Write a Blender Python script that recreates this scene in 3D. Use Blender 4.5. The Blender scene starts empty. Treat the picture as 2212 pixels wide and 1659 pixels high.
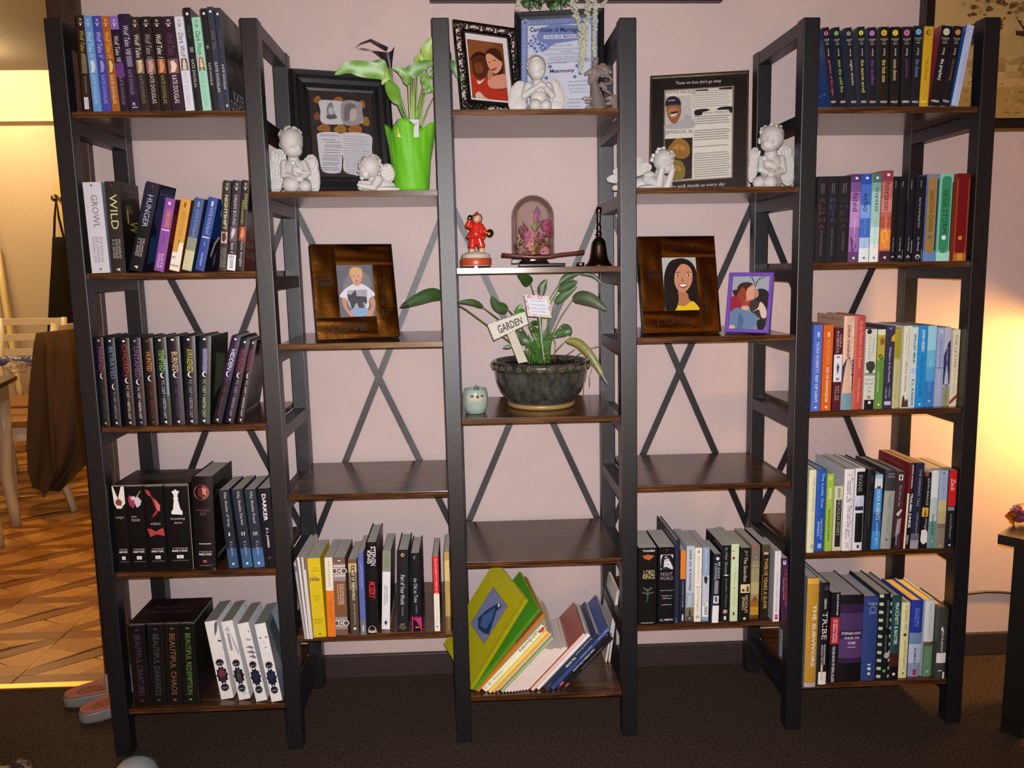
import bpy, bmesh, math, random
from mathutils import Vector, Matrix
random.seed(7)
C = bpy.context.scene.collection
SC = bpy.context.scene
# ------------------------------------------------------------------ camera
IW, IH, FPX, PX = 2212, 1659, 1780.07, -12.73
CAM = Vector((0.87819, -1.90312, 1.16817))
RIGHT = Vector((0.99880545, -0.04673357, -0.01427019))
UP = Vector((0.0206843, 0.13978358, 0.98996601))
FWD = Vector((0.0442699, 0.98907862, -0.14058325))
cd = bpy.data.cameras.new('camera')
cd.sensor_width = 36.0
cd.lens = FPX / IW * 36.0
cd.shift_x = -PX / IW
cd.clip_start = 0.02
cam = bpy.data.objects.new('camera', cd)
C.objects.link(cam)
cam.matrix_world = Matrix(((RIGHT.x, UP.x, -FWD.x, CAM.x), (RIGHT.y, UP.y, -FWD.y, CAM.y), (RIGHT.z, UP.z, -FWD.z, CAM.z), (0, 0, 0, 1)))
SC.camera = cam
# ------------------------------------------------------------------ world, lights, exposure
w = bpy.data.worlds.new('world'); SC.world = w; w.use_nodes = True
w.node_tree.nodes['Background'].inputs[0].default_value = (1.0, 0.86, 0.76, 1)
w.node_tree.nodes['Background'].inputs[1].default_value = 0.035
SC.view_settings.view_transform = 'Standard'
SC.view_settings.look = 'None'
SC.view_settings.gamma = 1.0
SC.view_settings.use_curve_mapping = False
SC.view_settings.exposure = 0.0
def light(name, kind, loc, power, color, size=0.02, target=None, **kw):
    l = bpy.data.lights.new(name, kind); l.energy = power; l.color = color
    if kind in ('POINT', 'SPOT'): l.shadow_soft_size = size
    for k, v in kw.items(): setattr(l, k, v)
    o = bpy.data.objects.new(name, l); C.objects.link(o); o.location = loc
    if target is not None:
        o.rotation_euler = (Vector(target) - Vector(loc)).to_track_quat('-Z', 'Y').to_euler()
    return o
# the telephone's own flash beside its lens
light('flash', 'SPOT', CAM + Vector((0.012, 0.02, 0.022)), 172, (0.98, 0.97, 1.0), 0.004, (1.02, 0.36, 1.02), spot_size=math.radians(112), spot_blend=1.0)
# lamp on the side table just past the edge of the picture, lamps of the dining room
light('table_lamp_bulb', 'POINT', (2.66, 0.16, 0.87), 38.0, (1.0, 0.50, 0.10), 0.045)
light('sconce_bulb', 'POINT', (-2.02, 3.1, 2.42), 70.0, (1.0, 0.72, 0.36), 0.05)
light('pendant_bulb', 'POINT', (-0.75, 1.35, 2.15), 60.0, (1.0, 0.52, 0.10), 0.05)
light('pendant_bulb_2', 'POINT', (-1.9, 2.2, 1.75), 16.0, (1.0, 0.66, 0.25), 0.05)
# added unseen light on the wall behind the camera, mirrored by the bronze frames
light('added_wall_wash', 'AREA', (0.6, -3.2, 0.5), 75.0, (1.0, 0.72, 0.42), size=0.5, target=(0.6, -4.0, 1.2))

# ------------------------------------------------------------------ measuring: where the ray through a point of the photograph meets a plane
def at(u, v, Y=None, Z=None):
    d = RIGHT * ((u - IW / 2 - PX) / FPX) + UP * ((IH / 2 - v) / FPX) + FWD
    t = (Y - CAM.y) / d.y if Z is None else (Z - CAM.z) / d.z
    return CAM + d * t

# ------------------------------------------------------------------ helpers
def lin(c):
    if isinstance(c, str):
        c = c.lstrip('#'); c = [int(c[i:i + 2], 16) for i in (0, 2, 4)]
    return tuple(((x / 255) / 12.92 if x / 255 <= 0.04045 else ((x / 255 + 0.055) / 1.055) ** 2.4) for x in c[:3])
def gain(c, g):
    return tuple(min(0.82, x * g) for x in lin(c))

class MB:
    """collects polygons with a flat colour each, then becomes one mesh object"""
    def __init__(s): s.v = []; s.f = []; s.c = []; s.sm = []
    def face(s, pts, col=(0.5, 0.5, 0.5), smooth=False):
        n = len(s.v); s.v += [tuple(p) for p in pts]; s.f.append(tuple(range(n, n + len(pts)))); s.c.append(col); s.sm.append(smooth)
    def add(s, verts, faces, col=(0.5, 0.5, 0.5), smooth=False, M=None):
        n = len(s.v)
        s.v += [tuple(M @ Vector(p)) if M else tuple(p) for p in verts]
        for f in faces:
            s.f.append(tuple(i + n for i in f)); s.c.append(col); s.sm.append(smooth)
    def box(s, a, b, col=(0.5, 0.5, 0.5), M=None, bev=0.0, shear=0.0):
        x0, y0, z0 = a; x1, y1, z1 = b
        if bev <= 0:
            V = [(x, y, z) for z in (z0, z1) for y in (y0, y1) for x in (x0, x1)]
            F = [(0, 2, 3, 1), (4, 5, 7, 6), (0, 1, 5, 4), (2, 6, 7, 3), (0, 4, 6, 2), (1, 3, 7, 5)]
            s.add(V, F, col, False, M); return
        bm = bmesh.new(); bmesh.ops.create_cube(bm, size=1)
        for v in bm.verts: v.co = Vector(((x0 + x1) / 2 + v.co.x * (x1 - x0), (y0 + y1) / 2 + v.co.y * (y1 - y0), (z0 + z1) / 2 + v.co.z * (z1 - z0)))
        bmesh.ops.bevel(bm, geom=bm.edges[:], offset=bev, segments=2, affect='EDGES', profile=0.6)
        s.bm(bm, col, False, M); bm.free()
    def bm(s, bm, col, smooth=False, M=None):
        bm.verts.index_update()
        s.add([v.co for v in bm.verts], [[v.index for v in f.verts] for f in bm.faces], col, smooth, M)
    def lathe(s, prof, col=(0.5, 0.5, 0.5), n=32, M=None, colf=None, smooth=True, wob=None, closed=False):
        V = []; F = []
        for k, (r, z) in enumerate(prof):
            for i in range(n):
                a = 2 * math.pi * i / n; rr = r * (wob(a, k) if wob else 1)
                V.append((rr * math.cos(a), rr * math.sin(a), z))
        m = len(prof)
        for k in range(m - 1):
            for i in range(n):
                j = (i + 1) % n; F.append((k * n + i, k * n + j, (k + 1) * n + j, (k + 1) * n + i))
        if closed:
            for i in range(n):
                j = (i + 1) % n; F.append(((m - 1) * n + i, (m - 1) * n + j, j, i))
        n0 = len(s.f)
        s.add(V, F, col, smooth, M)
        if colf:
            for k in range(m - 1):
                for i in range(n): s.c[n0 + k * n + i] = colf(k, i)
        if not closed:
            for k in (0, m - 1):
                if prof[k][0] > 1e-5:
                    ring = [V[k * n + i] for i in range(n)]
                    if k == 0: ring = ring[::-1]
                    s.face([M @ Vector(p) if M else p for p in ring], s.c[n0] if k == 0 else s.c[-1])
    def tube(s, pts, r, col=(0.5, 0.5, 0.5), n=8, flat=1.0, M=None, smooth=True):
        P = [Vector(p) for p in pts]; R = r if isinstance(r, (list, tuple)) else [r] * len(P)
        V = []; F = []; nx = None
        for k, p in enumerate(P):
            t = (P[min(k + 1, len(P) - 1)] - P[max(k - 1, 0)]).normalized()
            if nx is None:
                nx = t.cross(Vector((0, 0, 1)) if abs(t.z) < 0.9 else Vector((1, 0, 0))).normalized()
            else:
                nx = (nx - t * nx.dot(t)).normalized()
            ny = t.cross(nx)
            for i in range(n):
                a = 2 * math.pi * i / n
                V.append(p + nx * math.cos(a) * R[k] + ny * math.sin(a) * R[k] * flat)
        for k in range(len(P) - 1):
            for i in range(n):
                j = (i + 1) % n; F.append((k * n + i, k * n + j, (k + 1) * n + j, (k + 1) * n + i))
        F.append(tuple(range(n))[::-1]); F.append(tuple(range((len(P) - 1) * n, len(P) * n)))
        s.add(V, F, col, smooth, M)
    def ell(s, c, r, col=(0.5, 0.5, 0.5), seg=12, ring=8, M=None, rot=None):
        V = []; F = []
        m = Matrix.Translation(Vector(c)) @ (rot.to_matrix().to_4x4() if rot else Matrix.Identity(4))
        if M: m = M @ m
        rr = r if isinstance(r, (tuple, list)) else (r, r, r)
        for k in range(ring + 1):
            t = math.pi * k / ring
            for i in range(seg):
                a = 2 * math.pi * i / seg
                V.append((rr[0] * math.sin(t) * math.cos(a), rr[1] * math.sin(t) * math.sin(a), rr[2] * math.cos(t)))
        for k in range(ring):
            for i in range(seg):
                j = (i + 1) % seg; F.append((k * seg + i, (k + 1) * seg + i, (k + 1) * seg + j, k * seg + j))
        s.add(V, F, col, True, m)
    def build(s, name, mat, parent=None, weld=0.0):
        me = bpy.data.meshes.new(name)
        me.from_pydata(s.v, [], s.f)
        at_ = me.color_attributes.new('Col', 'FLOAT_COLOR', 'CORNER')
        buf = []
        for f, c in zip(s.f, s.c): buf += [c[0], c[1], c[2], 1.0] * len(f)
        at_.data.foreach_set('color', buf)
        me.polygons.foreach_set('use_smooth', s.sm)
        if weld:
            bm = bmesh.new(); bm.from_mesh(me); bmesh.ops.remove_doubles(bm, verts=bm.verts[:], dist=weld); bm.to_mesh(me); bm.free()
        me.update()
        me.materials.append(mat)
        return obj(name, me, parent)
def obj(name, me, parent=None):
    o = bpy.data.objects.new(name, me); C.objects.link(o)
    if parent: o.parent = parent
    return o
def tag(o, label=None, cat=None, group=None, kind=None):
    if label: o['label'] = label
    if cat: o['category'] = cat
    if group: o['group'] = group
    if kind: o['kind'] = kind
    return o
def thing(name, label, cat, loc=(0, 0, 0), rot=(0, 0, 0), group=None):
    o = bpy.data.objects.new(name, None); C.objects.link(o)
    o.location = loc; o.rotation_euler = rot; o.empty_display_size = 0.05
    return tag(o, label, cat, group)

# ------------------------------------------------------------------ materials
def new_mat(name):
    m = bpy.data.materials.new(name); m.use_nodes = True
    return m, m.node_tree.nodes, m.node_tree.links, m.node_tree.nodes['Principled BSDF']
def attr_mat(name, rough=0.5, spec=0.5, bump=0.0, bscale=300, metal=0.0, coat=0.0, vary=0.12, sss=0.0, vscale=40):
    """colour from the mesh's own colour attribute, broken up a little by noise"""
    m, N, L, P = new_mat(name)
    a = N.new('ShaderNodeVertexColor'); a.layer_name = 'Col'
    tc = N.new('ShaderNodeTexCoord')
    no = N.new('ShaderNodeTexNoise'); no.inputs['Scale'].default_value = vscale; no.inputs['Detail'].default_value = 4
    L.new(tc.outputs['Object'], no.inputs['Vector'])
    mr = N.new('ShaderNodeMapRange'); mr.inputs[3].default_value = 1 - vary; mr.inputs[4].default_value = 1 + vary
    L.new(no.outputs[0], mr.inputs[0])
    mx = N.new('ShaderNodeMix'); mx.data_type = 'RGBA'; mx.blend_type = 'MULTIPLY'; mx.inputs[0].default_value = 1
    L.new(a.outputs[0], mx.inputs[6]); L.new(mr.outputs[0], mx.inputs[7]); L.new(mx.outputs[2], P.inputs['Base Color'])
    P.inputs['Roughness'].default_value = rough; P.inputs['Specular IOR Level'].default_value = spec
    P.inputs['Metallic'].default_value = metal; P.inputs['Coat Weight'].default_value = coat; P.inputs['Coat Roughness'].default_value = 0.15
    if sss: P.inputs['Subsurface Weight'].default_value = sss; P.inputs['Subsurface Radius'].default_value = (0.01, 0.01, 0.01); P.inputs['Subsurface Scale'].default_value = 0.3
    if bump:
        n2 = N.new('ShaderNodeTexNoise'); n2.inputs['Scale'].default_value = bscale; n2.inputs['Detail'].default_value = 3
        L.new(tc.outputs['Object'], n2.inputs['Vector'])
        b = N.new('ShaderNodeBump'); b.inputs['Strength'].default_value = bump; b.inputs['Distance'].default_value = 0.002
        L.new(n2.outputs[0], b.inputs['Height']); L.new(b.outputs[0], P.inputs['Normal'])
    return m
def noise_mat(name, c1, c2, scale=20, rough=0.5, bump=0.0, stretch=(1, 1, 1), spec=0.5, detail=5, bscale=None, metal=0.0, coord='Object', lo=0.3, hi=0.7, bdist=0.002):
    m, N, L, P = new_mat(name)
    tc = N.new('ShaderNodeTexCoord'); mp = N.new('ShaderNodeMapping'); mp.inputs['Scale'].default_value = stretch
    L.new(tc.outputs[coord], mp.inputs['Vector'])
    no = N.new('ShaderNodeTexNoise'); no.inputs['Scale'].default_value = scale; no.inputs['Detail'].default_value = detail; no.inputs['Roughness'].default_value = 0.6
    L.new(mp.outputs[0], no.inputs['Vector'])
    r = N.new('ShaderNodeValToRGB'); r.color_ramp.elements[0].position = lo; r.color_ramp.elements[1].position = hi
    r.color_ramp.elements[0].color = (*lin(c1), 1); r.color_ramp.elements[1].color = (*lin(c2), 1)
    L.new(no.outputs[0], r.inputs[0]); L.new(r.outputs[0], P.inputs['Base Color'])
    P.inputs['Roughness'].default_value = rough; P.inputs['Specular IOR Level'].default_value = spec; P.inputs['Metallic'].default_value = metal
    if bump:
        n2 = N.new('ShaderNodeTexNoise'); n2.inputs['Scale'].default_value = bscale or scale * 4; n2.inputs['Detail'].default_value = 4
        L.new(mp.outputs[0], n2.inputs['Vector'])
        b = N.new('ShaderNodeBump'); b.inputs['Strength'].default_value = bump; b.inputs['Distance'].default_value = bdist
        L.new(n2.outputs[0], b.inputs['Height']); L.new(b.outputs[0], P.inputs['Normal'])
    return m
def glass_mat(name, tint=(1, 1, 1), rough=0.01, lo=0.04, hi=0.6, milk=0.0, milkcol=(0.6, 0.55, 0.52)):
    """thin clear pane: what lies behind shows straight through, more mirror towards the rim"""
    m, N, L, P = new_mat(name)
    tr = N.new('ShaderNodeBsdfTransparent'); tr.inputs[0].default_value = (*tint, 1)
    gl = N.new('ShaderNodeBsdfGlossy'); gl.inputs['Roughness'].default_value = rough
    lw = N.new('ShaderNodeLayerWeight'); lw.inputs[0].default_value = 0.25
    mr = N.new('ShaderNodeMapRange'); mr.inputs[3].default_value = lo; mr.inputs[4].default_value = hi
    L.new(lw.outputs['Fresnel'], mr.inputs[0])
    mx = N.new('ShaderNodeMixShader'); L.new(mr.outputs[0], mx.inputs[0]); L.new(tr.outputs[0], mx.inputs[1]); L.new(gl.outputs[0], mx.inputs[2])
    last = mx
    if milk:
        df = N.new('ShaderNodeBsdfDiffuse'); df.inputs[0].default_value = (*milkcol, 1)
        m2 = N.new('ShaderNodeMixShader'); m2.inputs[0].default_value = milk
        L.new(mx.outputs[0], m2.inputs[1]); L.new(df.outputs[0], m2.inputs[2]); last = m2
    L.new(last.outputs[0], N['Material Output'].inputs['Surface'])
    return m
M = {}
M['wall'] = noise_mat('wall_paint', '#c2aeae', '#c9b6b3', scale=6, rough=0.75, bump=0.10, bscale=220, spec=0.25)
M['ceiling'] = noise_mat('ceiling_paint', '#6a625a', '#70675f', scale=6, rough=0.9)
M['wall_tan'] = noise_mat('tan_paint', '#c8a880', '#cdb08a', scale=5, rough=0.8)
M['dining_wall'] = noise_mat('dining_paint', '#b0a08c', '#b6a692', scale=5, rough=0.8, bump=0.05, bscale=200)
M['post'] = noise_mat('black_powder_coat', '#101116', '#16181f', scale=60, rough=0.36, bump=0.22, bscale=900, spec=0.6)
M['cover'] = attr_mat('cover_gloss', rough=0.32, spec=0.45, vary=0.10, vscale=60)
M['print'] = attr_mat('flat_print', rough=0.45, spec=0.25, vary=0.05, vscale=80)
M['matte'] = attr_mat('matte_colour', rough=0.75, spec=0.3, vary=0.08)
M['semi'] = attr_mat('satin_colour', rough=0.38, spec=0.5, vary=0.06)
M['gloss'] = attr_mat('gloss_colour', rough=0.15, spec=0.5, vary=0.05)
M['metal'] = attr_mat('metal_colour', rough=0.28, metal=1.0, vary=0.15)
M['leaf'] = attr_mat('leaf_green', rough=0.42, spec=0.5, vary=0.22, bump=0.15, bscale=120, vscale=30)
M['cloth'] = attr_mat('cloth_colour', rough=0.95, spec=0.1, vary=0.15, bump=0.4, bscale=700, vscale=25)
M['glass'] = glass_mat('clear_glass')
M['dome'] = glass_mat('dome_glass', tint=(0.975, 0.955, 0.945), lo=0.04, hi=0.3)
M['crystal'] = glass_mat('crystal_glass', tint=(0.80, 0.72, 0.69), rough=0.06, lo=0.10, milk=0.25, milkcol=(0.50, 0.43, 0.41))
def paper_mat():
    m, N, L, P = new_mat('page_edges')
    a = N.new('ShaderNodeVertexColor'); a.layer_name = 'Col'
    tc = N.new('ShaderNodeTexCoord'); mp = N.new('ShaderNodeMapping'); mp.inputs['Scale'].default_value = (1800, 6, 6)
    L.new(tc.outputs['Object'], mp.inputs['Vector'])
    no = N.new('ShaderNodeTexNoise'); no.inputs['Scale'].default_value = 1; no.inputs['Detail'].default_value = 2; L.new(mp.outputs[0], no.inputs['Vector'])
    mr = N.new('ShaderNodeMapRange'); mr.inputs[3].default_value = 0.75; mr.inputs[4].default_value = 1.1; L.new(no.outputs[0], mr.inputs[0])
    mx = N.new('ShaderNodeMix'); mx.data_type = 'RGBA'; mx.blend_type = 'MULTIPLY'; mx.inputs[0].default_value = 1
    L.new(a.outputs[0], mx.inputs[6]); L.new(mr.outputs[0], mx.inputs[7]); L.new(mx.outputs[2], P.inputs['Base Color'])
    P.inputs['Roughness'].default_value = 0.85; P.inputs['Specular IOR Level'].default_value = 0.2
    return m
M['paper'] = paper_mat()
def board_mat():
    """rustic brown laminate: long dark and light grain, satin sheen"""
    m, N, L, P = new_mat('rustic_laminate')
    tc = N.new('ShaderNodeTexCoord'); mp = N.new('ShaderNodeMapping'); mp.inputs['Scale'].default_value = (5, 60, 160)
    L.new(tc.outputs['Object'], mp.inputs['Vector'])
    no = N.new('ShaderNodeTexNoise'); no.inputs['Scale'].default_value = 1.6; no.inputs['Detail'].default_value = 8; no.inputs['Roughness'].default_value = 0.65; no.inputs['Distortion'].default_value = 0.6
    L.new(mp.outputs[0], no.inputs['Vector'])
    r = N.new('ShaderNodeValToRGB'); e = r.color_ramp.elements
    e[0].position = 0.32; e[0].color = (*lin('#23140c'), 1); e[1].position = 0.72; e[1].color = (*lin('#7a5230'), 1)
    k = r.color_ramp.elements.new(0.5); k.color = (*lin('#4a2c19'), 1)
    L.new(no.outputs[0], r.inputs[0])
    n2 = N.new('ShaderNodeTexNoise'); n2.inputs['Scale'].default_value = 7; n2.inputs['Detail'].default_value = 3; L.new(tc.outputs['Object'], n2.inputs['Vector'])
    mr = N.new('ShaderNodeMapRange'); mr.inputs[1].default_value = 0.3; mr.inputs[2].default_value = 0.7; mr.inputs[3].default_value = 0.55; mr.inputs[4].default_value = 1.3; L.new(n2.outputs[0], mr.inputs[0])
    mx = N.new('ShaderNodeMix'); mx.data_type = 'RGBA'; mx.blend_type = 'MULTIPLY'; mx.inputs[0].default_value = 1
    L.new(r.outputs[0], mx.inputs[6]); L.new(mr.outputs[0], mx.inputs[7]); L.new(mx.outputs[2], P.inputs['Base Color'])
    P.inputs['Roughness'].default_value = 0.2; P.inputs['Specular IOR Level'].default_value = 0.6
    b = N.new('ShaderNodeBump'); b.inputs['Strength'].default_value = 0.12; b.inputs['Distance'].default_value = 0.001; L.new(no.outputs[0], b.inputs['Height']); L.new(b.outputs[0], P.inputs['Normal'])
    return m
M['board'] = board_mat()
M['carpet'] = noise_mat('dark_carpet', '#3a312b', '#6e5d51', scale=160, rough=1.0, bump=1.0, bscale=420, spec=0.05, detail=8, lo=0.35, hi=0.7, bdist=0.01)
M['darkwood'] = noise_mat('dark_wood_trim', '#2c1e19', '#4a352c', scale=4, rough=0.45, stretch=(60, 60, 4), bump=0.1)
M['parquet'] = attr_mat('parquet_wood', rough=0.32, spec=0.5, vary=0.3, bump=0.05, bscale=80, vscale=25)

# ------------------------------------------------------------------ lettering: every glyph is turned into polygons once
GL = {}
def make_glyphs(strings):
    todo = []
    chars = sorted(set(''.join(strings)) - {' '})
    for bold in (0, 1):
        for ch in chars:
            for key, body in (('g', ch), ('w', 'H' + ch + 'H')):
                cu = bpy.data.curves.new('glyph', 'FONT'); cu.body = body; cu.size = 1; cu.resolution_u = 2
                if bold: cu.offset = 0.022
                o = bpy.data.objects.new('glyph', cu); C.objects.link(o); todo.append((bold, ch, key, o))
        cu = bpy.data.curves.new('glyph', 'FONT'); cu.body = 'HH'; cu.size = 1; cu.resolution_u = 2
        if bold: cu.offset = 0.022
        o = bpy.data.objects.new('glyph', cu); C.objects.link(o); todo.append((bold, '', 'hh', o))
    dg = bpy.context.evaluated_depsgraph_get(); dg.update()
    width = {}
    for bold, ch, key, o in todo:
        e = o.evaluated_get(dg); me = e.to_mesh()
        xs = [v.co.x for v in me.vertices]
        if key == 'g': GL[(bold, ch)] = [[(v.co.x, v.co.y) for v in me.vertices], [tuple(p.vertices) for p in me.polygons], 0.5]
        else: width[(bold, ch, key)] = (max(xs) - min(xs)) if xs else 1.0
        e.to_mesh_clear()
    for (bold, ch), g in GL.items():
        g[2] = max(0.08, width[(bold, ch, 'w')] - width[(bold, '', 'hh')])
    for bold, ch, key, o in todo:
        cu = o.data; bpy.data.objects.remove(o); bpy.data.curves.remove(cu)
def letters(text, bold=0, shear=0.0):
    """2-D polygons of a line of text, scaled to the unit square"""
    x = 0; P = []; F = []
    for ch in text:
        if ch == ' ': x += 0.3; continue
        g = GL.get((bold, ch))
        if not g: continue
        n = len(P); P += [(px + x + shear * py, py) for px, py in g[0]]; F += [tuple(i + n for i in f) for f in g[1]]; x += g[2]
    if not P: return [], []
    x0 = min(p[0] for p in P); x1 = max(p[0] for p in P); y0 = min(p[1] for p in P); y1 = max(p[1] for p in P)
    return [((p[0] - x0) / max(1e-6, x1 - x0), (p[1] - y0) / max(1e-6, y1 - y0)) for p in P], F
# ------------------------------------------------------------------ the room
YW = 0.365                     # face of the wall behind the bookcase
def slab(name, a, b, mat, parent=None, bev=0.0):
    mb = MB(); mb.box(a, b, bev=bev); o = mb.build(name, mat, parent)
    if not parent: o['kind'] = 'structure'
    return o
slab('floor', (-2.6, -4.0, -0.05), (3.6, 0.353, 0.0), M['carpet'])
slab('floor_2', (-3.4, 0.372, -0.05), (0.3, 3.7, -0.004), noise_mat('parquet_joints', '#4a2a10', '#5a3414', scale=20, rough=0.6))
slab('wall_back', (-0.095, YW, 0.0), (3.6, YW + 0.11, 2.45), M['wall'])
slab('wall_back_2', (-2.6, YW, 0.0), (-1.42, YW + 0.11, 2.45), M['wall'])
slab('wall_back_3', (-1.42, YW, 2.12), (-0.095, YW + 0.11, 2.45), M['wall'])
slab('wall_right', (3.6, -4.0, 0.0), (3.7, YW + 0.1, 2.45), M['wall'])
slab('wall_left', (-2.7, -4.0, 0.0), (-2.6, YW, 2.45), M['wall'])
slab('wall_front', (-2.6, -4.1, 0.0), (3.6, -4.0, 2.45), M['wall_tan'])
slab('ceiling', (-3.4, -4.0, 2.45), (3.6, 3.7, 2.55), M['ceiling'])
slab('wall_dining_far', (-3.4, 3.7, 0.0), (0.3, 3.8, 2.45), M['dining_wall'])
slab('wall_dining_left', (-3.5, YW, 0.0), (-3.4, 3.7, 2.45), M['dining_wall'])
slab('wall_dining_right', (0.2, YW + 0.11, 0.0), (0.3, 3.7, 2.45), M['dining_wall'])
zr = at(60, 257, Y=3.66).z
slab('trim_1', (-3.4, 3.655, zr - 0.014), (0.2, 3.70, zr), noise_mat('ledge_paint', '#cdbb98', '#d3c2a0', scale=4, rough=0.5), bev=0.003)
slab('trim_2', (-0.172, YW - 0.022, 0.0), (-0.093, YW + 0.13, 2.13), M['darkwood'], bev=0.004)
slab('trim_3', (-1.50, YW - 0.022, 0.0), (-1.42, YW + 0.13, 2.13), M['darkwood'], bev=0.004)
slab('trim_4', (-1.50, YW - 0.022, 2.12), (-0.093, YW + 0.13, 2.20), M['darkwood'], bev=0.004)
m_, N_, L_, P_ = new_mat('brass_strip'); P_.inputs['Base Color'].default_value = (0.85, 0.55, 0.16, 1); P_.inputs['Metallic'].default_value = 1; P_.inputs['Roughness'].default_value = 0.35
slab('trim_5', (-1.42, 0.350, -0.004), (-0.17, 0.380, 0.007), m_, bev=0.003)
bbm = noise_mat('baseboard_brown', '#2b2322', '#3a302e', scale=5, rough=0.5, stretch=(4, 40, 40))
slab('baseboard_back', (-0.093, YW - 0.014, 0.0), (3.6, YW, 0.068), bbm, bev=0.003)
slab('baseboard_right', (3.585, -4.0, 0.0), (3.6, YW, 0.075), bbm)
# parquet: square panels of border strips, one diagonal strip and small slats, each slat its own piece
fl2 = bpy.data.objects['floor_2']
S_ = 0.30
def piece_mesh(pts, col):
    mb = MB(); z0, z1 = -0.0035, 0.0
    c = Vector((sum(p[0] for p in pts) / len(pts), sum(p[1] for p in pts) / len(pts)))
    q = [(c.x + (p[0] - c.x) * 0.985, c.y + (p[1] - c.y) * 0.985) for p in pts]
    mb.face([(x, y, z1) for x, y in q], col)
    for i in range(len(q)):
        j = (i + 1) % len(q); mb.face([(*q[i], z0), (*q[j], z0), (*q[j], z1), (*q[i], z1)], col)
    me = mb.build('plank', M['parquet']); d = me.data; bpy.data.objects.remove(me); return d
dark, mid, pale = lin('#8a5a20'), lin('#a87432'), lin('#c08c46')
b_ = 0.055; d_ = 0.035
P0 = [([(0, 0), (S_, 0), (S_, b_), (0, b_)], dark),
      ([(0, b_), (d_, b_), (S_, S_ - d_), (S_, S_), (S_ - d_, S_), (0, b_ + d_)], dark),
      ([(d_, b_), (0.17, b_), (0.17 + 0.065, b_ + 0.065), (S_ * 0.5 + 0.02, 0.155)], pale),
      ([(0.17, b_), (S_, b_), (S_, 0.12), (0.235, 0.12)], mid),
      ([(S_, 0.12), (S_, S_ - d_), (0.175, 0.157), (0.235, 0.12)], pale),
      ([(0, b_ + d_), (0.105, 0.195), (0.0, 0.235)], pale),
      ([(0.0, 0.235), (0.105, 0.195), (0.17, 0.255), (0.10, S_), (0.0, S_)], mid),
      ([(0.17, 0.255), (S_ - d_, S_), (0.10, S_)], pale)]
pm = [piece_mesh(p, c) for p, c in P0]
for i in range(-6, 1):
    for j in range(0, 5):
        for me in pm:
            x = -0.12 + i * S_; y = 0.382 + j * S_
            if x > -0.2 and False: continue
            o = obj('plank', me, fl2); o.location = (x - 0.04, y, 0)
mb = MB()
for i in range(-8, 1):
    for j in range(5, 11):
        for p, c in P0:
            mb.face([(-0.16 + i * S_ + x, 0.382 + j * S_ + y, 0.0) for x, y in p], c)
o = mb.build('plank', M['parquet'], fl2); o['kind'] = 'stuff'
# cable on the wall
mb = MB()
pts = [at(u, v, Y=YW - 0.006) for u, v in [(2020, 1312), (2045, 1297), (2070, 1288), (2095, 1282), (2130, 1278.5), (2165, 1279.5), (2200, 1283), (2240, 1295), (2270, 1330)]]
mb.tube(pts, 0.0042, lin('#3a2f2a'), n=8)
tag(mb.build('power_cable', M['semi']), 'dark power cable running along the wall below the side table top', 'cable')

# ------------------------------------------------------------------ the bookcase: six ladder frames, boards at staggered heights, crossed straps behind
PW, PITCH, D, SB, TH, HT = 0.038, 0.415, 0.334, 0.008, 0.0136, 1.711
ZO = [1.518, 1.167, 0.816, 0.4636, 0.1188]       # boards of the first, third and fifth bay
ZE = [1.343, 1.000, 0.6425, 0.2912]              # boards of the second and fourth bay
def lean(z): return 0.017 * (1 - z / HT)
bc = thing('bookcase', 'wide black metal bookcase of five bays with brown wood shelves at staggered heights', 'bookcase', (1.04, 0.17, 0))
def cpart(mb, name, mat):
    o = mb.build(name, mat, bc); o.location = (-1.04, -0.17, 0); return o
def lbox(mb, a, b, bev=0.0):
    n = len(mb.v); mb.box(a, b, bev=bev)
    mb.v[n:] = [(x + lean(z), y, z) for x, y, z in mb.v[n:]]
for k in range(6):
    x = k * PITCH; off = 0.0
    for y0 in (0.0, D - PW):
        mb = MB(); lbox(mb, (x - PW / 2, y0, 0.0), (x + PW / 2, y0 + PW, HT), bev=0.0022); cpart(mb, 'post', M['post'])
    mb = MB(); lbox(mb, (x - 0.017, PW, HT - 0.034), (x + 0.017, D - PW, HT - 0.002), bev=0.0015); cpart(mb, 'side_rail', M['post'])
    lev = []
    if k in (0, 2, 3, 4, 5, 1): 
        if k in (0, 1, 2, 3, 4, 5): lev += ZO
        if 1 <= k <= 4: lev += ZE
    for z in lev:
        mb = MB(); lbox(mb, (x - 0.017, PW, z - TH - 0.030), (x + 0.017, D - PW, z - TH), bev=0.0015)
        cpart(mb, 'side_rail', M['post'])
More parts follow.
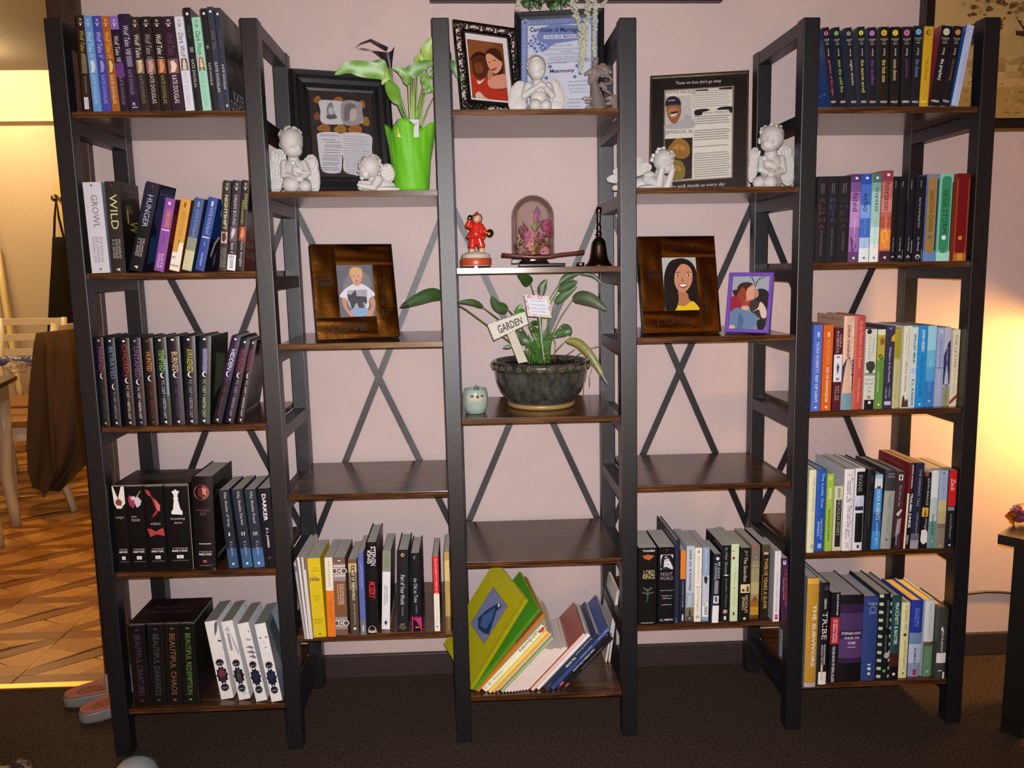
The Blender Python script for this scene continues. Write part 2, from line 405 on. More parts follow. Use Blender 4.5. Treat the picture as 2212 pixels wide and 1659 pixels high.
for c in range(5):
    for z in (ZO if c % 2 == 0 else ZE):
        mb = MB(); mb.box((c * PITCH + PW / 2 - 0.004 + lean(z), SB, z - TH), ((c + 1) * PITCH - PW / 2 + 0.004 + lean(z), D - 0.004, z), bev=0.0008)
        # keep the board between its posts
        mb.v = [(min(max(x, c * PITCH + PW / 2 + 0.0005 + lean(z)), (c + 1) * PITCH - PW / 2 - 0.0005 + lean(z)), y, zz) for x, y, zz in mb.v]
        o = cpart(mb, 'shelf_board', M['board'])
    for s in (0, 1):
        mb = MB()
        za, zb = (1.335, 0.415) if s == 0 else (0.415, 1.335)
        p0 = Vector((c * PITCH + 0.006 + lean(za), 0, za)); p1 = Vector(((c + 1) * PITCH - 0.006 + lean(zb), 0, zb))
        d = (p1 - p0).normalized(); nrm = Vector((-d.z, 0, d.x)) * 0.0088
        y0 = D + 0.001 + s * 0.004; y1 = y0 + 0.003
        q = [p0 + nrm, p0 - nrm, p1 - nrm, p1 + nrm]
        A = [(p.x, y0, p.z) for p in q]; B = [(p.x, y1, p.z) for p in q]
        mb.face(A); mb.face(B[::-1])
        for i in range(4):
            j = (i + 1) % 4; mb.face([A[j], A[i], B[i], B[j]])
        cpart(mb, 'cross_brace', M['post'])
# ------------------------------------------------------------------ books
def T(t, c, s0, s1, c0=0.25, c1=0.75, b=0, sh=0.0): return ('T', t, c, s0, s1, c0, c1, b, sh)      # lettering that runs down the spine
def H(t, c, s0, s1, c0=0.1, c1=0.9, b=0, sh=0.0): return ('H', t, c, s0, s1, c0, c1, b, sh)        # lettering across it
def R(c, s0, s1, c0=0.0, c1=1.0): return ('R', c, s0, s1, c0, c1)
def O(c, s, q, r): return ('O', c, s, q, r)
def G(c, *p): return ('G', c, p)
ROWS = []
def row(ox, oy, sc, z, g, group, books, Y=None, tone='#b9b2aa'):
    ROWS.append((ox, oy, sc, z, g, group, books, Y, tone))
def B(x0, x1, yb, t0, t1, yt, col, label, prints=(), d=None, hard=False, Y=None, side=(), sidecol=None, page=None, base=None):
    return dict(q=(x0, x1, yb, t0, t1, yt), col=col, label=label, prints=prints, d=d, hard=hard, Y=Y, side=side, sidecol=sidecol, page=page, base=base)
def print_on(mb, items, g, f, wd, ht):
    """flat print: f(s, c, layer) gives the point on the surface; wd, ht its size in metres"""
    for n, it in enumerate(items):
        ly = 1 + n
        k = it[0]
        if k == 'R':
            _, c, s0, s1, c0, c1 = it; col = gain(c, g); m = max(1, int(round((c1 - c0) * 6)))
            for i in range(m):
                a = c0 + (c1 - c0) * i / m; b = c0 + (c1 - c0) * (i + 1) / m
                mb.face([f(s1, a, ly), f(s1, b, ly), f(s0, b, ly), f(s0, a, ly)], col)
        elif k == 'O':
            _, c, s, q, r = it; N = 14
            mb.face([f(s - r * wd / ht * math.sin(2 * math.pi * i / N), q + r * math.cos(2 * math.pi * i / N), ly) for i in range(N)], gain(c, g))
        elif k == 'G':
            mb.face([f(s, c, ly) for s, c in it[2]], gain(it[1], g))
        else:
            _, t, c, s0, s1, c0, c1, b, sh = it
            P, F = letters(t, b, sh)
            if k == 'T': V = [f(s0 + (s1 - s0) * x, c0 + (c1 - c0) * y, ly) for x, y in P]
            else: V = [f(s1 + (s0 - s1) * y, c0 + (c1 - c0) * x, ly) for x, y in P]
            mb.add(V, F, gain(c, g))
WOLF = lambda c='#c9c4c4', s=0.03: [('T', 'K', c, s, s + 0.035, .38, .66, 0, 0.2), R(c, s + .045, s + .05, .25, .75), R(c, s + .058, s + .075, .4, .6)]
def logo(c='#d8d4d2', s=0.93, w=.16): return [G(c, (s, .5 - w), (s - .012, .5 - w), (s - .012, .5 + w * .2), (s - .022, .5 + w), (s, .5 + w), (s + .016, .5 + w), (s + .006, .5))]
DOG = '#cfcaca'
def wt(title, tc, auth, ac, pic=None, pc='#8d7f76', s0=.17, s1=.44, a0=.62, a1=.92, lg=1):
    r = (WOLF() if lg else []) + [T(title, tc, s0, s1, .25, .78, 0, .25), T(auth, ac, a0, a1, .3, .68)]
    if pic: r = [R(pic, .45, .60, .1, .9), G(pc, (.47, .3), (.46, .6), (.52, .8), (.585, .6), (.59, .25), (.53, .35))] + r
    return r
G_A1 = 'books on the top shelf beside the doorway'
row(80, 0, 3.95, ZO[0], 1.75, G_A1, [
 B(395, 470, 945, 318, 390, 130, '#2a1d18', 'dark brown spine with gold script and a white barcode label, top shelf by the doorway', [R('#6d6248', .43, .60, .25, .85)] + WOLF() + [T('Wolf Tales III', '#a89a4a', .16, .43, .3, .8, 0, .25), T('KATE DOUGLAS', '#8a8378', .63, .81, .42, .66), R('#c9c6d2', .85, .975, .2, .72), R('#8b8994', .86, .965, .38, .42), R('#8b8994', .86, .965, .55, .62)]),
 B(480, 556, 950, 393, 465, 135, '#5b8ac0', 'light blue paperback next to the dark brown gold-lettered one on the top shelf', wt('Wolf Tales IV', '#b6cfe6', 'KATE DOUGLAS', '#a9c3dd', '#7397bd', '#c2cedb')),
 B(560, 640, 948, 470, 542, 133, '#3f409a', 'indigo blue paperback between the light blue and the orange one', wt('Wolf Tales V', '#b8b6d8', 'KATE DOUGLAS', '#9a9ac6', '#3a3a88', '#8587bd')),
 B(640, 711, 945, 543, 613, 133, '#9a5a22', 'orange brown paperback with gold script, top shelf by the doorway', wt('Wolf Tales VI', '#d4ab4a', 'KATE DOUGLAS', '#d9c9a4', '#7a4a22', '#cdb377')),
 B(712, 788, 945, 615, 688, 133, '#1f1626', 'black paperback with a bright purple band at its head', [R('#7c5aa8', 0, .14)] + [R('#5d3577', .49, .64)] + WOLF('#d9cfe2') + [T('Wolf Tales VII', '#c3bcc6', .21, .48, .25, .78, 0, .25), T('KATE DOUGLAS', '#7b7288', .64, .93, .3, .7)]),
 B(790, 882, 942, 688, 784, 113, '#261a36', 'deep violet paperback a little taller than the others of its set', [R('#6f6880', .43, .54, .3, .8), T('Wolf Tales VIII', '#c0bac8', .12, .42, .3, .8, 0, .25), T('KATE DOUGLAS', '#857d90', .57, .83, .3, .65), T('K', '#d6d2da', .91, .95, .36, .62, 0, .2), R('#d6d2da', .96, .966, .3, .8)]),
 B(885, 965, 940, 785, 868, 137, '#2a2222', 'black paperback with white script ending in 9, top shelf by the doorway', wt('Wolf Tales 9', '#d3cdca', 'KATE DOUGLAS', '#77736c', '#7d6b55', '#c2a67d', .19, .48)),
 B(968, 1060, 940, 875, 968, 135, '#211a1c', 'black paperback with mauve script ending in 10', wt('Wolf Tales 10', '#9c8f98', 'KATE DOUGLAS', '#c2bdba', '#80585a', '#b78f86', .19, .46, .6)),
 B(1065, 1148, 938, 970, 1058, 133, '#1f1718', 'black paperback with white script ending in 11 over an orange picture', wt('Wolf Tales 11', '#d5cfcb', 'KATE DOUGLAS', '#8e8a4c', '#8a4a2a', '#c98e66', .19, .46)),
 B(1150, 1266, 938, 1060, 1165, 133, '#2b1a28', 'dark plum paperback beside the white one, top shelf by the doorway', wt('Wolf Tales 12', '#5c3a58', 'KATE DOUGLAS', '#cfc9ca', '#7a5548', '#d8c2b2', .18, .48)),
 B(1268, 1345, 938, 1167, 1246, 135, '#c5c7d2', 'white paperback with grey script and a dark portrait on its spine', [R('#8d8478', .44, .57, .12, .88), G('#3d342e', (.44, .3), (.44, .7), (.48, .85), (.57, .9), (.57, .1), (.48, .2)), G('#cbb6a2', (.45, .42), (.45, .6), (.5, .75), (.56, .7), (.56, .3), (.5, .3))] + WOLF('#5a5a60') + [T('Dark Wolf', '#3c3a42', .17, .43, .25, .8, 0, .2), T('KATE DOUGLAS', '#9fa0ac', .59, .95, .3, .72)]),
 B(1347, 1412, 937, 1245, 1302, 57, '#191a1e', 'tall black paperback behind the white and mint ones with a paw mark', [O('#c9c6c8', .06, .5, .22), R('#6c6d70', .38, .43, .3, .8), T('Dark', '#43525e', .17, .3, .3, .7, 0, .2), T('KATE DOUGLAS', '#b5b2b2', .5, .77, .3, .7)]),
 B(1414, 1490, 935, 1314, 1392, 137, '#8fc2ac', 'mint green paperback with dark script and a standing portrait', [R('#a59a84', .42, .57, .12, .88), G('#4a3c34', (.43, .35), (.43, .65), (.47, .7), (.57, .85), (.57, .15), (.47, .3)), G('#d2b49a', (.44, .42), (.44, .6), (.48, .62), (.53, .75), (.53, .3), (.48, .38))] + WOLF('#3f5a50') + [T('Dark Moon', '#2c3a36', .15, .40, .25, .8, 0, .2), T('KATE DOUGLAS', '#74a491', .59, .95, .3, .72)]),
 B(1491, 1546, 935, 1393, 1441, 62, '#1b1b1f', 'narrow black paperback just past the mint green one', [O('#c9c6c8', .05, .5, .24), R('#77726a', .36, .39, .3, .7), T('KATE DOUGLAS', '#bcb9b8', .53, .75, .3, .7)]),
 B(1547, 1600, 936, 1443, 1503, 50, '#2f3340', 'slate blue paperback with tan script and a white paw mark', [O('#d6d4d6', .045, .5, .2), T('Dark Tide', '#7d6a48', .23, .41, .3, .75, 0, .2), T('KATE DOUGLAS', '#c6c4c6', .53, .82, .3, .7)]),
 B(1602, 1650, 935, 1505, 1563, 57, '#2c3242', 'slate paperback at the end of the set with a wild portrait on its cover', [O('#d6d4d6', .06, .5, .2), T('Dark Spirit', '#4c6276', .22, .38, .3, .7, 0, .2), T('KATE DOUGLAS', '#bfc2c8', .55, .79, .3, .7)] + logo('#c9c9cc', .955, .14),
   sidecol='#121314', side=[G('#3b4038', (0, .05), (0, .95), (.3, .98), (.42, .7), (.36, .4), (.42, .2), (.25, .05)), G('#565a50', (.04, .3), (.02, .7), (.2, .8), (.3, .55), (.2, .35)), G('#20282c', (.28, .45), (.26, .75), (.4, .8), (.42, .5)), G('#4a3826', (.42, .4), (.5, .75), (.68, .9), (.6, .6)), H('KATE', '#b9b9b6', .77, .87, .25, .8), H('DOUGLAS', '#b9b9b6', .88, .985, .06, .95)]),
], Y=0.0095)
G_A2 = 'books on the second shelf beside the doorway'
def small(lines, c, s0, s1, c0=.2, c1=.8, b=0):
    n = len(lines); w_ = (c1 - c0) / n
    return [T(t, c, s0, s1, c1 - (i + 1) * w_ + w_ * .12, c1 - i * w_ - w_ * .12, b) for i, t in enumerate(lines)]
row(140, 370, 4.424, ZO[1], 1.45, G_A2, [
 B(258, 436, 968, 166, 344, 100, '#cfcfd8', 'thick white paperback reading GROWL', [R('#5b4f52', .025, .045, .42, .52), T('GROWL', '#6f6f78', .14, .50, .38, .72)] + small(['NEW YORK TIMES BESTSELLING AUTHOR', 'EVE LANGLAIS', 'KATE DOUGLAS & A. C. ARTHUR'], '#6a666e', .60, .88, .18, .78) + logo('#6a5a60', .96, .06), d=.105, sidecol='#8d99a8'),
 B(447, 588, 966, 388, 532, 96, '#2b2829', 'thick black paperback reading WILD in pale yellow', [R('#8a2f2f', .03, .05, .42, .55), T('WILD', '#cfc98c', .14, .52, .25, .75)] + small(['EVE LANGLAIS', 'KATE DOUGLAS', 'A. C. ARTHUR'], '#c3beb8', .63, .84, .2, .8) + logo('#d8d6d6', .965, .12), d=.106,
   sidecol='#151314', side=[G('#2a2018', (.2, .1), (.16, .8), (.38, .95), (.5, .6), (.42, .1)), G('#5a4a33', (.25, .2), (.24, .5), (.33, .62), (.35, .3)), G('#a89a58', (.3, .26), (.29, .36), (.44, .36), (.46, .28)), H('EVE LANGLAIS', '#8f8b88', .08, .10, .2, .9), H('KATE DOUGLAS', '#8f8b88', .13, .15, .4, .95), T('W', '#9a9a4e', .42, .56, .35, .9), H('ILD', '#9a9a4e', .42, .56, .9, .99)]),
 B(602, 748, 950, 786, 905, 105, '#1c2238', 'thick midnight blue paperback reading HUNGER leaning to one side', [R('#121218', .45, 1), R('#8a2f3f', .03, .05, .44, .58), T('HUNGER', '#b3b6c2', .14, .5, .3, .72)] + small(['EVE LANGLAIS', 'KATE DOUGLAS', 'A. C. ARTHUR'], '#d0ccc8', .63, .83, .2, .78) + logo('#dcdada', .955, .12), d=.106,
   sidecol='#1a1c30', side=[G('#3a3f60', (.05, .1), (.02, .9), (.4, .95), (.6, .5), (.4, .1)), G('#24406a', (.6, .1), (.5, .9), (.85, .9), (.9, .2)), H('EVE LANGLAIS', '#8a8ba0', .09, .11, .15, .95), H('KATE DOUGLAS', '#8a8ba0', .13, .15, .35, .95)]),
 B(846, 950, 952, 965, 1060, 255, '#8a4fa0', 'bright purple paperback reading DEMONFIRE leaning with its neighbours', [R('#dccfe0', .05, .09, .35, .6), T('DEMONFIRE', '#d68a4c', .16, .40, .3, .78, 1), R('#e6d9ea', .425, .44, .1, .9), R('#6a3a86', .5, .62, .45, .55)] + small(['KATE', 'DOUGLAS'], '#e6d4ea', .76, .95, .2, .78), d=.104, sidecol='#5a2038', side=[R('#7a3020', .2, .6)]),
 B(990, 1100, 948, 1113, 1208, 258, '#d29d46', 'golden orange paperback with a white library label at its foot', [R('#8a5a2a', .05, .12, .4, .6), T('KATE DOUGLAS', '#a87a34', .16, .52, .35, .7), R('#8a6a30', .56, .64, .45, .55), R('#e9e2d8', .74, .99, .02, .98), H('FIC', '#2a2422', .80, .835, .1, .45, 1), H('DOUG', '#2a2422', .91, .94, .1, .9, 1), R('#f0e4d4', .60, .74, .55, .95)], d=.104, sidecol='#6a3a20'),
 B(1113, 1216, 950, 1248, 1335, 254, '#40588c', 'dusty blue paperback with a pale yellow sticker over its lower half', [T('KATE DOUGLAS', '#8ba0bc', .16, .53, .35, .7), R('#98a0b0', .05, .12, .4, .6), R('#8d927e', .54, .72), R('#c6c39a', .72, .99)], d=.104, sidecol='#2a3350'),
 B(1232, 1342, 950, 1384, 1462, 252, '#2f4a94', 'royal blue paperback with a lightning bolt on its cover', [R('#d3d9e6', .05, .12, .4, .6), T('KATE DOUGLAS', '#a9b8d8', .14, .50, .35, .7), R('#dde2ee', .535, .55, .1, .85), R('#93a6cc', .6, .66, .45, .52), T('mystique', '#b5c0dc', .75, .93, .3, .66, 0, .3)], d=.104, sidecol='#163c7a',
   side=[R('#101426', .55, 1.0), G('#7fb4e6', (0, .2), (.1, .4), (.2, .35), (.3, .75), (.28, .8), (.19, .45), (.1, .5), (0, .3)), G('#c9c6c8', (.5, .55), (.6, .3), (.78, .2), (.8, .3), (.62, .42), (.52, .65)), G('#9a9a9e', (.72, .6), (.8, .5), (.92, .55), (.9, .6), (.8, .58))]),
 B(1471, 1542, 946, 1515, 1592, 80, '#332e30', 'dark grey paperback reading NIGHTSHIFT in cream capitals', WOLF('#d9d6d4') + [T('NIGHTSHIFT', '#d4cba4', .16, .54, .28, .72, 1), R('#c9a79a', .565, .69, .1, .9), G('#4a3430', (.58, .2), (.57, .6), (.63, .8), (.68, .5), (.66, .2))] + small(['KATE DOUGLAS', 'CRYSTAL JORDAN', 'LYNN LAFLEUR'], '#a8a29e', .74, .96, .15, .85), d=.137),
 B(1546, 1631, 944, 1602, 1690, 80, '#2b2634', 'dark violet paperback with a barcode sticker numbered 252', WOLF('#dcd8dc') + [T('DREAM BOUND', '#c2bcc6', .16, .5, .3, .68), R('#6a5a64', .51, .67, .12, .85), G('#cbbfc4', (.52, .4), (.54, .7), (.6, .6), (.65, .3), (.58, .25)), T('kate d', '#c9c2ca', .69, .80, .3, .7), R('#e2e2e6', .82, .995, .04, .98), H('252', '#2a2a30', .83, .86, .15, .75, 1)] + [R('#3a3a40', .875 + i * .017, .882 + i * .017, .3, .72) for i in range(6)], d=.137),
 B(1633, 1714, 942, 1695, 1768, 76, '#252126', 'black paperback reading DREAM UNCHAINED with an orange picture', WOLF('#dcd8dc') + [T('DREAM', '#b8b45c', .15, .31, .5, .82), T('UNCHAINED', '#b8b45c', .22, .49, .2, .48), R('#9c4a2c', .51, .67, .1, .9), G('#d88a5c', (.53, .4), (.52, .6), (.6, .75), (.65, .5), (.62, .25)), T('kate douglas', '#bfb9b6', .68, .95, .3, .72)], d=.137,
   sidecol='#231a1a', side=[R('#5a1f18', .55, 1), H('kate', '#8d6a5e', .65, .74, .1, .9), H('douglas', '#8d6a5e', .76, .88, .05, .95), R('#6a4030', .5, .64, .2, .6)]),
], Y=0.0095)
G_A3 = 'books on the third shelf beside the doorway'
def night(t, tc, ac, s0=.11, s1=.38, auth='P.C. CAST + KRISTIN CAST', lc='#cfcfcf', mid=.43):
    N_ = 10
    moon = [(mid + .03 * math.cos(math.pi * (.15 + 1.7 * i / N_)) * -1 * 0 + .032 * math.sin(2 * math.pi * (.08 + .84 * i / N_) - math.pi), .5 - .26 * math.cos(2 * math.pi * (.08 + .84 * i / N_) - math.pi) * -1) for i in range(N_ + 1)]
    crescent = G('#d6d3d4', (mid - .036, .62), (mid - .03, .42), (mid - .012, .30), (mid + .012, .30), (mid + .03, .44), (mid + .036, .66), (mid + .022, .50), (mid + .006, .42), (mid - .008, .42), (mid - .024, .48))
    return [R(lc, .025, .045, .34, .56), T(t, tc, s0, s1, .28, .74), crescent, T(auth, ac, mid + .06, .92, .36, .62)] + logo(lc, .965, .10)
row(180, 690, 4.608, ZO[2], 1.9, G_A3, [
 B(192, 266, 1056, 123, 212, 178, '#15131a', 'black hardback reading MARKED in magenta', night('MARKED', '#8a3f78', '#3f4250', lc='#a9b05a'), hard=True),
 B(292, 384, 1052, 246, 328, 182, '#141722', 'black hardback reading BETRAYED in steel blue', night('BETRAYED', '#5d7fa8', '#8a8f9c', .10, .46, mid=.55), hard=True),
 B(428, 520, 1051, 346, 455, 185, '#151216', 'black hardback reading CHOSEN in red', night('CHOSEN', '#a83238', '#c4bfc2', .07, .43, mid=.48), hard=True),
 B(534, 632, 1050, 472, 582, 182, '#16131d', 'black hardback reading UNTAMED in dim purple', night('UNTAMED', '#6a5488', '#c9c4c8', .10, .45, lc='#5a8cc0', mid=.5), hard=True),
 B(652, 752, 1050, 596, 702, 182, '#1a1314', 'black hardback reading HUNTED in orange', [R('#c08850', .02, .03, .7, .8)] + night('HUNTED', '#c47e46', '#6d3a30', .16, .38, lc='#5a4438', mid=.46), hard=True),
 B(772, 886, 1046, 706, 822, 175, '#181c1e', 'black hardback reading TEMPTED in green with a pale blue streak', [R('#5d7a88', .25, .66, .78, .95)] + night('TEMPTED', '#7fae62', '#9db4c0', .14, .38), hard=True),
 B(903, 1010, 1046, 836, 972, 170, '#1a1820', 'black hardback reading BURNED in pale orange', [R('#3a3246', .3, .95, .62, .88)] + night('BURNED', '#dcae86', '#4c4058', .17, .40), hard=True),
 B(1030, 1140, 1044, 986, 1118, 168, '#16161c', 'black hardback reading AWAKENED in yellow', night('AWAKENED', '#c2ba52', '#8c93a8', .14, .40), hard=True),
 B(1152, 1258, 1042, 1150, 1280, 168, '#1a2026', 'thick black hardback with a pale lilac band, last upright one before the gap', [R('#77739a', .14, .42, .35, .68), R('#323d36', .5, .98, .5, .95)] + night('DESTINED', '#5d5a80', '#b5b87a', .15, .39), hard=True, sidecol='#12160f', side=[G('#3d4a34', (.2, .3), (.25, .8), (.6, .6), (.7, .2))]),
 B(1284, 1376, 1030, 1480, 1576, 168, '#231c3a', 'leaning black hardback reading HIDDEN in white', [R('#1a141c', .5, 1)] + night('HIDDEN', '#d3d0d8', '#6d3a44', .15, .38, lc='#d6d4da'), hard=True),
 B(1402, 1506, 1030, 1578, 1660, 200, '#1e1826', 'leaning black hardback with a dull red title', [R('#3a2030', .12, .4)] + night('REVEALED', '#7a3e4a', '#9c94a8', .13, .40, lc='#d6d4da'), hard=True),
 B(1521, 1602, 1030, 1674, 1724, 205, '#241d22', 'leaning black hardback at the end of the row against the post', [R('#4a2a34', .12, .38)] + night('REDEEMED', '#53303c', '#cfcac8', .13, .38, lc='#dcdadd'), hard=True, sidecol='#17130f', side=[G('#5a5856', (.05, .2), (.02, .8), (.4, .5)), G('#3a2018', (.5, .3), (.5, .9), (.7, .6)), H('P.C. CAST + KRISTIN CAST', '#b9b6b2', .84, .88, .1, .9)]),
], Y=0.011)
G_A4 = 'books on the fourth shelf beside the doorway'
def tw(s0): return [H('STEPHENIE', '#a8a5a6', .735, .752, .22, .86), H('MEYER', '#c9c6c6', .762, .785, .2, .86, 1), R('#d9d7d8', .825, .865, .38, .66), R('#6a686a', .838, .842, .46, .58), R('#6a686a', .85, .856, .44, .6), H('LITTLE BROWN', '#8f8d8e', .885, .895, .2, .86)]
row(200, 980, 4.809, ZO[3], 2.2, G_A4, [
 B(256, 398, 1205, 188, 343, 342, '#0d0c0e', 'black book in the slipcase with white arms holding a red apple', [G('#d8d2ce', (.0, .0), (.0, .1), (.14, .42), (.2, .36), (.25, .78), (.26, .3), (.2, .1)), G('#d8d2ce', (.0, .95), (.0, .72), (.13, .45), (.2, .7), (.27, .5), (.2, .96)), O('#7c3a30', .185, .46, .26), H('twilight', '#8f8b8c', .345, .385, .12, .8)] + tw(0), d=.13, base=ZO[3] + .0014),
 B(402, 588, 1205, 348, 534, 342, '#0c0b0d', 'black book in the slipcase with a ruffled white and red flower', [G('#c3b3c6', (.13, .45), (.12, .7), (.17, .88), (.22, .8), (.25, .6), (.2, .5)), G('#8a3550', (.1, .2), (.12, .45), (.2, .5), (.26, .4), (.22, .2), (.15, .12)), G('#d8a9b4', (.12, .25), (.11, .5), (.15, .6), (.16, .35)), G('#b9a46a', (.12, .6), (.05, .85), (.055, .87), (.125, .64)), H('new', '#9c9899', .345, .365, .25, .55), H('moon', '#9c9899', .38, .41, .25, .72)] + tw(0), d=.13, base=ZO[3] + .0014),
 B(592, 786, 1205, 538, 738, 342, '#0c0b0d', 'black book in the slipcase with a red ribbon', [G('#9c3a3a', (.03, .05), (.05, .3), (.12, .42), (.1, .2)), G('#9a3034', (.1, .35), (.16, .6), (.26, .8), (.34, .55), (.37, .3), (.28, .62), (.2, .5)), G('#c4605c', (.14, .55), (.22, .82), (.3, .8), (.27, .65)), H('eclipse', '#9c9899', .42, .465, .25, .78), G('#a03a3c', (.5, .05), (.5, .25), (.535, .5), (.49, .9), (.59, .97), (.57, .5), (.6, .2))] + tw(0), d=.13, base=ZO[3] + .0014),
 B(790, 1046, 1203, 742, 990, 340, '#0c0c0e', 'black book in the slipcase with a white chess queen', [G('#d6d6da', (.05, .42), (.06, .34), (.1, .42), (.13, .42), (.14, .38), (.15, .42), (.27, .36), (.3, .28), (.33, .28), (.34, .74), (.3, .74), (.27, .66), (.15, .58), (.14, .62), (.13, .58), (.1, .58), (.06, .66), (.05, .58)), O('#d6d6da', .045, .5, .04), H('breaking', '#a5a2a4', .37, .405, .24, .82), H('dawn', '#a5a2a4', .42, .445, .36, .7)] + tw(0), d=.13, base=ZO[3] + .0014),
 B(1062, 1290, 1190, 1030, 1242, 232, '#131013', 'big black hardback with a cut pomegranate on its spine', [O('#8a4a40', .165, .46, .38), G('#5a221f', (.12, .3), (.1, .55), (.17, .75), (.23, .5), (.2, .3)), G('#b5786a', (.11, .5), (.13, .7), (.2, .68), (.18, .52)), H('midnight', '#6a4440', .34, .375, .15, .85), H('sun', '#6a4440', .38, .41, .35, .65), R('#a5a2a4', .715, .725, .24, .82), H('STEPHENIE', '#a8a5a6', .8, .815, .25, .85), H('MEYER', '#c9c6c6', .825, .845, .24, .85, 1), R('#8a4a48', .895, .925, .42, .6), H('LITTLE BROWN', '#8f8d8e', .95, .96, .25, .85)], hard=True, sidecol='#0e0d0d', side=[H('midnight sun', '#39372c', .12, .28, .1, .9), H('STEPHENIE MEYER', '#8a8a8c', .86, .9, .1, .9)], d=.16),
 B(1427, 1512, 1190, 1297, 1427, 382, '#20252e', 'charcoal paperback with a single numeral I, fading to blue at its foot', [R('#2f4a6c', .75, 1), T('Fifty Shades of Grey', '#b5b5b8', .03, .47, .38, .7), H('I', '#c9c9cc', .54, .585, .42, .56), T('E L James', '#9fa6b0', .66, .84, .38, .68), O('#c9c9cc', .945, .5, .12)], d=.132),
 B(1562, 1668, 1187, 1440, 1556, 377, '#222934', 'charcoal paperback with the numeral II, fading to blue at its foot', [R('#34557c', .75, 1), T('Fifty Shades Darker', '#b5b5b8', .03, .46, .38, .7), H('II', '#c9c9cc', .54, .585, .36, .66), T('E L James', '#9fa6b0', .66, .84, .38, .68), O('#c9c9cc', .945, .5, .12)], d=.132),
 B(1684, 1788, 1184, 1570, 1697, 377, '#242c38', 'charcoal paperback with the numeral III, fading to blue at its foot', [R('#3a608c', .75, 1), T('Fifty Shades Freed', '#b5b5b8', .03, .43, .38, .7), H('III', '#c9c9cc', .54, .585, .32, .68), T('E L James', '#9fa6b0', .66, .84, .38, .68), O('#c9c9cc', .945, .5, .12)], d=.132),
 B(1797, 1908, 1182, 1702, 1850, 367, '#12121c', 'black paperback reading DARKER in bold white', [T('DARKER', '#d3d3d8', .07, .41, .3, .62, 1), T('E L JAMES', '#b9b9be', .5, .75, .36, .6, 1), O('#4a3030', .88, .5, .14)], d=.132),
], Y=0.016)
G_A5 = 'books on the bottom shelf beside the doorway'
def thirst(n, dc, extra=()): 
    bl = '#15151c'
    def spiky(s, hh, ww):
        return G(bl, *[(s + hh * (1 if i % 2 else .78) * math.cos(2 * math.pi * i / 20), .5 + ww * (1 if i % 2 else .8) * math.sin(2 * math.pi * i / 20)) for i in range(20)])
    return list(extra) + [spiky(.53, .05, .36), spiky(.69, .12, .48), spiky(.85, .055, .36), O(dc, .67, .5, .3), H('NO. %d' % n, '#9a9aa2', .53, .55, .3, .7), T('THIRST', dc if dc != '#15151c' else '#55555c', .6, .78, .35, .66), H('PIKE', '#8f8f98', .845, .865, .3, .7)]
def eye(*p): return [G('#3a3c46', *p)]
def bt(t, c): return [R('#1c1618', 0.0, .012), T('BEAUTIFUL ' + t, c, .12, .88, .32, .68), R(c, .93, .95, .4, .6), R(c, .05, .065, .4, .6)]
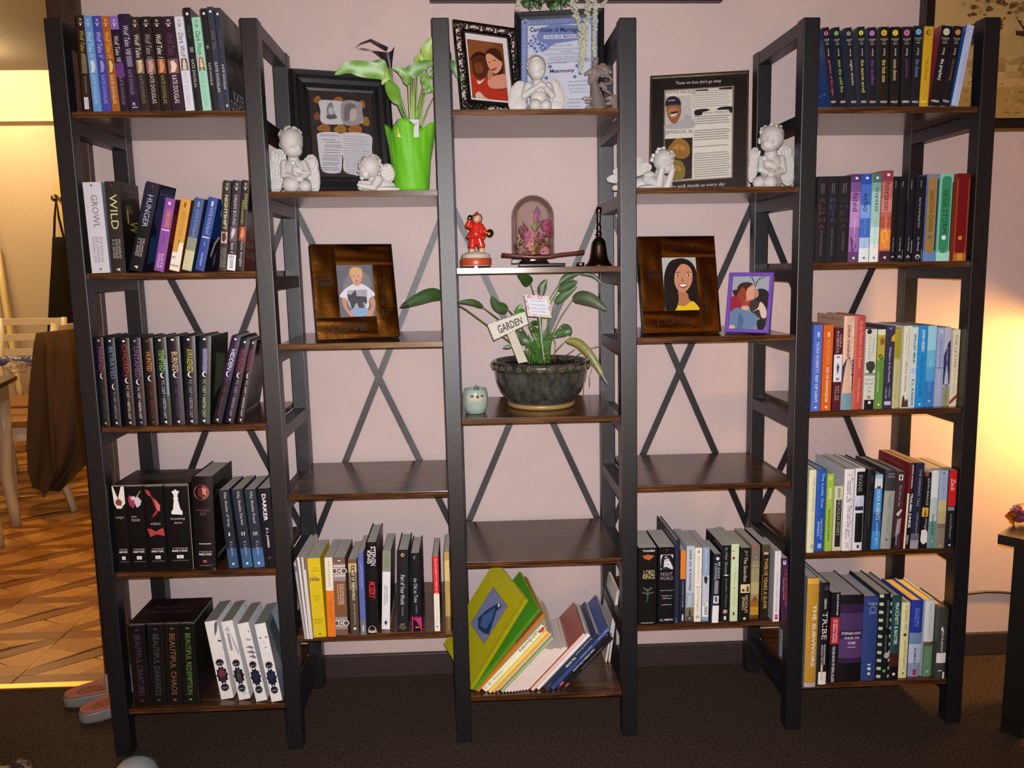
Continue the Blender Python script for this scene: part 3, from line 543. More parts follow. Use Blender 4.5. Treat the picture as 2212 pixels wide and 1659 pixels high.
row(220, 1270, 4.424, ZO[4], 3.2, G_A5, [
 B(320, 466, 1128, 258, 424, 358, '#0f0b0c', 'black book in the dark box set with dim mauve lettering', bt('CREATURES', '#3d2f3a'), d=.14, base=ZO[4] + .0014),
 B(470, 626, 1124, 428, 588, 356, '#0e0c0d', 'black book in the dark box set with dim grey green lettering', bt('DARKNESS', '#343c3c'), d=.14, base=ZO[4] + .0014),
 B(630, 776, 1120, 592, 742, 352, '#0f0c0b', 'black book in the dark box set with dim orange lettering', bt('CHAOS', '#6e4a2c'), d=.14, base=ZO[4] + .0014),
 B(780, 924, 1116, 746, 886, 348, '#0c0d0b', 'black book in the dark box set with green lettering', bt('REDEMPTION', '#4c6a34'), d=.14, base=ZO[4] + .0014),
 B(1142, 1262, 1066, 977, 1106, 325, '#c2c4cc', 'white paperback numbered NO. 2 with a face hidden behind dark hair', thirst(2, '#5a2630', [G('#4a4a58', (.0, .95), (.05, .7), (.2, .55), (.14, .8), (.04, .98)), G('#30323c', (.245, .72), (.255, .98), (.275, .96), (.27, .75)), G('#8f9098', (.35, .85), (.34, .99), (.37, .99))]), d=.125),
 B(1312, 1420, 1072, 1134, 1252, 325, '#c0c1c6', 'white paperback numbered NO. 1 with a library barcode', thirst(1, '#15151c', [G('#8f9098', (.1, .2), (.06, .5), (.4, .98), (.45, .85), (.2, .5)), R('#e4e4e8', .13, .38, .2, .6)] + [R('#33333a', .15 + i * .022, .162 + i * .022, .28, .5) for i in range(10)] + [R('#7fa4cc', .86, .94, .45, .75)]), d=.125),
 B(1477, 1582, 1088, 1288, 1406, 345, '#c4c5ca', 'white paperback with spread fingers across its spine', thirst(4, '#1c2030', [G('#7a7b84', (.09, .7), (.11, .95), (.14, .85)), G('#83848c', (.19, .4), (.21, .9), (.23, .75), (.22, .45)), G('#5a5b66', (.3, .2), (.29, .7), (.33, .98), (.335, .8), (.31, .4)), G('#5a5b66', (.36, .2), (.35, .75), (.39, .98), (.4, .8), (.375, .4)), G('#5a5b66', (.42, .3), (.41, .75), (.45, .98), (.46, .8), (.43, .45))]), d=.125),
 B(1622, 1728, 1090, 1452, 1568, 350, '#c6c7cc', 'white paperback with a woman\'s face, last one beside the post', thirst(5, '#1e1e40', [G('#b9bac0', (.05, .1), (.02, .6), (.1, .98), (.3, .98), (.36, .6), (.32, .2), (.2, .05)), G('#6a6c78', (.17, .15), (.165, .4), (.185, .38), (.19, .2)), G('#6a6c78', (.17, .65), (.165, .92), (.185, .9), (.19, .7)), G('#a0a0a8', (.2, .5), (.26, .42), (.265, .62)), G('#84848e', (.295, .42), (.29, .7), (.31, .68), (.315, .46))]), d=.125, sidecol='#5d6874', side=[G('#3a444e', (.1, .2), (.05, .6), (.6, .8), (.95, .6), (.6, .4)), G('#8d98a4', (.0, .5), (.0, 1), (.5, 1), (.3, .7))]),
], tone='#84817c')
G_B = 'books in the second bay from the doorway'
row(600, 1100, 5.183, ZE[3], 1.75, G_B, [
 B(300, 326, 1458, 174, 206, 600, '#9d9a9a', 'thin grey booklet, outermost of the three beside the post', [R('#5a5a62', .05, .12, .1, .9)], d=.17, base=None),
 B(329, 355, 1458, 213, 240, 545, '#cfcbca', 'thin white booklet between the grey booklet and the third one', [], d=.17),
 B(358, 396, 1457, 262, 300, 542, '#c9c3c1', 'thin white booklet leaning against the yellow book', [R('#7a4a3c', .0, .15, .6, 1)], d=.17),
 B(401, 550, 1436, 330, 470, 552, '#c9b01c', 'thick yellow paperback with dark plum lettering', [H('THE #1 NEW YORK TIMES', '#5a4c1c', .115, .13, .35, .75), H('BESTSELLER', '#5a4c1c', .15, .165, .3, .8), H('the', '#5a3040', .225, .24, .4, .6), H('Help', '#5a2f44', .235, .30, .08, .85, 1), H('"WINNING"', '#5a4c1c', .47, .485, .2, .75), H('SOUTHERN', '#5a4c1c', .50, .515, .25, .7), H('NOVEL', '#5a4c1c', .525, .54, .35, .65), H('KATHRYN', '#5a4c1c', .76, .785, .12, .85), H('STOCKETT', '#5a4c1c', .80, .825, .12, .85), O('#3a3414', .955, .5, .07)]),
 B(565, 648, 1428, 512, 608, 540, '#d6cdba', 'paperback with a cream upper and bright orange lower spine', [R('#d2701c', .415, 1), T('KIM EDWARDS', '#8a7f6e', .05, .36, .38, .62), O('#e8dccb', .40, .5, .18), T('THE MEMORY KEEPER\'S', '#a04812', .47, .80, .52, .75), T('DAUGHTER', '#a04812', .55, .72, .25, .46)]),
 B(656, 790, 1410, 620, 756, 541, '#6b5346', 'brown paperback with white circle ornaments and small cream lettering', [R('#8a8080', .08, .30), R('#d0c8c0', .10, .115), R('#d0c8c0', .225, .24), O('#cfc7bf', .17, .12, .26), O('#54423a', .17, .12, .19), O('#cfc7bf', .17, .5, .3), O('#54423a', .17, .5, .23), O('#b5a89e', .17, .5, .14), O('#cfc7bf', .17, .88, .26), O('#54423a', .17, .88, .19), R('#7a4a2e', .31, .72, .05, .9), R('#8a8080', .76, .92), O('#cfc7bf', .84, .12, .26), O('#54423a', .84, .12, .19), O('#cfc7bf', .84, .5, .3), O('#54423a', .84, .5, .23), O('#b5a89e', .84, .5, .14), O('#cfc7bf', .84, .88, .26), O('#54423a', .84, .88, .19), R('#d6cfc8', .028, .042, .4, .62)] + small(['ONE THOUSAND', 'WHITE WOMEN', 'The Journals of May Dodd'], '#d6cbb8', .33, .60, .2, .82)),
 B(820, 916, 1406, 794, 890, 562, '#4a3f36', 'brown and tan paperback reading A MAP OF THE WORLD', [R('#6a4e2c', 0, .05), R('#b59e6c', .05, .17), R('#6d6250', .17, .4), R('#3a2f22', .08, .3, .3, .72), T('A MAP OF THE WORLD', '#cfc09a', .09, .54, .35, .68, 1), T('JANE HAMILTON', '#b9a985', .58, .86, .38, .65), O('#c9c0b0', .915, .5, .18)]),
 B(930, 992, 1406, 906, 975, 492, '#56609c', 'violet blue paperback with a small white title, left of the tall black one', [T('ANGELS  Reaching Heights', '#a9b0cf', .12, .43, .4, .66), R('#6a6a70', .82, 1), R('#b0b0b4', .88, .96, .35, .65)]),
 B(999, 1120, 1398, 982, 1108, 375, '#141214', 'tall black hardback with a jagged red title', [T('STEPHEN', '#cfcaca', .04, .25, .45, .9, 1), T('KING', '#cfcaca', .085, .225, .12, .44, 1), T('MISERY', '#c22430', .42, .61, .25, .85, 1, .25), O('#a9a5a2', .945, .5, .36), O('#1a1616', .94, .5, .28), H('VIKING', '#c9c5c2', .955, .985, .08, .95, 1)], hard=True, sidecol='#1a1718', side=[G('#5a5856', (.02, .1), (.0, .5), (.3, .3)), G('#5a1a20', (.3, .1), (.25, .6), (.5, .5), (.5, .1))]),
 B(1164, 1256, 1348, 1172, 1268, 472, '#cfced2', 'white paperback with a mossy green band at its head', [R('#7d8470', 0, .26), T('DREAM', '#55604c', .04, .24, .55, .8), T('LEGEND', '#55604c', .02, .22, .25, .5), T('RICHARD', '#3a3a3e', .45, .66, .5, .7), T('MATHESON', '#3a3a3e', .43, .68, .22, .42), G('#2a2a2e', (.87, .5), (.9, .4), (.91, .25), (.925, .4), (.95, .5), (.925, .6), (.91, .75), (.9, .6))], sidecol='#23262a', side=[G('#6a7a5c', (0, 0), (0, .8), (.2, .6), (.28, .0)), G('#3a2030', (.4, .2), (.5, .7), (.6, .2)), G('#c9cacd', (.88, 0), (.8, .9), (.95, .9), (1, 0))]),
 B(1342, 1456, 1370, 1334, 1470, 462, '#1d1f24', 'black hardback with a gold swirl and white fairy tale lettering', [O('#c2a35c', .055, .48, .17), O('#1d1f24', .055, .52, .09), T('Part of Your World', '#c3c8cf', .30, .66, .3, .68), T('A TWISTED TALE', '#8f949c', .68, .80, .42, .56)] + [G('#7a7450', (.9, .3), (.895, .7), (.91, .7), (.912, .3)), G('#4a4a3c', (.93, .1), (.91, .5), (.95, .9), (.98, .6), (.96, .2))], hard=True),
 B(1507, 1616, 1372, 1482, 1600, 494, '#16151b', 'black hardback with a ragged hot pink foot', [O('#8f8a94', .05, .5, .17), O('#16151b', .052, .56, .14), T('As Old as Time', '#9cc0bd', .31, .62, .3, .66), T('A TWISTED TALE', '#8f949c', .645, .76, .42, .56), G('#b02c6a', (1, 0), (.81, .02), (.79, .12), (.82, .2), (.8, .35), (.83, .4), (.79, .5), (.83, .58), (.8, .68), (.82, .75), (.8, .9), (.82, .98), (1, 1)), R('#d0803c', .93, .945, .35, .7)], hard=True, sidecol='#2a1512', side=[G('#5a2e22', (0, .1), (.1, .9), (.5, .6), (.4, .1)), G('#3c3c42', (.3, .5), (.35, .9), (.6, .7))]),
 B(1756, 1822, 1366, 1746, 1810, 520, '#d8d2c6', 'narrow paperback with a red upper spine and a cream lower one', [R('#c3272c', 0, .5), T('ELIZABETH BERG', '#d8b3ac', .04, .46, .36, .66), O('#c9a59c', .5, .5, .25), T('WE ARE ALL WELCOME HERE', '#9b8f84', .55, .88, .38, .62), R('#3a3632', .925, .95, .4, .6)], sidecol='#5a4636'),
 B(1884, 1958, 1402, 1857, 1944, 478, '#a58a4c', 'golden tan paperback beside the post, last of the second bay', [R('#c2aa6c', .1, .35), R('#6a5232', .78, 1), T('CHRIS BOHJALIAN', '#c9b489', .55, .94, .5, .72)]),
])
G_D = 'books in the fourth bay from the doorway'
row(1340, 1100, 5.267, ZE[3], 1.8, G_D, [
 B(205, 404, 1318, 196, 425, 440, '#100f0f', 'thick black paperback with gold capitals and a silver tree emblem', [H('TOLKIEN', '#c9c9c9', .025, .05, .22, .88, 1), G('#a8552a', (.1, .2), (.085, .5), (.1, .85), (.13, .75), (.16, .55), (.135, .3)), H('LORD', '#bfae78', .285, .35, .28, .88), H('RINGS', '#bfae78', .35, .40, .24, .9)] + [G('#4c5450', (.52, .48), (.52, .54), (.66, .54), (.7, .46), (.7, .42), (.66, .48)), G('#4c5450', (.52, .25), (.5, .3), (.545, .5), (.56, .49)), G('#4c5450', (.52, .78), (.5, .72), (.545, .5), (.56, .52)), G('#4c5450', (.58, .2), (.565, .2), (.58, .5), (.6, .5)), G('#4c5450', (.58, .82), (.565, .82), (.58, .5), (.6, .5)), R('#8f8d8a', .965, .975, .15, .85)]),
 B(430, 606, 1310, 430, 632, 432, '#100f13', 'thick black paperback with a black and white portrait of a woman', [O('#6a2f2a', .035, .52, .06), R('#bfbfc4', .095, .285, .12, .88), G('#16151a', (.1, .25), (.1, .75), (.16, .92), (.27, .9), (.2, .75), (.14, .6), (.16, .35), (.285, .3), (.27, .12), (.16, .15)), G('#2a292e', (.26, .2), (.25, .5), (.285, .8), (.285, .2)), R('#2a292e', .165, .172, .42, .52), R('#2a292e', .165, .172, .6, .7), G('#4a4448', (.22, .5), (.215, .62), (.23, .6)), H('NIGHT', '#8f7f96', .32, .365, .14, .86), H('WORLD', '#8f7f96', .375, .42, .1, .9), H('Secret Vampire', '#b3b1b6', .545, .565, .12, .92), H('Daughters of', '#b3b1b6', .615, .635, .2, .86), H('Darkness', '#b3b1b6', .645, .665, .28, .8), H('Spellbinder', '#b3b1b6', .73, .75, .2, .84), H('L.J. SMITH', '#c9c7cc', .925, .955, .12, .9, 1)]),
 B(612, 668, 1302, 630, 684, 352, '#23283a', 'tall thin navy hardback standing above its neighbours', [R('#5a6478', .93, .99, .3, .5)], hard=True, d=.2, sidecol='#3a3c44'),
 B(672, 735, 1278, 690, 750, 470, '#1c2033', 'slim paperback with an orange upper half and navy lower half', [R('#c8742c', 0, .40), T('A LONG WALK TO WATER', '#a9acb6', .43, .80, .4, .64), R('#b9bbc2', .9, .99, .4, .7)]),
 B(742, 830, 1275, 766, 862, 417, '#a9b3bd', 'pale grey blue paperback with bold dark lower case lettering', [T('sold on a monday', '#2c3440', .05, .60, .3, .68, 1), R('#8a97a8', .62, .8), T('KRISTINA', '#cfd6dc', .66, .78, .5, .7), T('MCMORRIS', '#cfd6dc', .66, .80, .22, .42), R('#6d6a48', .81, .93), G('#3a3422', (.85, .4), (.83, .6), (.93, .7), (.93, .35)), R('#4a4434', .93, 1), O('#7fa0b4', .96, .5, .13)]),
 B(834, 916, 1280, 868, 950, 437, '#d8d2c4', 'cream paperback with slanted grey lettering and a small winged mark', [O('#8f8a82', .055, .5, .2), T('Before We Were Yours', '#8f8a88', .11, .47, .35, .68, 0, .25), G('#8a857c', (.53, .1), (.52, .4), (.525, .5), (.52, .6), (.53, .9), (.535, .5)), T('Lisa Wingate', '#6f6a66', .56, .86, .3, .7), O('#4a4642', .935, .5, .22), O('#d8d2c4', .935, .5, .13)]),
 B(921, 1004, 1273, 958, 1036, 432, '#8296b0', 'grey blue paperback with a barcode sticker low on its spine', [T('Painted in Blood', '#b9c6d6', .04, .34, .35, .65), R('#b0b6c2', .38, .74), G('#2a2c36', (.4, .2), (.385, .55), (.42, .8), (.5, .6), (.47, .3)), R('#e3e4ea', .745, .94, .05, .92), H('229', '#2a2a30', .755, .785, .1, .6, 1)] + [R('#2e2e36', .80 + i * .02, .81 + i * .02, .35, .8) for i in range(6)]),
 B(1032, 1116, 1300, 1072, 1150, 512, '#1d1e28', 'dark paperback with white bands at its foot and torn grey lettering', [O('#c9c9cc', .065, .5, .24), T('90 DAYS', '#9fa1ac', .11, .35, .52, .9, 1), T('& COUNTING', '#9fa1ac', .13, .37, .12, .46, 1), R('#7d7f8a', .38, .57, .2, .75), R('#c2c4cc', .60, .71, .12, .9), R('#d4d5dc', .74, .99, .05, .98), G('#4a4a54', (.62, .3), (.61, .6), (.68, .7), (.69, .4))]),
 B(1137, 1240, 1275, 1166, 1272, 412, '#14171a', 'black paperback with a small pink rose at its foot', [T('In Her Shoes', '#8f948c', .03, .36, .35, .68), G('#c9c9c4', (.39, .2), (.38, .45), (.36, .5), (.38, .55), (.39, .85), (.4, .5)), T('Jennifer Weiner', '#6f746c', .43, .82, .38, .7), O('#a87078', .87, .5, .26), O('#c2929a', .865, .48, .14), R('#c9c9c4', .93, .98, .36, .62)]),
 B(1243, 1330, 1275, 1279, 1368, 395, '#bccaa4', 'pale green paperback with red blots near its head', [O('#7a4434', .09, .25, .1), O('#8a3434', .18, .3, .2), T('The Appetites', '#7d8a6c', .28, .52, .4, .62), G('#3a4234', (.55, .5), (.56, .42), (.575, .5), (.56, .58)), T('Ken Nguyen', '#7d8a6c', .6, .8, .42, .62), R('#4a5040', .88, .92, .35, .6)]),
 B(1352, 1466, 1288, 1390, 1500, 440, '#161412', 'black paperback with cream title and a small beach photograph', [T('The Guardian', '#c4bba6', .12, .45, .3, .66), T('JH', '#8f8a80', .03, .10, .3, .7), R('#c9b98f', .485, .60, .03, .97), G('#5a3a20', (.52, .65), (.50, .75), (.52, .85), (.58, .9), (.59, .6)), G('#4a3424', (.55, .2), (.54, .4), (.58, .45), (.58, .15)), T('NICHOLAS', '#c4b48a', .63, .87, .52, .82), T('SPARKS', '#c4b48a', .65, .83, .18, .48), O('#b9a86a', .945, .5, .16)]),
 B(1472, 1568, 1242, 1506, 1598, 410, '#8f8560', 'sepia paperback with a misty desert hill on its spine', [R('#6a655c', 0, .22), R('#807a64', .22, .32), O('#b5472c', .02, .2, .2), R('#a39a6c', .5, .66), G('#7a4a20', (.76, .1), (.70, .4), (.68, .5), (.71, .7), (.76, .98)), R('#8a5a22', .76, .84), R('#b0822a', .84, .95), R('#5a4018', .95, 1), R('#b9b3a0', .16, .165, .3, .6), R('#b9b3a0', .21, .215, .2, .7), R('#c4bda8', .27, .277, .15, .75)]),
 B(1590, 1680, 1246, 1606, 1700, 404, '#241d15', 'dark brown paperback reading TWELVE YEARS A SLAVE in gold', [R('#4a3d2c', 0, .1), R('#b3a488', .1, .13, .2, .8), T('TWELVE YEARS A SLAVE', '#b0884c', .18, .86, .32, .76, 1), R('#8a6a3c', .4, .75, .08, .13)]),
 B(1731, 1806, 1280, 1746, 1816, 476, '#cdcdd2', 'white paperback with slanted grey lettering and a red square at its foot', [T('RUTA SEPETYS', '#9c9ca4', .03, .25, .4, .62), T('between shades of gray', '#6f6f78', .3, .87, .32, .66, 0, .25), R('#9c2f38', .90, .965, .3, .75), R('#d8b0b0', .92, .93, .4, .65)], sidecol='#9a9ca0'),
 B(1831, 1906, 1281, 1824, 1912, 560, '#3a2440', 'purple paperback with tangled red lettering beside the post', [R('#c9c7cc', .04, .10, .3, .7), G('#2a1a30', (.05, .4), (.045, .6), (.09, .5)), T('THE SECRET GARDEN', '#b0403c', .17, .75, .5, .85), T('Frances Hodgson Burnett', '#c9bcc9', .31, .65, .25, .42)], d=.1),
])
G_E1 = 'books on the top shelf beside the tree picture'
def moonset(n, cc, title, tc, s1=.6, pub='VOLO', wide=.3): return [O(cc, .075, .5, .3), H(n, '#3a3a34', .055, .095, .38, .62), H('DAUGHTERS', '#a9a6a4', .145, .163, .12, .88), H('OF THE', '#a9a6a4', .17, .185, .3, .7), H('MOON', '#a9a6a4', .20, .22, .3, .7), T('ewing', '#b5b1ad', .27, .36, .4, .66), T(title, tc, .41, s1, .32, .74), H(pub, '#bdb9b4', .925, .955, .14, .86, 1)]
row(1680, 20, 4.147, ZO[0], 2.1, G_E1, [
 B(470, 532, 860, 396, 460, 150, '#171318', 'black paperback with a rose pink disc and pink title, top shelf by the tree picture', moonset('1', '#c06a78', 'goddess of the night', '#b04a78', .86), sidecol='#1f3c70', side=[R('#2a4c86', .0, 1, .0, .3), H('goddess of the night', '#6d8ab0', .8, .83, .1, .9), R('#7f97b8', .86, .9, .1, .35)]),
 B(551, 622, 860, 488, 552, 150, '#14151a', 'black paperback with a leaf green disc and green title', moonset('2', '#62a04a', 'into the cold fire', '#7da85a', .82), sidecol='#22304c'),
 B(648, 716, 858, 600, 662, 150, '#1a1a20', 'black paperback with a grey disc and white title', moonset('3', '#7d7a76', 'night shade', '#b0aeac', .73), sidecol='#2c3650'),
 B(738, 802, 858, 708, 782, 142, '#17191c', 'black paperback with a yellow green disc and yellow title', moonset('4', '#b0b83a', 'the secret scroll', '#b8b868', .82), sidecol='#3a3f50'),
 B(813, 886, 858, 803, 886, 146, '#19161f', 'black paperback with a lilac disc and purple title', moonset('5', '#9a70b4', 'the sacrifice', '#6a4a94', .72), sidecol='#3a3f50'),
 B(905, 986, 856, 906, 1002, 140, '#1a1815', 'black paperback with an amber disc and pale yellow title', moonset('6', '#c09438', 'the lost one', '#c2b464', .69), sidecol='#3a3a40'),
 B(1000, 1082, 856, 1010, 1100, 140, '#171616', 'black paperback with a golden yellow disc and cream title', moonset('7', '#bcae3a', 'moon demon', '#b9a884', .67)),
 B(1100, 1184, 856, 1110, 1206, 140, '#17161b', 'black paperback with a mauve pink disc and dim magenta title', moonset('8', '#b0608a', 'possession', '#6a3a68', .63, 'HYPERION')),
 B(1187, 1266, 856, 1212, 1302, 148, '#161820', 'black paperback with a sky blue disc and blue title', moonset('9', '#5a9cc4', 'the choice', '#5d80b0', .63)),
 B(1268, 1340, 858, 1314, 1405, 140, '#a8861c', 'mustard yellow paperback among the black ones on the top shelf', [O('#2a2412', .075, .5, .3), O('#a8861c', .075, .54, .22), H('10', '#2a2412', .06, .09, .4, .62), H('DAUGHTERS', '#8a6e1c', .145, .163, .12, .88), H('OF THE', '#8a6e1c', .17, .185, .3, .7), T('the talisman', '#6a5214', .41, .68, .35, .72), R('#d0b45a', .93, .945, .15, .8)], sidecol='#8a6e1c'),
 B(1350, 1450, 860, 1470, 1570, 142, '#141216', 'black paperback with a pale sage disc, leaning and showing a red cover', moonset('11', '#a9b9a0', 'the prophecy', '#cfcac8', .68, 'HYPERION'), sidecol='#7a2a34'),
 B(1456, 1536, 860, 1580, 1666, 146, '#14131a', 'black paperback with an orange disc, leaning', moonset('12', '#c07030', 'the becoming', '#7a5040', .68), sidecol='#2a1a3a'),
 B(1556, 1612, 864, 1690, 1770, 140, '#93a2c0', 'pale blue paperback leaning at the end of the row', [O('#7a88a8', .075, .5, .3), O('#a5b2cc', .075, .54, .22), T('the final eclipse', '#6f7a90', .35, .75, .35, .7)], sidecol='#23509c'),
], Y=0.0095)
G_E2 = 'books on the second shelf beside the tree picture'
def alpha(letters_, c): return [H(ch, c, .25 + i * .075, .30 + i * .075, .2, .8) for i, ch in enumerate(letters_)]
def noel(t, c, s0, s1, ac): return [R('#d6d2d8', .035, .06, .4, .66), T(t, c, s0, s1, .25, .78), T('alyson noel', ac, .50, .84, .36, .64)]
def meno(c, extra=()): return list(extra) + [T('A.J. Manange', '#b9bcc4', .71, .88, .4, .6), O('#a9adb6', .945, .5, .22), O('#11131c', .952, .5, .13)]
row(1680, 340, 4.608, ZO[1], 1.85, G_E2, [
 B(370, 472, 1040, 388, 493, 190, '#1c1b20', 'black paperback with dim red stacked letters, beside the post', small(['Jasinda', 'Wilder'], '#6f6f78', .08, .2, .3, .7) + alpha('ALPHA', '#5a2f30') + [T('NEW YORK TIMES BESTSELLER', '#5a5a62', .62, .92, .4, .6)], sidecol='#222428'),
 B(475, 577, 1038, 497, 602, 188, '#1b1c22', 'black paperback with dim blue stacked letters', small(['Jasinda', 'Wilder'], '#6f6f78', .08, .2, .3, .7) + alpha('BETA', '#333d55') + [T('NEW YORK TIMES BESTSELLER', '#5a5a62', .6, .92, .4, .6)]),
 B(580, 695, 1036, 606, 730, 186, '#1c1c20', 'black paperback with dim grey stacked letters, left of the lilac one', small(['Jasinda', 'Wilder'], '#75757c', .08, .2, .3, .7) + alpha('OMEGA', '#33323c') + [T('NEW YORK TIMES BESTSELLER', '#5a5a62', .64, .86, .4, .6)]),
 B(698, 796, 1033, 730, 836, 165, '#8a5f9c', 'lilac paperback reading fated in lower case', [R('#4a3058', 0, .09), R('#6a4880', .09, .2), R('#a57cb4', .3, .6), R('#5a3a68', .88, 1), G('#5a3a6c', (.7, .1), (.75, .5), (.82, .8), (.9, .3))] + noel('fated', '#2e1f38', .21, .42, '#c9a8d2') + logo('#e0d6e4', .955, .12)),
 B(799, 901, 1031, 840, 940, 163, '#3a64b4', 'blue paperback reading echo with white clouds at its foot', [R('#24469c', 0, .12), R('#6d92d0', .35, .5), R('#9cb4dc', .72, .84), R('#c9d2e6', .84, 1)] + noel('echo', '#16223f', .22, .42, '#6d8cc4') + logo('#3a4a6c', .955, .12)),
 B(904, 997, 1030, 944, 1030, 161, '#8fb8b4', 'mint paperback reading mystic between the blue and the red one', [R('#42645e', 0, .1), R('#6a958e', .1, .2), R('#b4d0cc', .6, .8), R('#d2e0de', .8, 1)] + noel('mystic', '#1e3634', .16, .43, '#7a9c98') + logo('#3a5552', .955, .12)),
 B(1003, 1110, 1028, 1043, 1150, 130, '#a8605a', 'red and fiery orange paperback reading horizon', [R('#7a3442', 0, .12), R('#b8746a', .3, .45), R('#a04a38', .5, .62), R('#cf7a2c', .64, .86), G('#e8a04a', (.66, .1), (.64, .6), (.75, .8), (.8, .2)), R('#3a2230', .88, 1)] + noel('horizon', '#3a1e22', .13, .43, '#d8a08a') + logo('#e0d8dc', .955, .12)),
 B(1113, 1164, 1025, 1151, 1214, 190, '#11131c', 'slim black paperback next to the fiery red one', meno('', [T('Genesis', '#8f929c', .05, .14, .4, .6)])),
 B(1167, 1247, 1025, 1217, 1282, 190, '#11131c', 'black paperback second from the fiery red one', meno('', [T('Fallen', '#8f929c', .06, .12, .4, .6), R('#8f929c', .86, .97, .85, .9)])),
 B(1250, 1332, 1025, 1285, 1350, 190, '#12141c', 'black paperback with a speckled white line on its edge', meno('', [T('Revelation', '#8f929c', .05, .15, .45, .65), R('#b9bcc4', .75, .9, .92, .98), R('#5a5e6c', .0, .3, .0, .05)])),
 B(1336, 1436, 1023, 1360, 1472, 188, '#12141e', 'black paperback with a line of tiny white lettering down its middle', meno('', [T('Recovery', '#8f929c', .05, .13, .4, .58), T('Book Four of the Guardian Series', '#a9adb6', .25, .6, .4, .58), R('#8f929c', .86, .98, .85, .9)])),
 B(1440, 1560, 1024, 1482, 1612, 165, '#4a5f92', 'thick paperback with a tan panel on a marbled blue ground', [R('#6d7288', 0, .05), R('#1a2234', .06, .88, .9, 1), R('#5a78b0', .88, 1), G('#8a6e3a', (.04, .3), (.06, .15), (.86, .12), (.9, .3), (.91, .5), (.9, .7), (.86, .85), (.06, .85), (.04, .7)), T('SHADOW DAWN', '#4a3818', .18, .66, .3, .66), O('#2f3c6c', .72, .45, .15), O('#8a6e3a', .72, .45, .09)]),
 B(1570, 1706, 1024, 1617, 1752, 160, '#6fae9c', 'thick teal paperback with a green panel and white disc', [R('#8fc8ba', .9, 1), R('#1a2a28', .1, .88, .93, 1), G('#2f7a58', (.03, .3), (.06, .15), (.86, .12), (.9, .3), (.91, .5), (.9, .7), (.86, .85), (.06, .85), (.03, .7)), T('SIEGE STORM', '#123a2a', .18, .68, .3, .68), O('#c9dcd4', .73, .48, .17)]),
 B(1742, 1868, 1022, 1772, 1908, 160, '#8a3a22', 'thick red paperback with an orange disc, last before the post', [R('#5a1612', 0, .06), G('#641012', (.04, .2), (.06, .12), (.88, .1), (.91, .3), (.91, .7), (.88, .88), (.06, .88), (.04, .8)), R('#a85a2c', .92, 1, 0, 1), O('#b87a2a', .735, .45, .16), R('#b8862c', .91, .99, .3, .7)]),
], Y=0.0095)
G_E3 = 'books on the third shelf beside the tree picture'
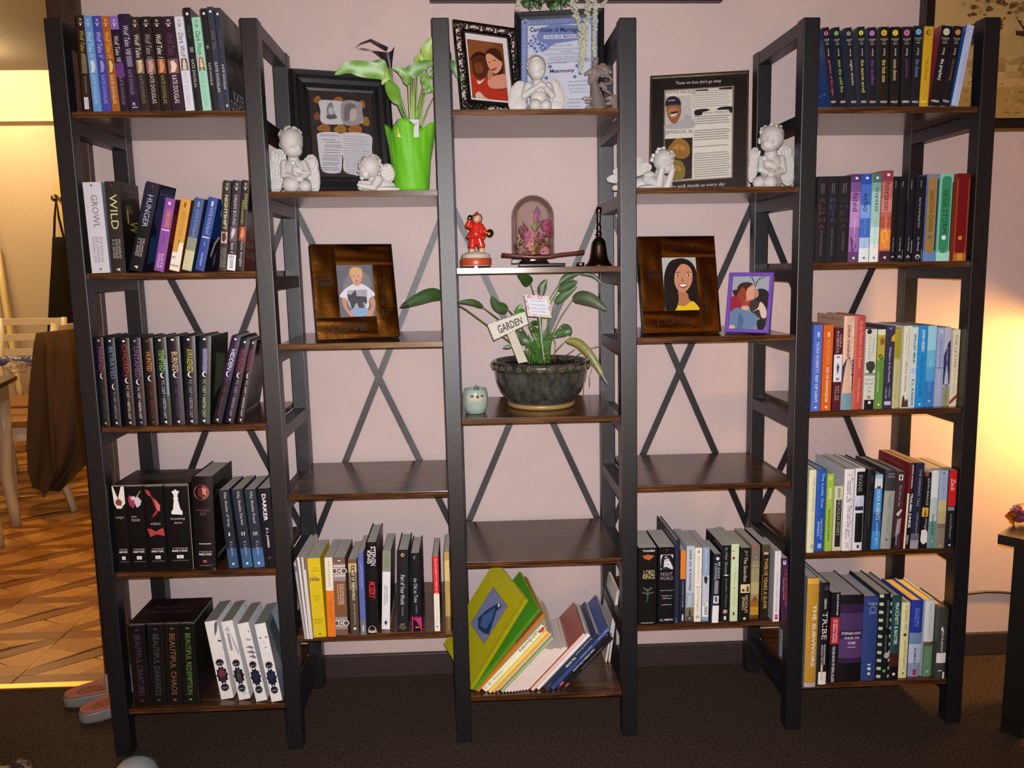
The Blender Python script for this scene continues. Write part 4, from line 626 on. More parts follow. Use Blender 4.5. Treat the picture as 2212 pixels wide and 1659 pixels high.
row(1680, 640, 4.608, ZO[2], 1.75, G_E3, [
 B(326, 416, 1146, 346, 440, 285, '#4a64b8', 'cornflower blue paperback beside the post, third shelf by the lamp glow', [R('#9fb0dc', .08, .14, .45, .7), T('NORA ROBERTS', '#b9c4e4', .20, .55, .35, .72), T('KEY OF LIGHT', '#c4cce6', .58, .90, .38, .68, 1)] + logo('#c9d0e8', .96, .12)),
 B(425, 526, 1141, 446, 542, 285, '#c25a20', 'bright orange paperback with cream lettering', [R('#d8a07a', .08, .14, .4, .65), T('NORA ROBERTS', '#d88c5a', .17, .46, .35, .72), T('KEY OF KNOWLEDGE', '#e0c4ac', .49, .90, .38, .66, 1)] + logo('#e4d0c0', .96, .12)),
 B(536, 621, 1138, 560, 640, 315, '#4a1c24', 'maroon paperback with a white middle panel and dark ornament', [R('#cdccd6', .32, .65), T('NORA', '#b9a0a4', .08, .24, .6, .85), T('ROBERTS', '#b9a0a4', .04, .30, .22, .5), G('#55545e', (.42, .5), (.47, .3), (.52, .4), (.57, .5), (.52, .6), (.47, .7)), R('#77757f', .34, .36, .3, .7), R('#77757f', .60, .63, .3, .7), T('KEY OF', '#b9a0a4', .70, .88, .55, .75), T('VALOR', '#b9a0a4', .70, .88, .25, .45)]),
 B(624, 732, 1131, 643, 756, 196, '#c9a48c', 'tall peach hardback jacket shading to navy at its foot', [G('#23263c', (.53, .0), (.46, .3), (.43, .55), (.48, .75), (.45, 1), (.82, 1), (.82, 0)), R('#6d8c9c', .82, 1), T('WHERE THE CRAWDADS SING', '#e8ddd4', .05, .74, .72, .92, 1), T('DELIA OWENS', '#4a2c28', .1, .43, .32, .55, 1)], hard=True, sidecol='#b58c74', side=[H('"PAINFULLY BEAUTIFUL"', '#4a3228', .03, .055, .15, .9)]),
 B(737, 832, 1127, 757, 866, 192, '#b04a44', 'tall coral red hardback with flowing pale script', [T('In the Shadow of the Banyan', '#d8988c', .06, .56, .35, .75, 0, .2), T('Vaddey Ratner', '#d8988c', .66, .93, .38, .7, 0, .2)], hard=True),
 B(842, 956, 1125, 872, 980, 328, '#c4c6bc', 'off white paperback with a dark profile head of hair', [O('#22241f', .03, .3, .22), T('ISABEL', '#8f9488', .11, .32, .6, .85), T('ALLENDE', '#8f9488', .07, .38, .25, .5), G('#3a3a36', (.42, .1), (.395, .4), (.4, .8), (.45, .95), (.5, .9), (.52, .7), (.545, .75), (.545, .35), (.52, .4), (.5, .15)), R('#6d8c70', .545, .575), H('Island', '#5a605a', .61, .64, .15, .8), H('Beneath', '#5a605a', .66, .69, .1, .85), H('the', '#5a605a', .71, .735, .35, .65), H('Sea', '#5a605a', .755, .785, .35, .65), G('#8a6a4c', (.82, .45), (.83, .35), (.87, .4), (.86, .7)), R('#17181a', .88, 1, .08, .95), O('#cfcfc9', .915, .55, .14)]),
 B(960, 1037, 1122, 982, 1060, 330, '#5c8a3c', 'grass green paperback with an olive upper half and a brown bird', [R('#c9cdb4', 0, .07), R('#a59a3c', .07, .38), G('#8a5226', (.12, .3), (.1, .6), (.13, .98), (.18, .9), (.2, .4)), G('#4a6c2c', (.33, .1), (.3, .5), (.36, .95), (.4, .6)), T('The Fragile Forest', '#3a5c2a', .42, .8, .5, .72), T('KAREN DIONNE', '#c9d0b4', .53, .78, .2, .36), O('#cfd8c0', .945, .5, .14)]),
 B(1042, 1130, 1119, 1070, 1164, 296, '#33304a', 'dark indigo paperback with a pale white title', [G('#c9a41c', (.1, .9), (.13, .65), (.18, .6), (.19, 1), (.1, 1)), G('#6d6c84', (.02, .2), (.015, .8), (.05, .5)), T('Whispers of the Moonlit', '#c4c2cf', .25, .68, .36, .66), T('CHARLES', '#a9a7b8', .74, .86, .6, .75), T('WALTER', '#a9a7b8', .74, .88, .2, .38), R('#b9b7c6', .91, .955, .15, .85)]),
 B(1131, 1197, 1116, 1160, 1222, 320, '#b4b07c', 'narrow olive and cream paperback beside the indigo one', [R('#94902c', 0, .38), T('Garden of Mercies', '#7d7a30', .04, .34, .36, .66), T('Kim Edwards', '#8f8c5c', .44, .7, .36, .64), T('Bohemia', '#8f8c5c', .74, .88, .38, .62)]),
 B(1217, 1297, 1113, 1245, 1330, 294, '#d0cfc0', 'cream white paperback with a small silhouette of people and a dog', [T('my grandmother asked me', '#5c5c56', .04, .40, .55, .78), T('to tell you she\'s sorry', '#5c5c56', .07, .38, .25, .46), T('FREDRIK BACKMAN', '#55554f', .43, .80, .35, .62), G('#4a3a36', (.99, .1), (.86, .2), (.84, .35), (.88, .45), (.92, .6), (.89, .7), (.9, .9), (.99, .95))]),
 B(1300, 1358, 1109, 1336, 1400, 292, '#bccfd2', 'pale blue white paperback reading SPILLED MILK', [R('#6d8cb0', 0, .02), T('SPILLED MILK', '#35565c', .10, .46, .3, .72, 1), O('#9fb8dc', .55, .5, .5), T('K.L. RANDIS', '#35565c', .65, .98, .3, .72, 1)]),
 B(1361, 1449, 1108, 1402, 1486, 291, '#1f86cc', 'vivid sky blue paperback with hand drawn white lettering', [T('JOHN GREEN', '#cfe2f0', .05, .31, .3, .75, 1), T('THE FAULT IN OUR STARS', '#16506c', .38, .87, .34, .7)] + logo('#cfe2f0', .965, .1)),
 B(1452, 1542, 1102, 1490, 1576, 292, '#4a9ccc', 'light blue to deep blue shaded paperback', [R('#8fc6d8', 0, .3), R('#64aed0', .3, .5), R('#2f74bc', .68, 1), T('SINCE', '#9cc4dc', .4, .52, .36, .62), T('WENDY', '#6d9ccc', .62, .8, .36, .62)] + logo('#9cc4e0', .93, .14)),
 B(1547, 1627, 1098, 1580, 1656, 310, '#94a2c4', 'lilac blue paperback with small white lettering', [O('#b4c0d8', .05, .5, .2), T('distant shores', '#5d6a8c', .15, .50, .36, .7), R('#3a4a6c', .505, .512), T('KRISTIN HANNAH', '#b4c0d8', .56, .86, .38, .62)]),
 B(1634, 1700, 1096, 1662, 1730, 310, '#a9b0c4', 'paperback with a dark blue stormy band on pale grey', [G('#2a3058', (.36, 0), (.2, .6), (.16, 1), (.7, 1), (.75, .6), (.72, 0)), T('BETWEEN OCEANS', '#a0a6c4', .25, .62, .36, .62), R('#8a8a70', .75, 1), T('M.L. STEDMAN', '#5a5c50', .73, .96, .35, .6)]),
 B(1703, 1806, 1096, 1738, 1836, 330, '#d2cbb2', 'cream paperback with a slanted red ribbon at its foot', [T('THE LETTER', '#77705c', .06, .50, .3, .66), T('Kathryn Hughes', '#8f8870', .52, .83, .36, .64, 0, .2), G('#8a2f34', (.93, 0), (.84, 1), (.89, 1), (.98, 0))]),
])
G_E4 = 'books on the fourth shelf beside the side table'
row(1680, 940, 4.608, ZO[3], 1.9, G_E4, [
 B(286, 355, 1170, 310, 386, 346, '#c9c9a8', 'slim cream hardback beside the post, fourth shelf by the side table', [T('THE NOTEBOOK', '#6a6a58', .10, .50, .55, .78), T('Nicholas Sparks', '#8a8a74', .55, .83, .55, .75), H('O2', '#3a3a34', .9, .945, .5, .9, 1)], hard=True, d=.14),
 B(359, 458, 1157, 396, 487, 341, '#1f4ca0', 'royal blue hardback with silver title next to the cream one', [T('The Lucky One', '#b4c4dc', .04, .46, .42, .76), T('NICHOLAS', '#a9bad6', .60, .85, .52, .74), T('SPARKS', '#a9bad6', .63, .81, .2, .42), R('#8fa4cc', .90, .96, .3, .7)], hard=True, d=.14),
 B(462, 532, 1156, 494, 556, 382, '#8fae3c', 'lime green paperback with white and dark lettering', [O('#d0dcae', .06, .5, .26), O('#8fae3c', .06, .5, .16), T('DEAR', '#e0e6c9', .19, .33, .32, .7, 1), T('JOHN', '#a9c05c', .36, .44, .32, .7), T('NICHOLAS SPARKS', '#3a4a1c', .46, .87, .32, .62, 1)]),
 B(537, 627, 1151, 566, 650, 505, '#bcb9a0', 'short cream paperback with a black panel', [R('#1d231f', .21, .94, .25, .9), T('NICHOLAS SPARKS', '#8f9488', .22, .76, .4, .78), R('#8a8a78', .03, .18, .4, .7)], d=.1),
 B(632, 732, 1150, 680, 782, 337, '#cfced2', 'thick white hardback with thin condensed dark lettering', [T('A Thousand Life', '#4a4a50', .05, .40, .25, .8), T('The Last Day', '#4a4a50', .44, .71, .25, .8), T('Anne', '#3a3a40', .74, .82, .5, .75), T('Rice', '#3a3a40', .73, .85, .25, .48), R('#b9b6b9', .89, .96, .3, .65)], hard=True, d=.17, sidecol='#a9aab2'),
 B(737, 836, 1146, 790, 886, 328, '#c9c9ce', 'white hardback with black blocks and a snowy blue picture', [R('#141418', .04, .33, .15, 1), R('#b4b9cc', .34, .51), G('#6a7494', (.4, .3), (.38, .6), (.46, .8), (.48, .2)), R('#23283a', .46, .51, .1, .95), R('#141418', .54, .9, .15, .95), T('EVANS', '#8a8a90', .08, .28, .3, .7), R('#3a3a40', .93, .97, .4, .65)], hard=True, d=.165, sidecol='#b9bac0'),
 B(840, 924, 1143, 902, 978, 340, '#1a1a1e', 'plain black hardback between the white one and the bright blue one', [T('CHILD', '#5a5a60', .08, .17, .4, .65), T('the world we live in', '#4a4a50', .29, .72, .38, .62)], hard=True, d=.16),
 B(930, 1010, 1138, 978, 1066, 392, '#3a84c4', 'bright blue paperback with a white wave picture at its head', [R('#bcc9d6', .05, .18), R('#8ab0cc', 0, .05), G('#7a2a34', (.155, .3), (.15, .8), (.185, .75), (.185, .35)), R('#2a5c9c', .5, .75), T('NORA ROBERTS', '#c9dcea', .20, .60, .35, .78), T('summer lights', '#9cc0dc', .63, .95, .35, .75, 0, .3)]),
 B(1014, 1122, 1132, 1080, 1186, 350, '#8f9490', 'grey hardback with a dark charcoal upper spine', [R('#33333a', 0, .26), H('DANIEL', '#a9a9ae', .04, .055, .25, .8), H('ANDERSON', '#a9a9ae', .075, .09, .18, .85), T('THE KING', '#5a5f5c', .30, .48, .4, .6), T('TIME\'S PAST', '#6a6f6c', .55, .80, .42, .58), O('#3c4040', .88, .5, .1)], hard=True, sidecol='#2c2a28', d=.16),
 B(1130, 1214, 1129, 1190, 1274, 366, '#3c2a30', 'plum brown paperback with a white square mark at its head', [R('#cfcfd2', .04, .11, .25, .75), G('#23191e', (.05, .4), (.05, .6), (.1, .62), (.1, .38)), T('The Winter Sea', '#a99ca2', .17, .45, .4, .64), G('#b9aeb0', (.55, .2), (.48, .8), (.5, .95), (.58, .5)), G('#8f8286', (.62, .4), (.6, .9), (.8, .8), (.85, .3)), T('Heather Gudenkauf', '#a99ca2', .7, .95, .4, .62), R('#141214', .85, 1, 0, .3)]),
 B(1248, 1304, 1132, 1312, 1378, 280, '#23161c', 'tall red and black paperback with bold white capitals', [R('#5a1a22', 0, .34, 0, .6), R('#c9cbb4', .35, 1, 0, .3), T('JANICE HUDSON', '#cfcacc', .02, .29, .4, .72, 1), T('TRAUMA JUNKIE', '#d6d4d4', .35, .75, .35, .92, 1), T('FIREFLY', '#b9b6b8', .84, .95, .4, .7, 1)], sidecol='#6a1c22', side=[H('"AN UNFORGETTABLE BOOK"', '#8a4a4c', .05, .075, .1, .8), H('REAL LIFE STORIES', '#8a4a4c', .11, .135, .1, .7), H('FROM THE AIR', '#8a4a4c', .17, .195, .1, .6)], page='#a8927c'),
 B(1308, 1398, 1132, 1380, 1462, 281, '#22263a', 'tall navy paperback shading to mist at its foot', [R('#8d8d98', .9, 1), R('#5a5c6c', .82, .9), T('THE ORPHAN\'S TALE', '#8f94a6', .07, .50, .42, .72), T('PAM JENOFF', '#8f94a6', .58, .84, .42, .7)], page='#a8927c'),
 B(1406, 1482, 1126, 1466, 1546, 374, '#171619', 'black paperback with a small orange square and a torn white patch', [R('#8a3c20', 0, .05, 0, .5), T('JOHN SEARLES', '#b4b1b0', .07, .43, .35, .7), R('#c2a03a', .46, .58, 0, .8), G('#8a4a1c', (.47, .4), (.57, .2), (.57, .65)), T('strange', '#a9a6a6', .6, .76, .4, .75, 0, .3), G('#cfcdcc', (.76, .1), (.75, .6), (.78, .9), (.92, .95), (.95, .4), (.9, .05))]),
 B(1490, 1563, 1126, 1552, 1620, 350, '#a9bcbc', 'pale teal paperback with dark slab lettering low down', [R('#c4cdd0', 0, .35), R('#5a8480', .65, 1), T('Carol Matas', '#c9d2d2', .1, .3, .38, .62), T('Hansel and Gretel', '#22383a', .56, .82, .36, .68, 1), O('#c9b89a', .91, .5, .12)]),
 B(1567, 1653, 1127, 1626, 1710, 350, '#8fa3bc', 'paperback with a pale blue sky over yellow and brown sand', [R('#b4ac7c', .38, .52), R('#aaa070', .52, .68), R('#6f6454', .68, .74), R('#7d7462', .74, 1), T('THE SUMMER', '#6d86a8', .08, .3, .38, .65), R('#5a4a6c', .03, .045, .3, .6), O('#bcb49c', .965, .5, .1)]),
 B(1657, 1738, 1131, 1720, 1806, 350, '#191a24', 'paperback with a scarlet upper half and black lower half', [R('#b81c1c', 0, .45), T('Zack', '#e4c4c0', .1, .26, .25, .8, 0, .25), R('#7a7a84', .46, .51, .05, .9), T('QUEENS', '#8f8f98', .55, .7, .38, .62), T('Fever', '#8f8f98', .7, .88, .38, .7, 0, .3)] + logo('#c9c9d0', .955, .14)),
])
G_E5 = 'books on the bottom shelf beside the side table'
row(1640, 1190, 4.608, ZO[4], 3.0, G_E5, [
 B(442, 556, 1352, 476, 604, 270, '#9a7328', 'mustard hardback with big white capitals on the bottom shelf', [R('#b08a3a', 0, .05), R('#8f8f9a', .96, 1), T('THE SURVIVORS', '#c9c4bc', .24, .81, .5, .82, 1), T('A story of courage and love', '#b8955a', .4, .64, .14, .28, 0, .2)], hard=True, d=.17, sidecol='#5f6470', side=[G('#3a3644', (.2, .2), (.1, .7), (.6, .9), (.8, .5)), G('#8f94a0', (.7, .1), (.8, .5), (.98, .5), (.98, .05))]),
 B(579, 661, 1332, 616, 700, 318, '#17141a', 'black hardback reading TRIBE with a library label at its foot', [O('#3a2c3a', .05, .6, .3), T('GIBSON', '#a9a5aa', .15, .25, .4, .68, 1), T('TRIBE', '#b9b5b8', .28, .55, .25, .85), T('ENDANGERED', '#a9a5aa', .6, .8, .55, .76, 1), T('AROUND THE WORLD', '#a9a5aa', .6, .86, .25, .44, 1), R('#cac8c8', .87, .995, .02, .98), R('#b09a6a', .8, .95, .3, .5)], hard=True, d=.19, sidecol='#3a4048'),
 B(686, 772, 1314, 702, 797, 415, '#15141a', 'black paperback with a red block in its middle', [R('#8f1c28', .27, .57), T('JACK ROSEWOOD', '#b9b7bc', .015, .25, .55, .78, 1), T('AN ENCYCLOPEDIA', '#d0b0b0', .29, .55, .58, .78, 1), T('OF SERIAL KILLERS', '#d0b0b0', .29, .55, .28, .48, 1), T('THE BIG BOOK OF SERIAL KILLERS', '#a9a7b0', .59, .99, .3, .62, 1)], d=.15),
 B(776, 1002, 1296, 802, 1040, 440, '#2a1c3a', 'very thick dark violet hardback with white capitals in three lines', [R('#141018', 0, .1), R('#3a2a50', .2, .4), R('#46305c', .5, .72), R('#100d10', .78, 1), H('STEPHEN KING', '#a9a5b4', .42, .45, .08, .92, 1), H('UNDER THE', '#a9a5b4', .475, .50, .2, .85, 1), H('DOME', '#a9a5b4', .53, .56, .36, .68, 1), R('#a9a5b4', .59, .597, .35, .7)], hard=True, d=.17),
 B(1006, 1148, 1286, 1046, 1196, 454, '#27386a', 'navy hardback with a silver emblem near its head', [H('Predator', '#8f9cb8', .06, .095, .3, .92), O('#4f628f', .15, .6, .26), O('#27386a', .15, .6, .16), H('ANOMALY', '#7d8caa', .185, .2, .3, .9), R('#b4bccc', .84, .87, .4, .62), R('#b4bccc', .9, .93, .42, .6), G('#b4bccc', (.8, .35), (.795, .65), (.82, .5))], hard=True, d=.16),
 B(1151, 1282, 1286, 1200, 1328, 430, '#10161c', 'black hardback with pale bars along both edges like film', [x for i in range(11) for x in (R('#9ca68c', .0 + i * .093, .035 + i * .093, 0, .3), R('#9ca68c', .0 + i * .093, .035 + i * .093, .86, 1))] + [T('DIARY OF STANGLEHAVEN', '#5f6c6c', .06, .38, .52, .7), T('ARTHUR GOODMAN', '#5f6c6c', .46, .72, .5, .66), O('#9a9a94', .70, .72, .25), O('#4c8a34', .88, .55, .14)], hard=True, d=.165),
 B(1286, 1372, 1276, 1332, 1438, 445, '#1d3c40', 'teal hardback shading to dark red and black at its foot', [R('#3a1a1c', .68, .84), R('#101012', .84, 1), T('TERRY', '#7fa0a0', .19, .25, .78, .9), T('PRATCHETT & BAXTER', '#9cb4b4', .08, .58, .32, .7, 1), O('#b9b9b6', .935, .5, .16)], hard=True, d=.165),
 B(1376, 1468, 1263, 1442, 1514, 510, '#bcb98a', 'cream hardback with fine dark lettering and a brown acorn spot', [T('a stolen life', '#5a5a40', .04, .36, .42, .72), O('#3a3222', .425, .5, .2), T('jaycee dugard', '#5a5a40', .5, .86, .42, .72), R('#5a5a40', .92, .95, .4, .6)], hard=True, d=.15, page='#c0a86a'),
 B(1471, 1592, 1247, 1522, 1648, 490, '#1f2f86', 'hardback with a deep blue upper half and pale grey lower half', [R('#5a7398', .42, .57), R('#93a2be', .57, .82), R('#6f7c9c', .82, 1), T('ISLAND', '#6a7cb8', .1, .34, .5, .68), T('INFECT', '#6a7cb8', .1, .34, .3, .46), T('ROMAN', '#3a4660', .62, .82, .38, .6, 1), R('#8a2c48', .9, .98, .38, .66)], hard=True, d=.15, page='#c0a86a'),
 B(1606, 1712, 1247, 1652, 1744, 490, '#aab3b8', 'hardback with a white upper half and sage green lower half', [R('#4a4434', .54, .6), R('#4f7258', .6, 1), R('#3a5444', .6, 1, .0, .12), T('PARIS IN SUNLIGHT', '#7d868c', .06, .5, .38, .62), T('JODI PICOULT', '#6c8c74', .66, .86, .4, .6), O('#7f9c84', .93, .55, .16)], hard=True, d=.15, page='#c0a86a'),
 B(1738, 1840, 1276, 1772, 1880, 562, '#2e3230', 'charcoal hardback with a white torn patch, last on the bottom shelf', [R('#b9bcbc', .63, .77), G('#b9bcbc', (.28, .3), (.26, .45), (.32, .55), (.32, .3)), T('What the dead know', '#b4b8b6', .32, .62, .35, .65, 0, .2), R('#b9bcbc', .9, .99, .7, .95), R('#a9aca8', .87, .885, .2, .6)], hard=True, d=.13, page='#a8876a'),
])
BOOKS = []
def make_book(p0, p1, p2, p3, Y, z, b, g, group, tone, name='book'):
    bl, br, tl, tr = [Vector((p.x, 0, p.z)) for p in (p0, p1, p2, p3)]
    up = ((tl + tr) - (bl + br)) / 2
    Hh = up.length; th = math.atan2(up.x, up.z)
    wvec = ((br - bl) + (tr - tl)) / 2
    Tt = max(0.0035, (wvec.x * math.cos(th)) - 0.0006)
    c = (bl + br) / 2
    if abs(th) < math.radians(1.3): th = 0.0
    zc = (b.get('base') or z) + Tt / 2 * abs(math.sin(th)) + 0.0004
    Hh += c.z - zc if abs(c.z - zc) < .02 and not th else 0
    o = thing(name, b['label'], 'book', (c.x, Y, zc), (0, th, 0), group)
    dp = b['d'] or (0.106 if Hh < 0.182 else 0.135 if Hh < 0.215 else 0.152)
    dp = min(dp, D - 0.012 - Y)
    hard = b['hard']; col = gain(b['col'], g); t = 0.0024 if hard else 0.0006
    bulge = min(0.004, Tt * .09) if hard else 0.0004
    x = Tt / 2
    def sp(c, s=1.0): return (-x + c * Tt, -bulge * (1 - (2 * c - 1) ** 2), 0)
    mb = MB(); N = 8 if hard else 4
    sc_ = gain(b['sidecol'], g) if b['sidecol'] else col
    for i in range(N):                                            # spine, rounded a little
        a, e = sp(i / N), sp((i + 1) / N)
        mb.face([(a[0], a[1], 0), (e[0], e[1], 0), (e[0], e[1], Hh), (a[0], a[1], Hh)], col, True)
        mb.face([(e[0], t, 0), (a[0], t, 0), (a[0], t, Hh), (e[0], t, Hh)], col)
        mb.face([(a[0], a[1], Hh), (e[0], e[1], Hh), (e[0], t, Hh), (a[0], t, Hh)], col)
        mb.face([(e[0], e[1], 0), (a[0], a[1], 0), (a[0], t, 0), (e[0], t, 0)], col)
    mb.box((-x, 0, 0), (-x + t, dp, Hh), sc_); mb.box((x - t, 0, 0), (x, dp, Hh), sc_)
    mb.build('cover', M['cover'], o)
    ov = 0.003 if hard else 0.0002
    pg = gain(b['page'] or tone, 1.25)
    mb = MB(); mb.box((-x + t, t, ov), (x - t, dp - (0.004 if hard else 0.0005), Hh - ov), pg)
    mb.build('page_block', M['paper'], o)
    if b['prints']:
        mb = MB()
        f = lambda s, c, ly: (-x + c * Tt, -bulge * (1 - (2 * c - 1) ** 2) - 0.00012 * ly - .0001, Hh * (1 - s))
        print_on(mb, b['prints'], g, f, Tt, Hh)
        mb.build('spine_print', M['print'], o)
    if b['side']:
        mb = MB(); sg = 1 if c.x < 0.88 else -1
        if sg > 0: f = lambda s, e, ly: (x + 0.0001 * ly, e * dp, Hh * (1 - s))
        else: f = lambda s, e, ly: (-x - 0.0001 * ly, dp - e * dp, Hh * (1 - s))
        print_on(mb, b['side'], g, f, dp, Hh)
        mb.build('cover_print', M['print'], o)
    BOOKS.append(o)
    return o, Tt, Hh
strs = []
for r in ROWS:
    for b in r[6]:
        for it in list(b['prints']) + list(b['side']):
            if it[0] in 'TH': strs.append(it[1])
strs.append('ABCDEFGHIJKLMNOPQRSTUVWXYZabcdefghijklmnopqrstuvwxyz0123456789.,&\'-+/')
make_glyphs(strs)
for ox, oy, sc, z, g, group, books, Yr, tone in ROWS:
    g *= .56 if g > 2.15 else .66
    lastb = lastt = -1e9
    for b in books:
        x0, x1, yb, t0, t1, yt = b['q']
        P = [Vector((ox + a / sc, oy + c / sc)) for a, c in ((x0, yb), (x1, yb), (t0, yt), (t1, yt))]
        Y = b['Y'] if b['Y'] is not None else Yr
        if Y is None:
            Y = min(0.07, max(-0.012, at((P[0].x + P[1].x) / 2, P[0].y, Z=z).y))
        W3 = [at(p.x, p.y, Y=Y) for p in P]
        col_ = int((W3[0].x + W3[1].x) / 2 / PITCH); xl = col_ * PITCH + PW / 2 + lean(z) + (.0045 if group in (G_A4, G_A5) else .0008); xr = (col_ + 1) * PITCH - PW / 2 + lean(z) - .004
        sl = (W3[2].x + W3[3].x - W3[0].x - W3[1].x) / 2
        xr2 = xr - max(0, abs(sl) * .02)
        for q in (0, 1): W3[q].x = min(max(W3[q].x, xl), xr2)
        for q in (2, 3): W3[q].x = min(max(W3[q].x, xl), xr2)
        # keep clear of the neighbour already standing there
        if W3[0].x < lastb: W3[0].x = lastb
        if W3[2].x < lastt: W3[2].x = lastt
        lastb = W3[1].x + 0.0003; lastt = W3[3].x + 0.0003
        make_book(*W3, Y, z, b, g, group, tone)
# ------------------------------------------------------------------ drawing flat pictures: points read off the photograph are squared up inside the picture's own four corners
def squarer(tl, tr, br, bl):
    """projective map of the quadrilateral onto the unit square (u to the right, v down)"""
    src = [tl, tr, br, bl]; dst = [(0, 0), (1, 0), (1, 1), (0, 1)]
    A = []; bb = []
    for (x, y), (u, v) in zip(src, dst):
        A.append([x, y, 1, 0, 0, 0, -u * x, -u * y]); bb.append(u)
        A.append([0, 0, 0, x, y, 1, -v * x, -v * y]); bb.append(v)
    n = 8
    for i in range(n):
        p = max(range(i, n), key=lambda r: abs(A[r][i])); A[i], A[p] = A[p], A[i]; bb[i], bb[p] = bb[p], bb[i]
        for r in range(n):
            if r != i:
                f = A[r][i] / A[i][i]
                for c in range(i, n): A[r][c] -= f * A[i][c]
                bb[r] -= f * bb[i]
    h = [bb[i] / A[i][i] for i in range(n)]
    def f(x, y):
        d = h[6] * x + h[7] * y + 1
        return ((h[0] * x + h[1] * y + h[2]) / d, (h[3] * x + h[4] * y + h[5]) / d)
    return f
def smooth_loop(pts, n=4):
    out = []; m = len(pts)
    for i in range(m):
        p0, p1, p2, p3 = pts[i - 1], pts[i], pts[(i + 1) % m], pts[(i + 2) % m]
        for k in range(n):
            t = k / n
            out.append(tuple(0.5 * (2 * p1[j] + (p2[j] - p0[j]) * t + (2 * p0[j] - 5 * p1[j] + 4 * p2[j] - p3[j]) * t * t + (3 * p1[j] - p0[j] - 3 * p2[j] + p3[j]) * t ** 3) for j in (0, 1)))
    return out
class Pic:
    """a flat picture of size w x h metres lying in the local plane y = y0, lower left corner at (x0, z0)"""
    def __init__(s, quad, w_, h_, x0, z0, y0):
        s.f = squarer(*quad); s.w = w_; s.h = h_; s.x0 = x0; s.z0 = z0; s.y0 = y0; s.mb = MB(); s.n = 0
    def P(s, u, v): return (s.x0 + min(1, max(0, u)) * s.w, s.y0 - 0.00012 * s.n, s.z0 + (1 - min(1, max(0, v))) * s.h)
    def poly(s, col, pts, sm=True, g=1.0):
        s.n += 1
        q = smooth_loop(pts) if sm and len(pts) > 2 else pts
        s.mb.face([s.P(*s.f(x, y)) for x, y in reversed(q)], gain(col, g))
    def rect(s, col, u0, v0, u1, v1):
        s.n += 1; s.mb.face([s.P(u0, v1), s.P(u1, v1), s.P(u1, v0), s.P(u0, v0)], lin(col))
    def dot(s, col, u, v, r, asp=1.0):
        s.n += 1; s.mb.face([s.P(u + r * math.cos(-2 * math.pi * i / 16) / s.w * asp, v + r * math.sin(-2 * math.pi * i / 16) / s.h) for i in range(16)], lin(col))
    def disc(s, col, x, y, rx, ry=None, sm=True):
        ry = ry or rx
        s.poly(col, [(x + rx * math.cos(2 * math.pi * i / 14), y + ry * math.sin(2 * math.pi * i / 14)) for i in range(14)], False)
    def text(s, t, col, u0, v0, u1, v1, b=0, sh=0.0, down=False):
        s.n += 1; V, F = letters(t, b, sh)
        if down: s.mb.add([s.P(u0 + (u1 - u0) * y, v0 + (v1 - v0) * x) for x, y in V], F, lin(col))
        else: s.mb.add([s.P(u0 + (u1 - u0) * x, v1 + (v0 - v1) * y) for x, y in V], F, lin(col))
    def text4(s, t, col, tl, tr, bl, b=0, sh=0.0):
        """lettering between three traced corners"""
        s.n += 1; V, F = letters(t, b, sh); a = s.f(*tl); c = s.f(*tr); d = s.f(*bl)
        s.mb.add([s.P(d[0] + (c[0] - a[0]) * x + (a[0] - d[0]) * y, d[1] + (c[1] - a[1]) * x + (a[1] - d[1]) * y) for x, y in V], F, lin(col))
    def stroke(s, col, pts, wd):
        """line of width wd metres through points given in (u, v)"""
        s.n += 1
        P = [Vector((s.x0 + u * s.w, s.z0 + (1 - v) * s.h)) for u, v in pts]
        L_ = []; R_ = []
        for i, p in enumerate(P):
            t = (P[min(i + 1, len(P) - 1)] - P[max(i - 1, 0)]).normalized(); n = Vector((-t.y, t.x)) * wd / 2
            L_.append(p + n); R_.append(p - n)
        y = s.y0 - 0.00012 * s.n
        for i in range(len(P) - 1):
            s.mb.face([(L_[i].x, y, L_[i].y), (R_[i].x, y, R_[i].y), (R_[i + 1].x, y, R_[i + 1].y), (L_[i + 1].x, y, L_[i + 1].y)], lin(col))
    def lines(s, col, u0, v0, u1, v1, n, seed=1, wd=0.5):
        """a block of print too small to read: one dash for each word"""
        rnd = random.Random(seed); s.n += 1; y = s.y0 - 0.00012 * s.n; st = (v1 - v0) / n
        for i in range(n):
            u = u0; v = v0 + i * st
            while u < u1 - .02:
                e = min(u1, u + rnd.uniform(.02, .075))
                q = [(u, v + st * wd), (e, v + st * wd), (e, v), (u, v)]
                s.mb.face([(s.x0 + a * s.w, y, s.z0 + (1 - b) * s.h) for a, b in q], lin(col)); u = e + .012
    def build(s, name, parent): return s.mb.build(name, M['print'], parent)
def place(o, x, y, z, yaw, back, thick=.013):
    z += thick * math.sin(math.radians(back))
    o.matrix_world = Matrix.Translation((x, y, z)) @ Matrix.Rotation(math.radians(yaw), 4, 'Z') @ Matrix.Rotation(math.radians(-back), 4, 'X')
def moulding(name, o, w_, h_, prof, mat, col, parts='frame'):
    """picture frame mitred from a profile of (distance in from the edge, height towards the viewer)"""
    mb = MB()
    rings = []
    for d, y in prof:
        rings.append([(-w_ / 2 + d, -y, d), (w_ / 2 - d, -y, d), (w_ / 2 - d, -y, h_ - d), (-w_ / 2 + d, -y, h_ - d)])
    for a, b in zip(rings, rings[1:] + rings[:1]):
        for i in range(4):
            j = (i + 1) % 4; mb.face([a[i], a[j], b[j], b[i]], col)
    return mb.build(parts, mat, o)
def backing(o, w_, h_, y0, y1, col, inset=0.004, name='backing'):
    mb = MB(); mb.box((-w_ / 2 + inset, y0, inset), (w_ / 2 - inset, y1, h_ - inset), lin(col)); return mb.build(name, M['matte'], o)
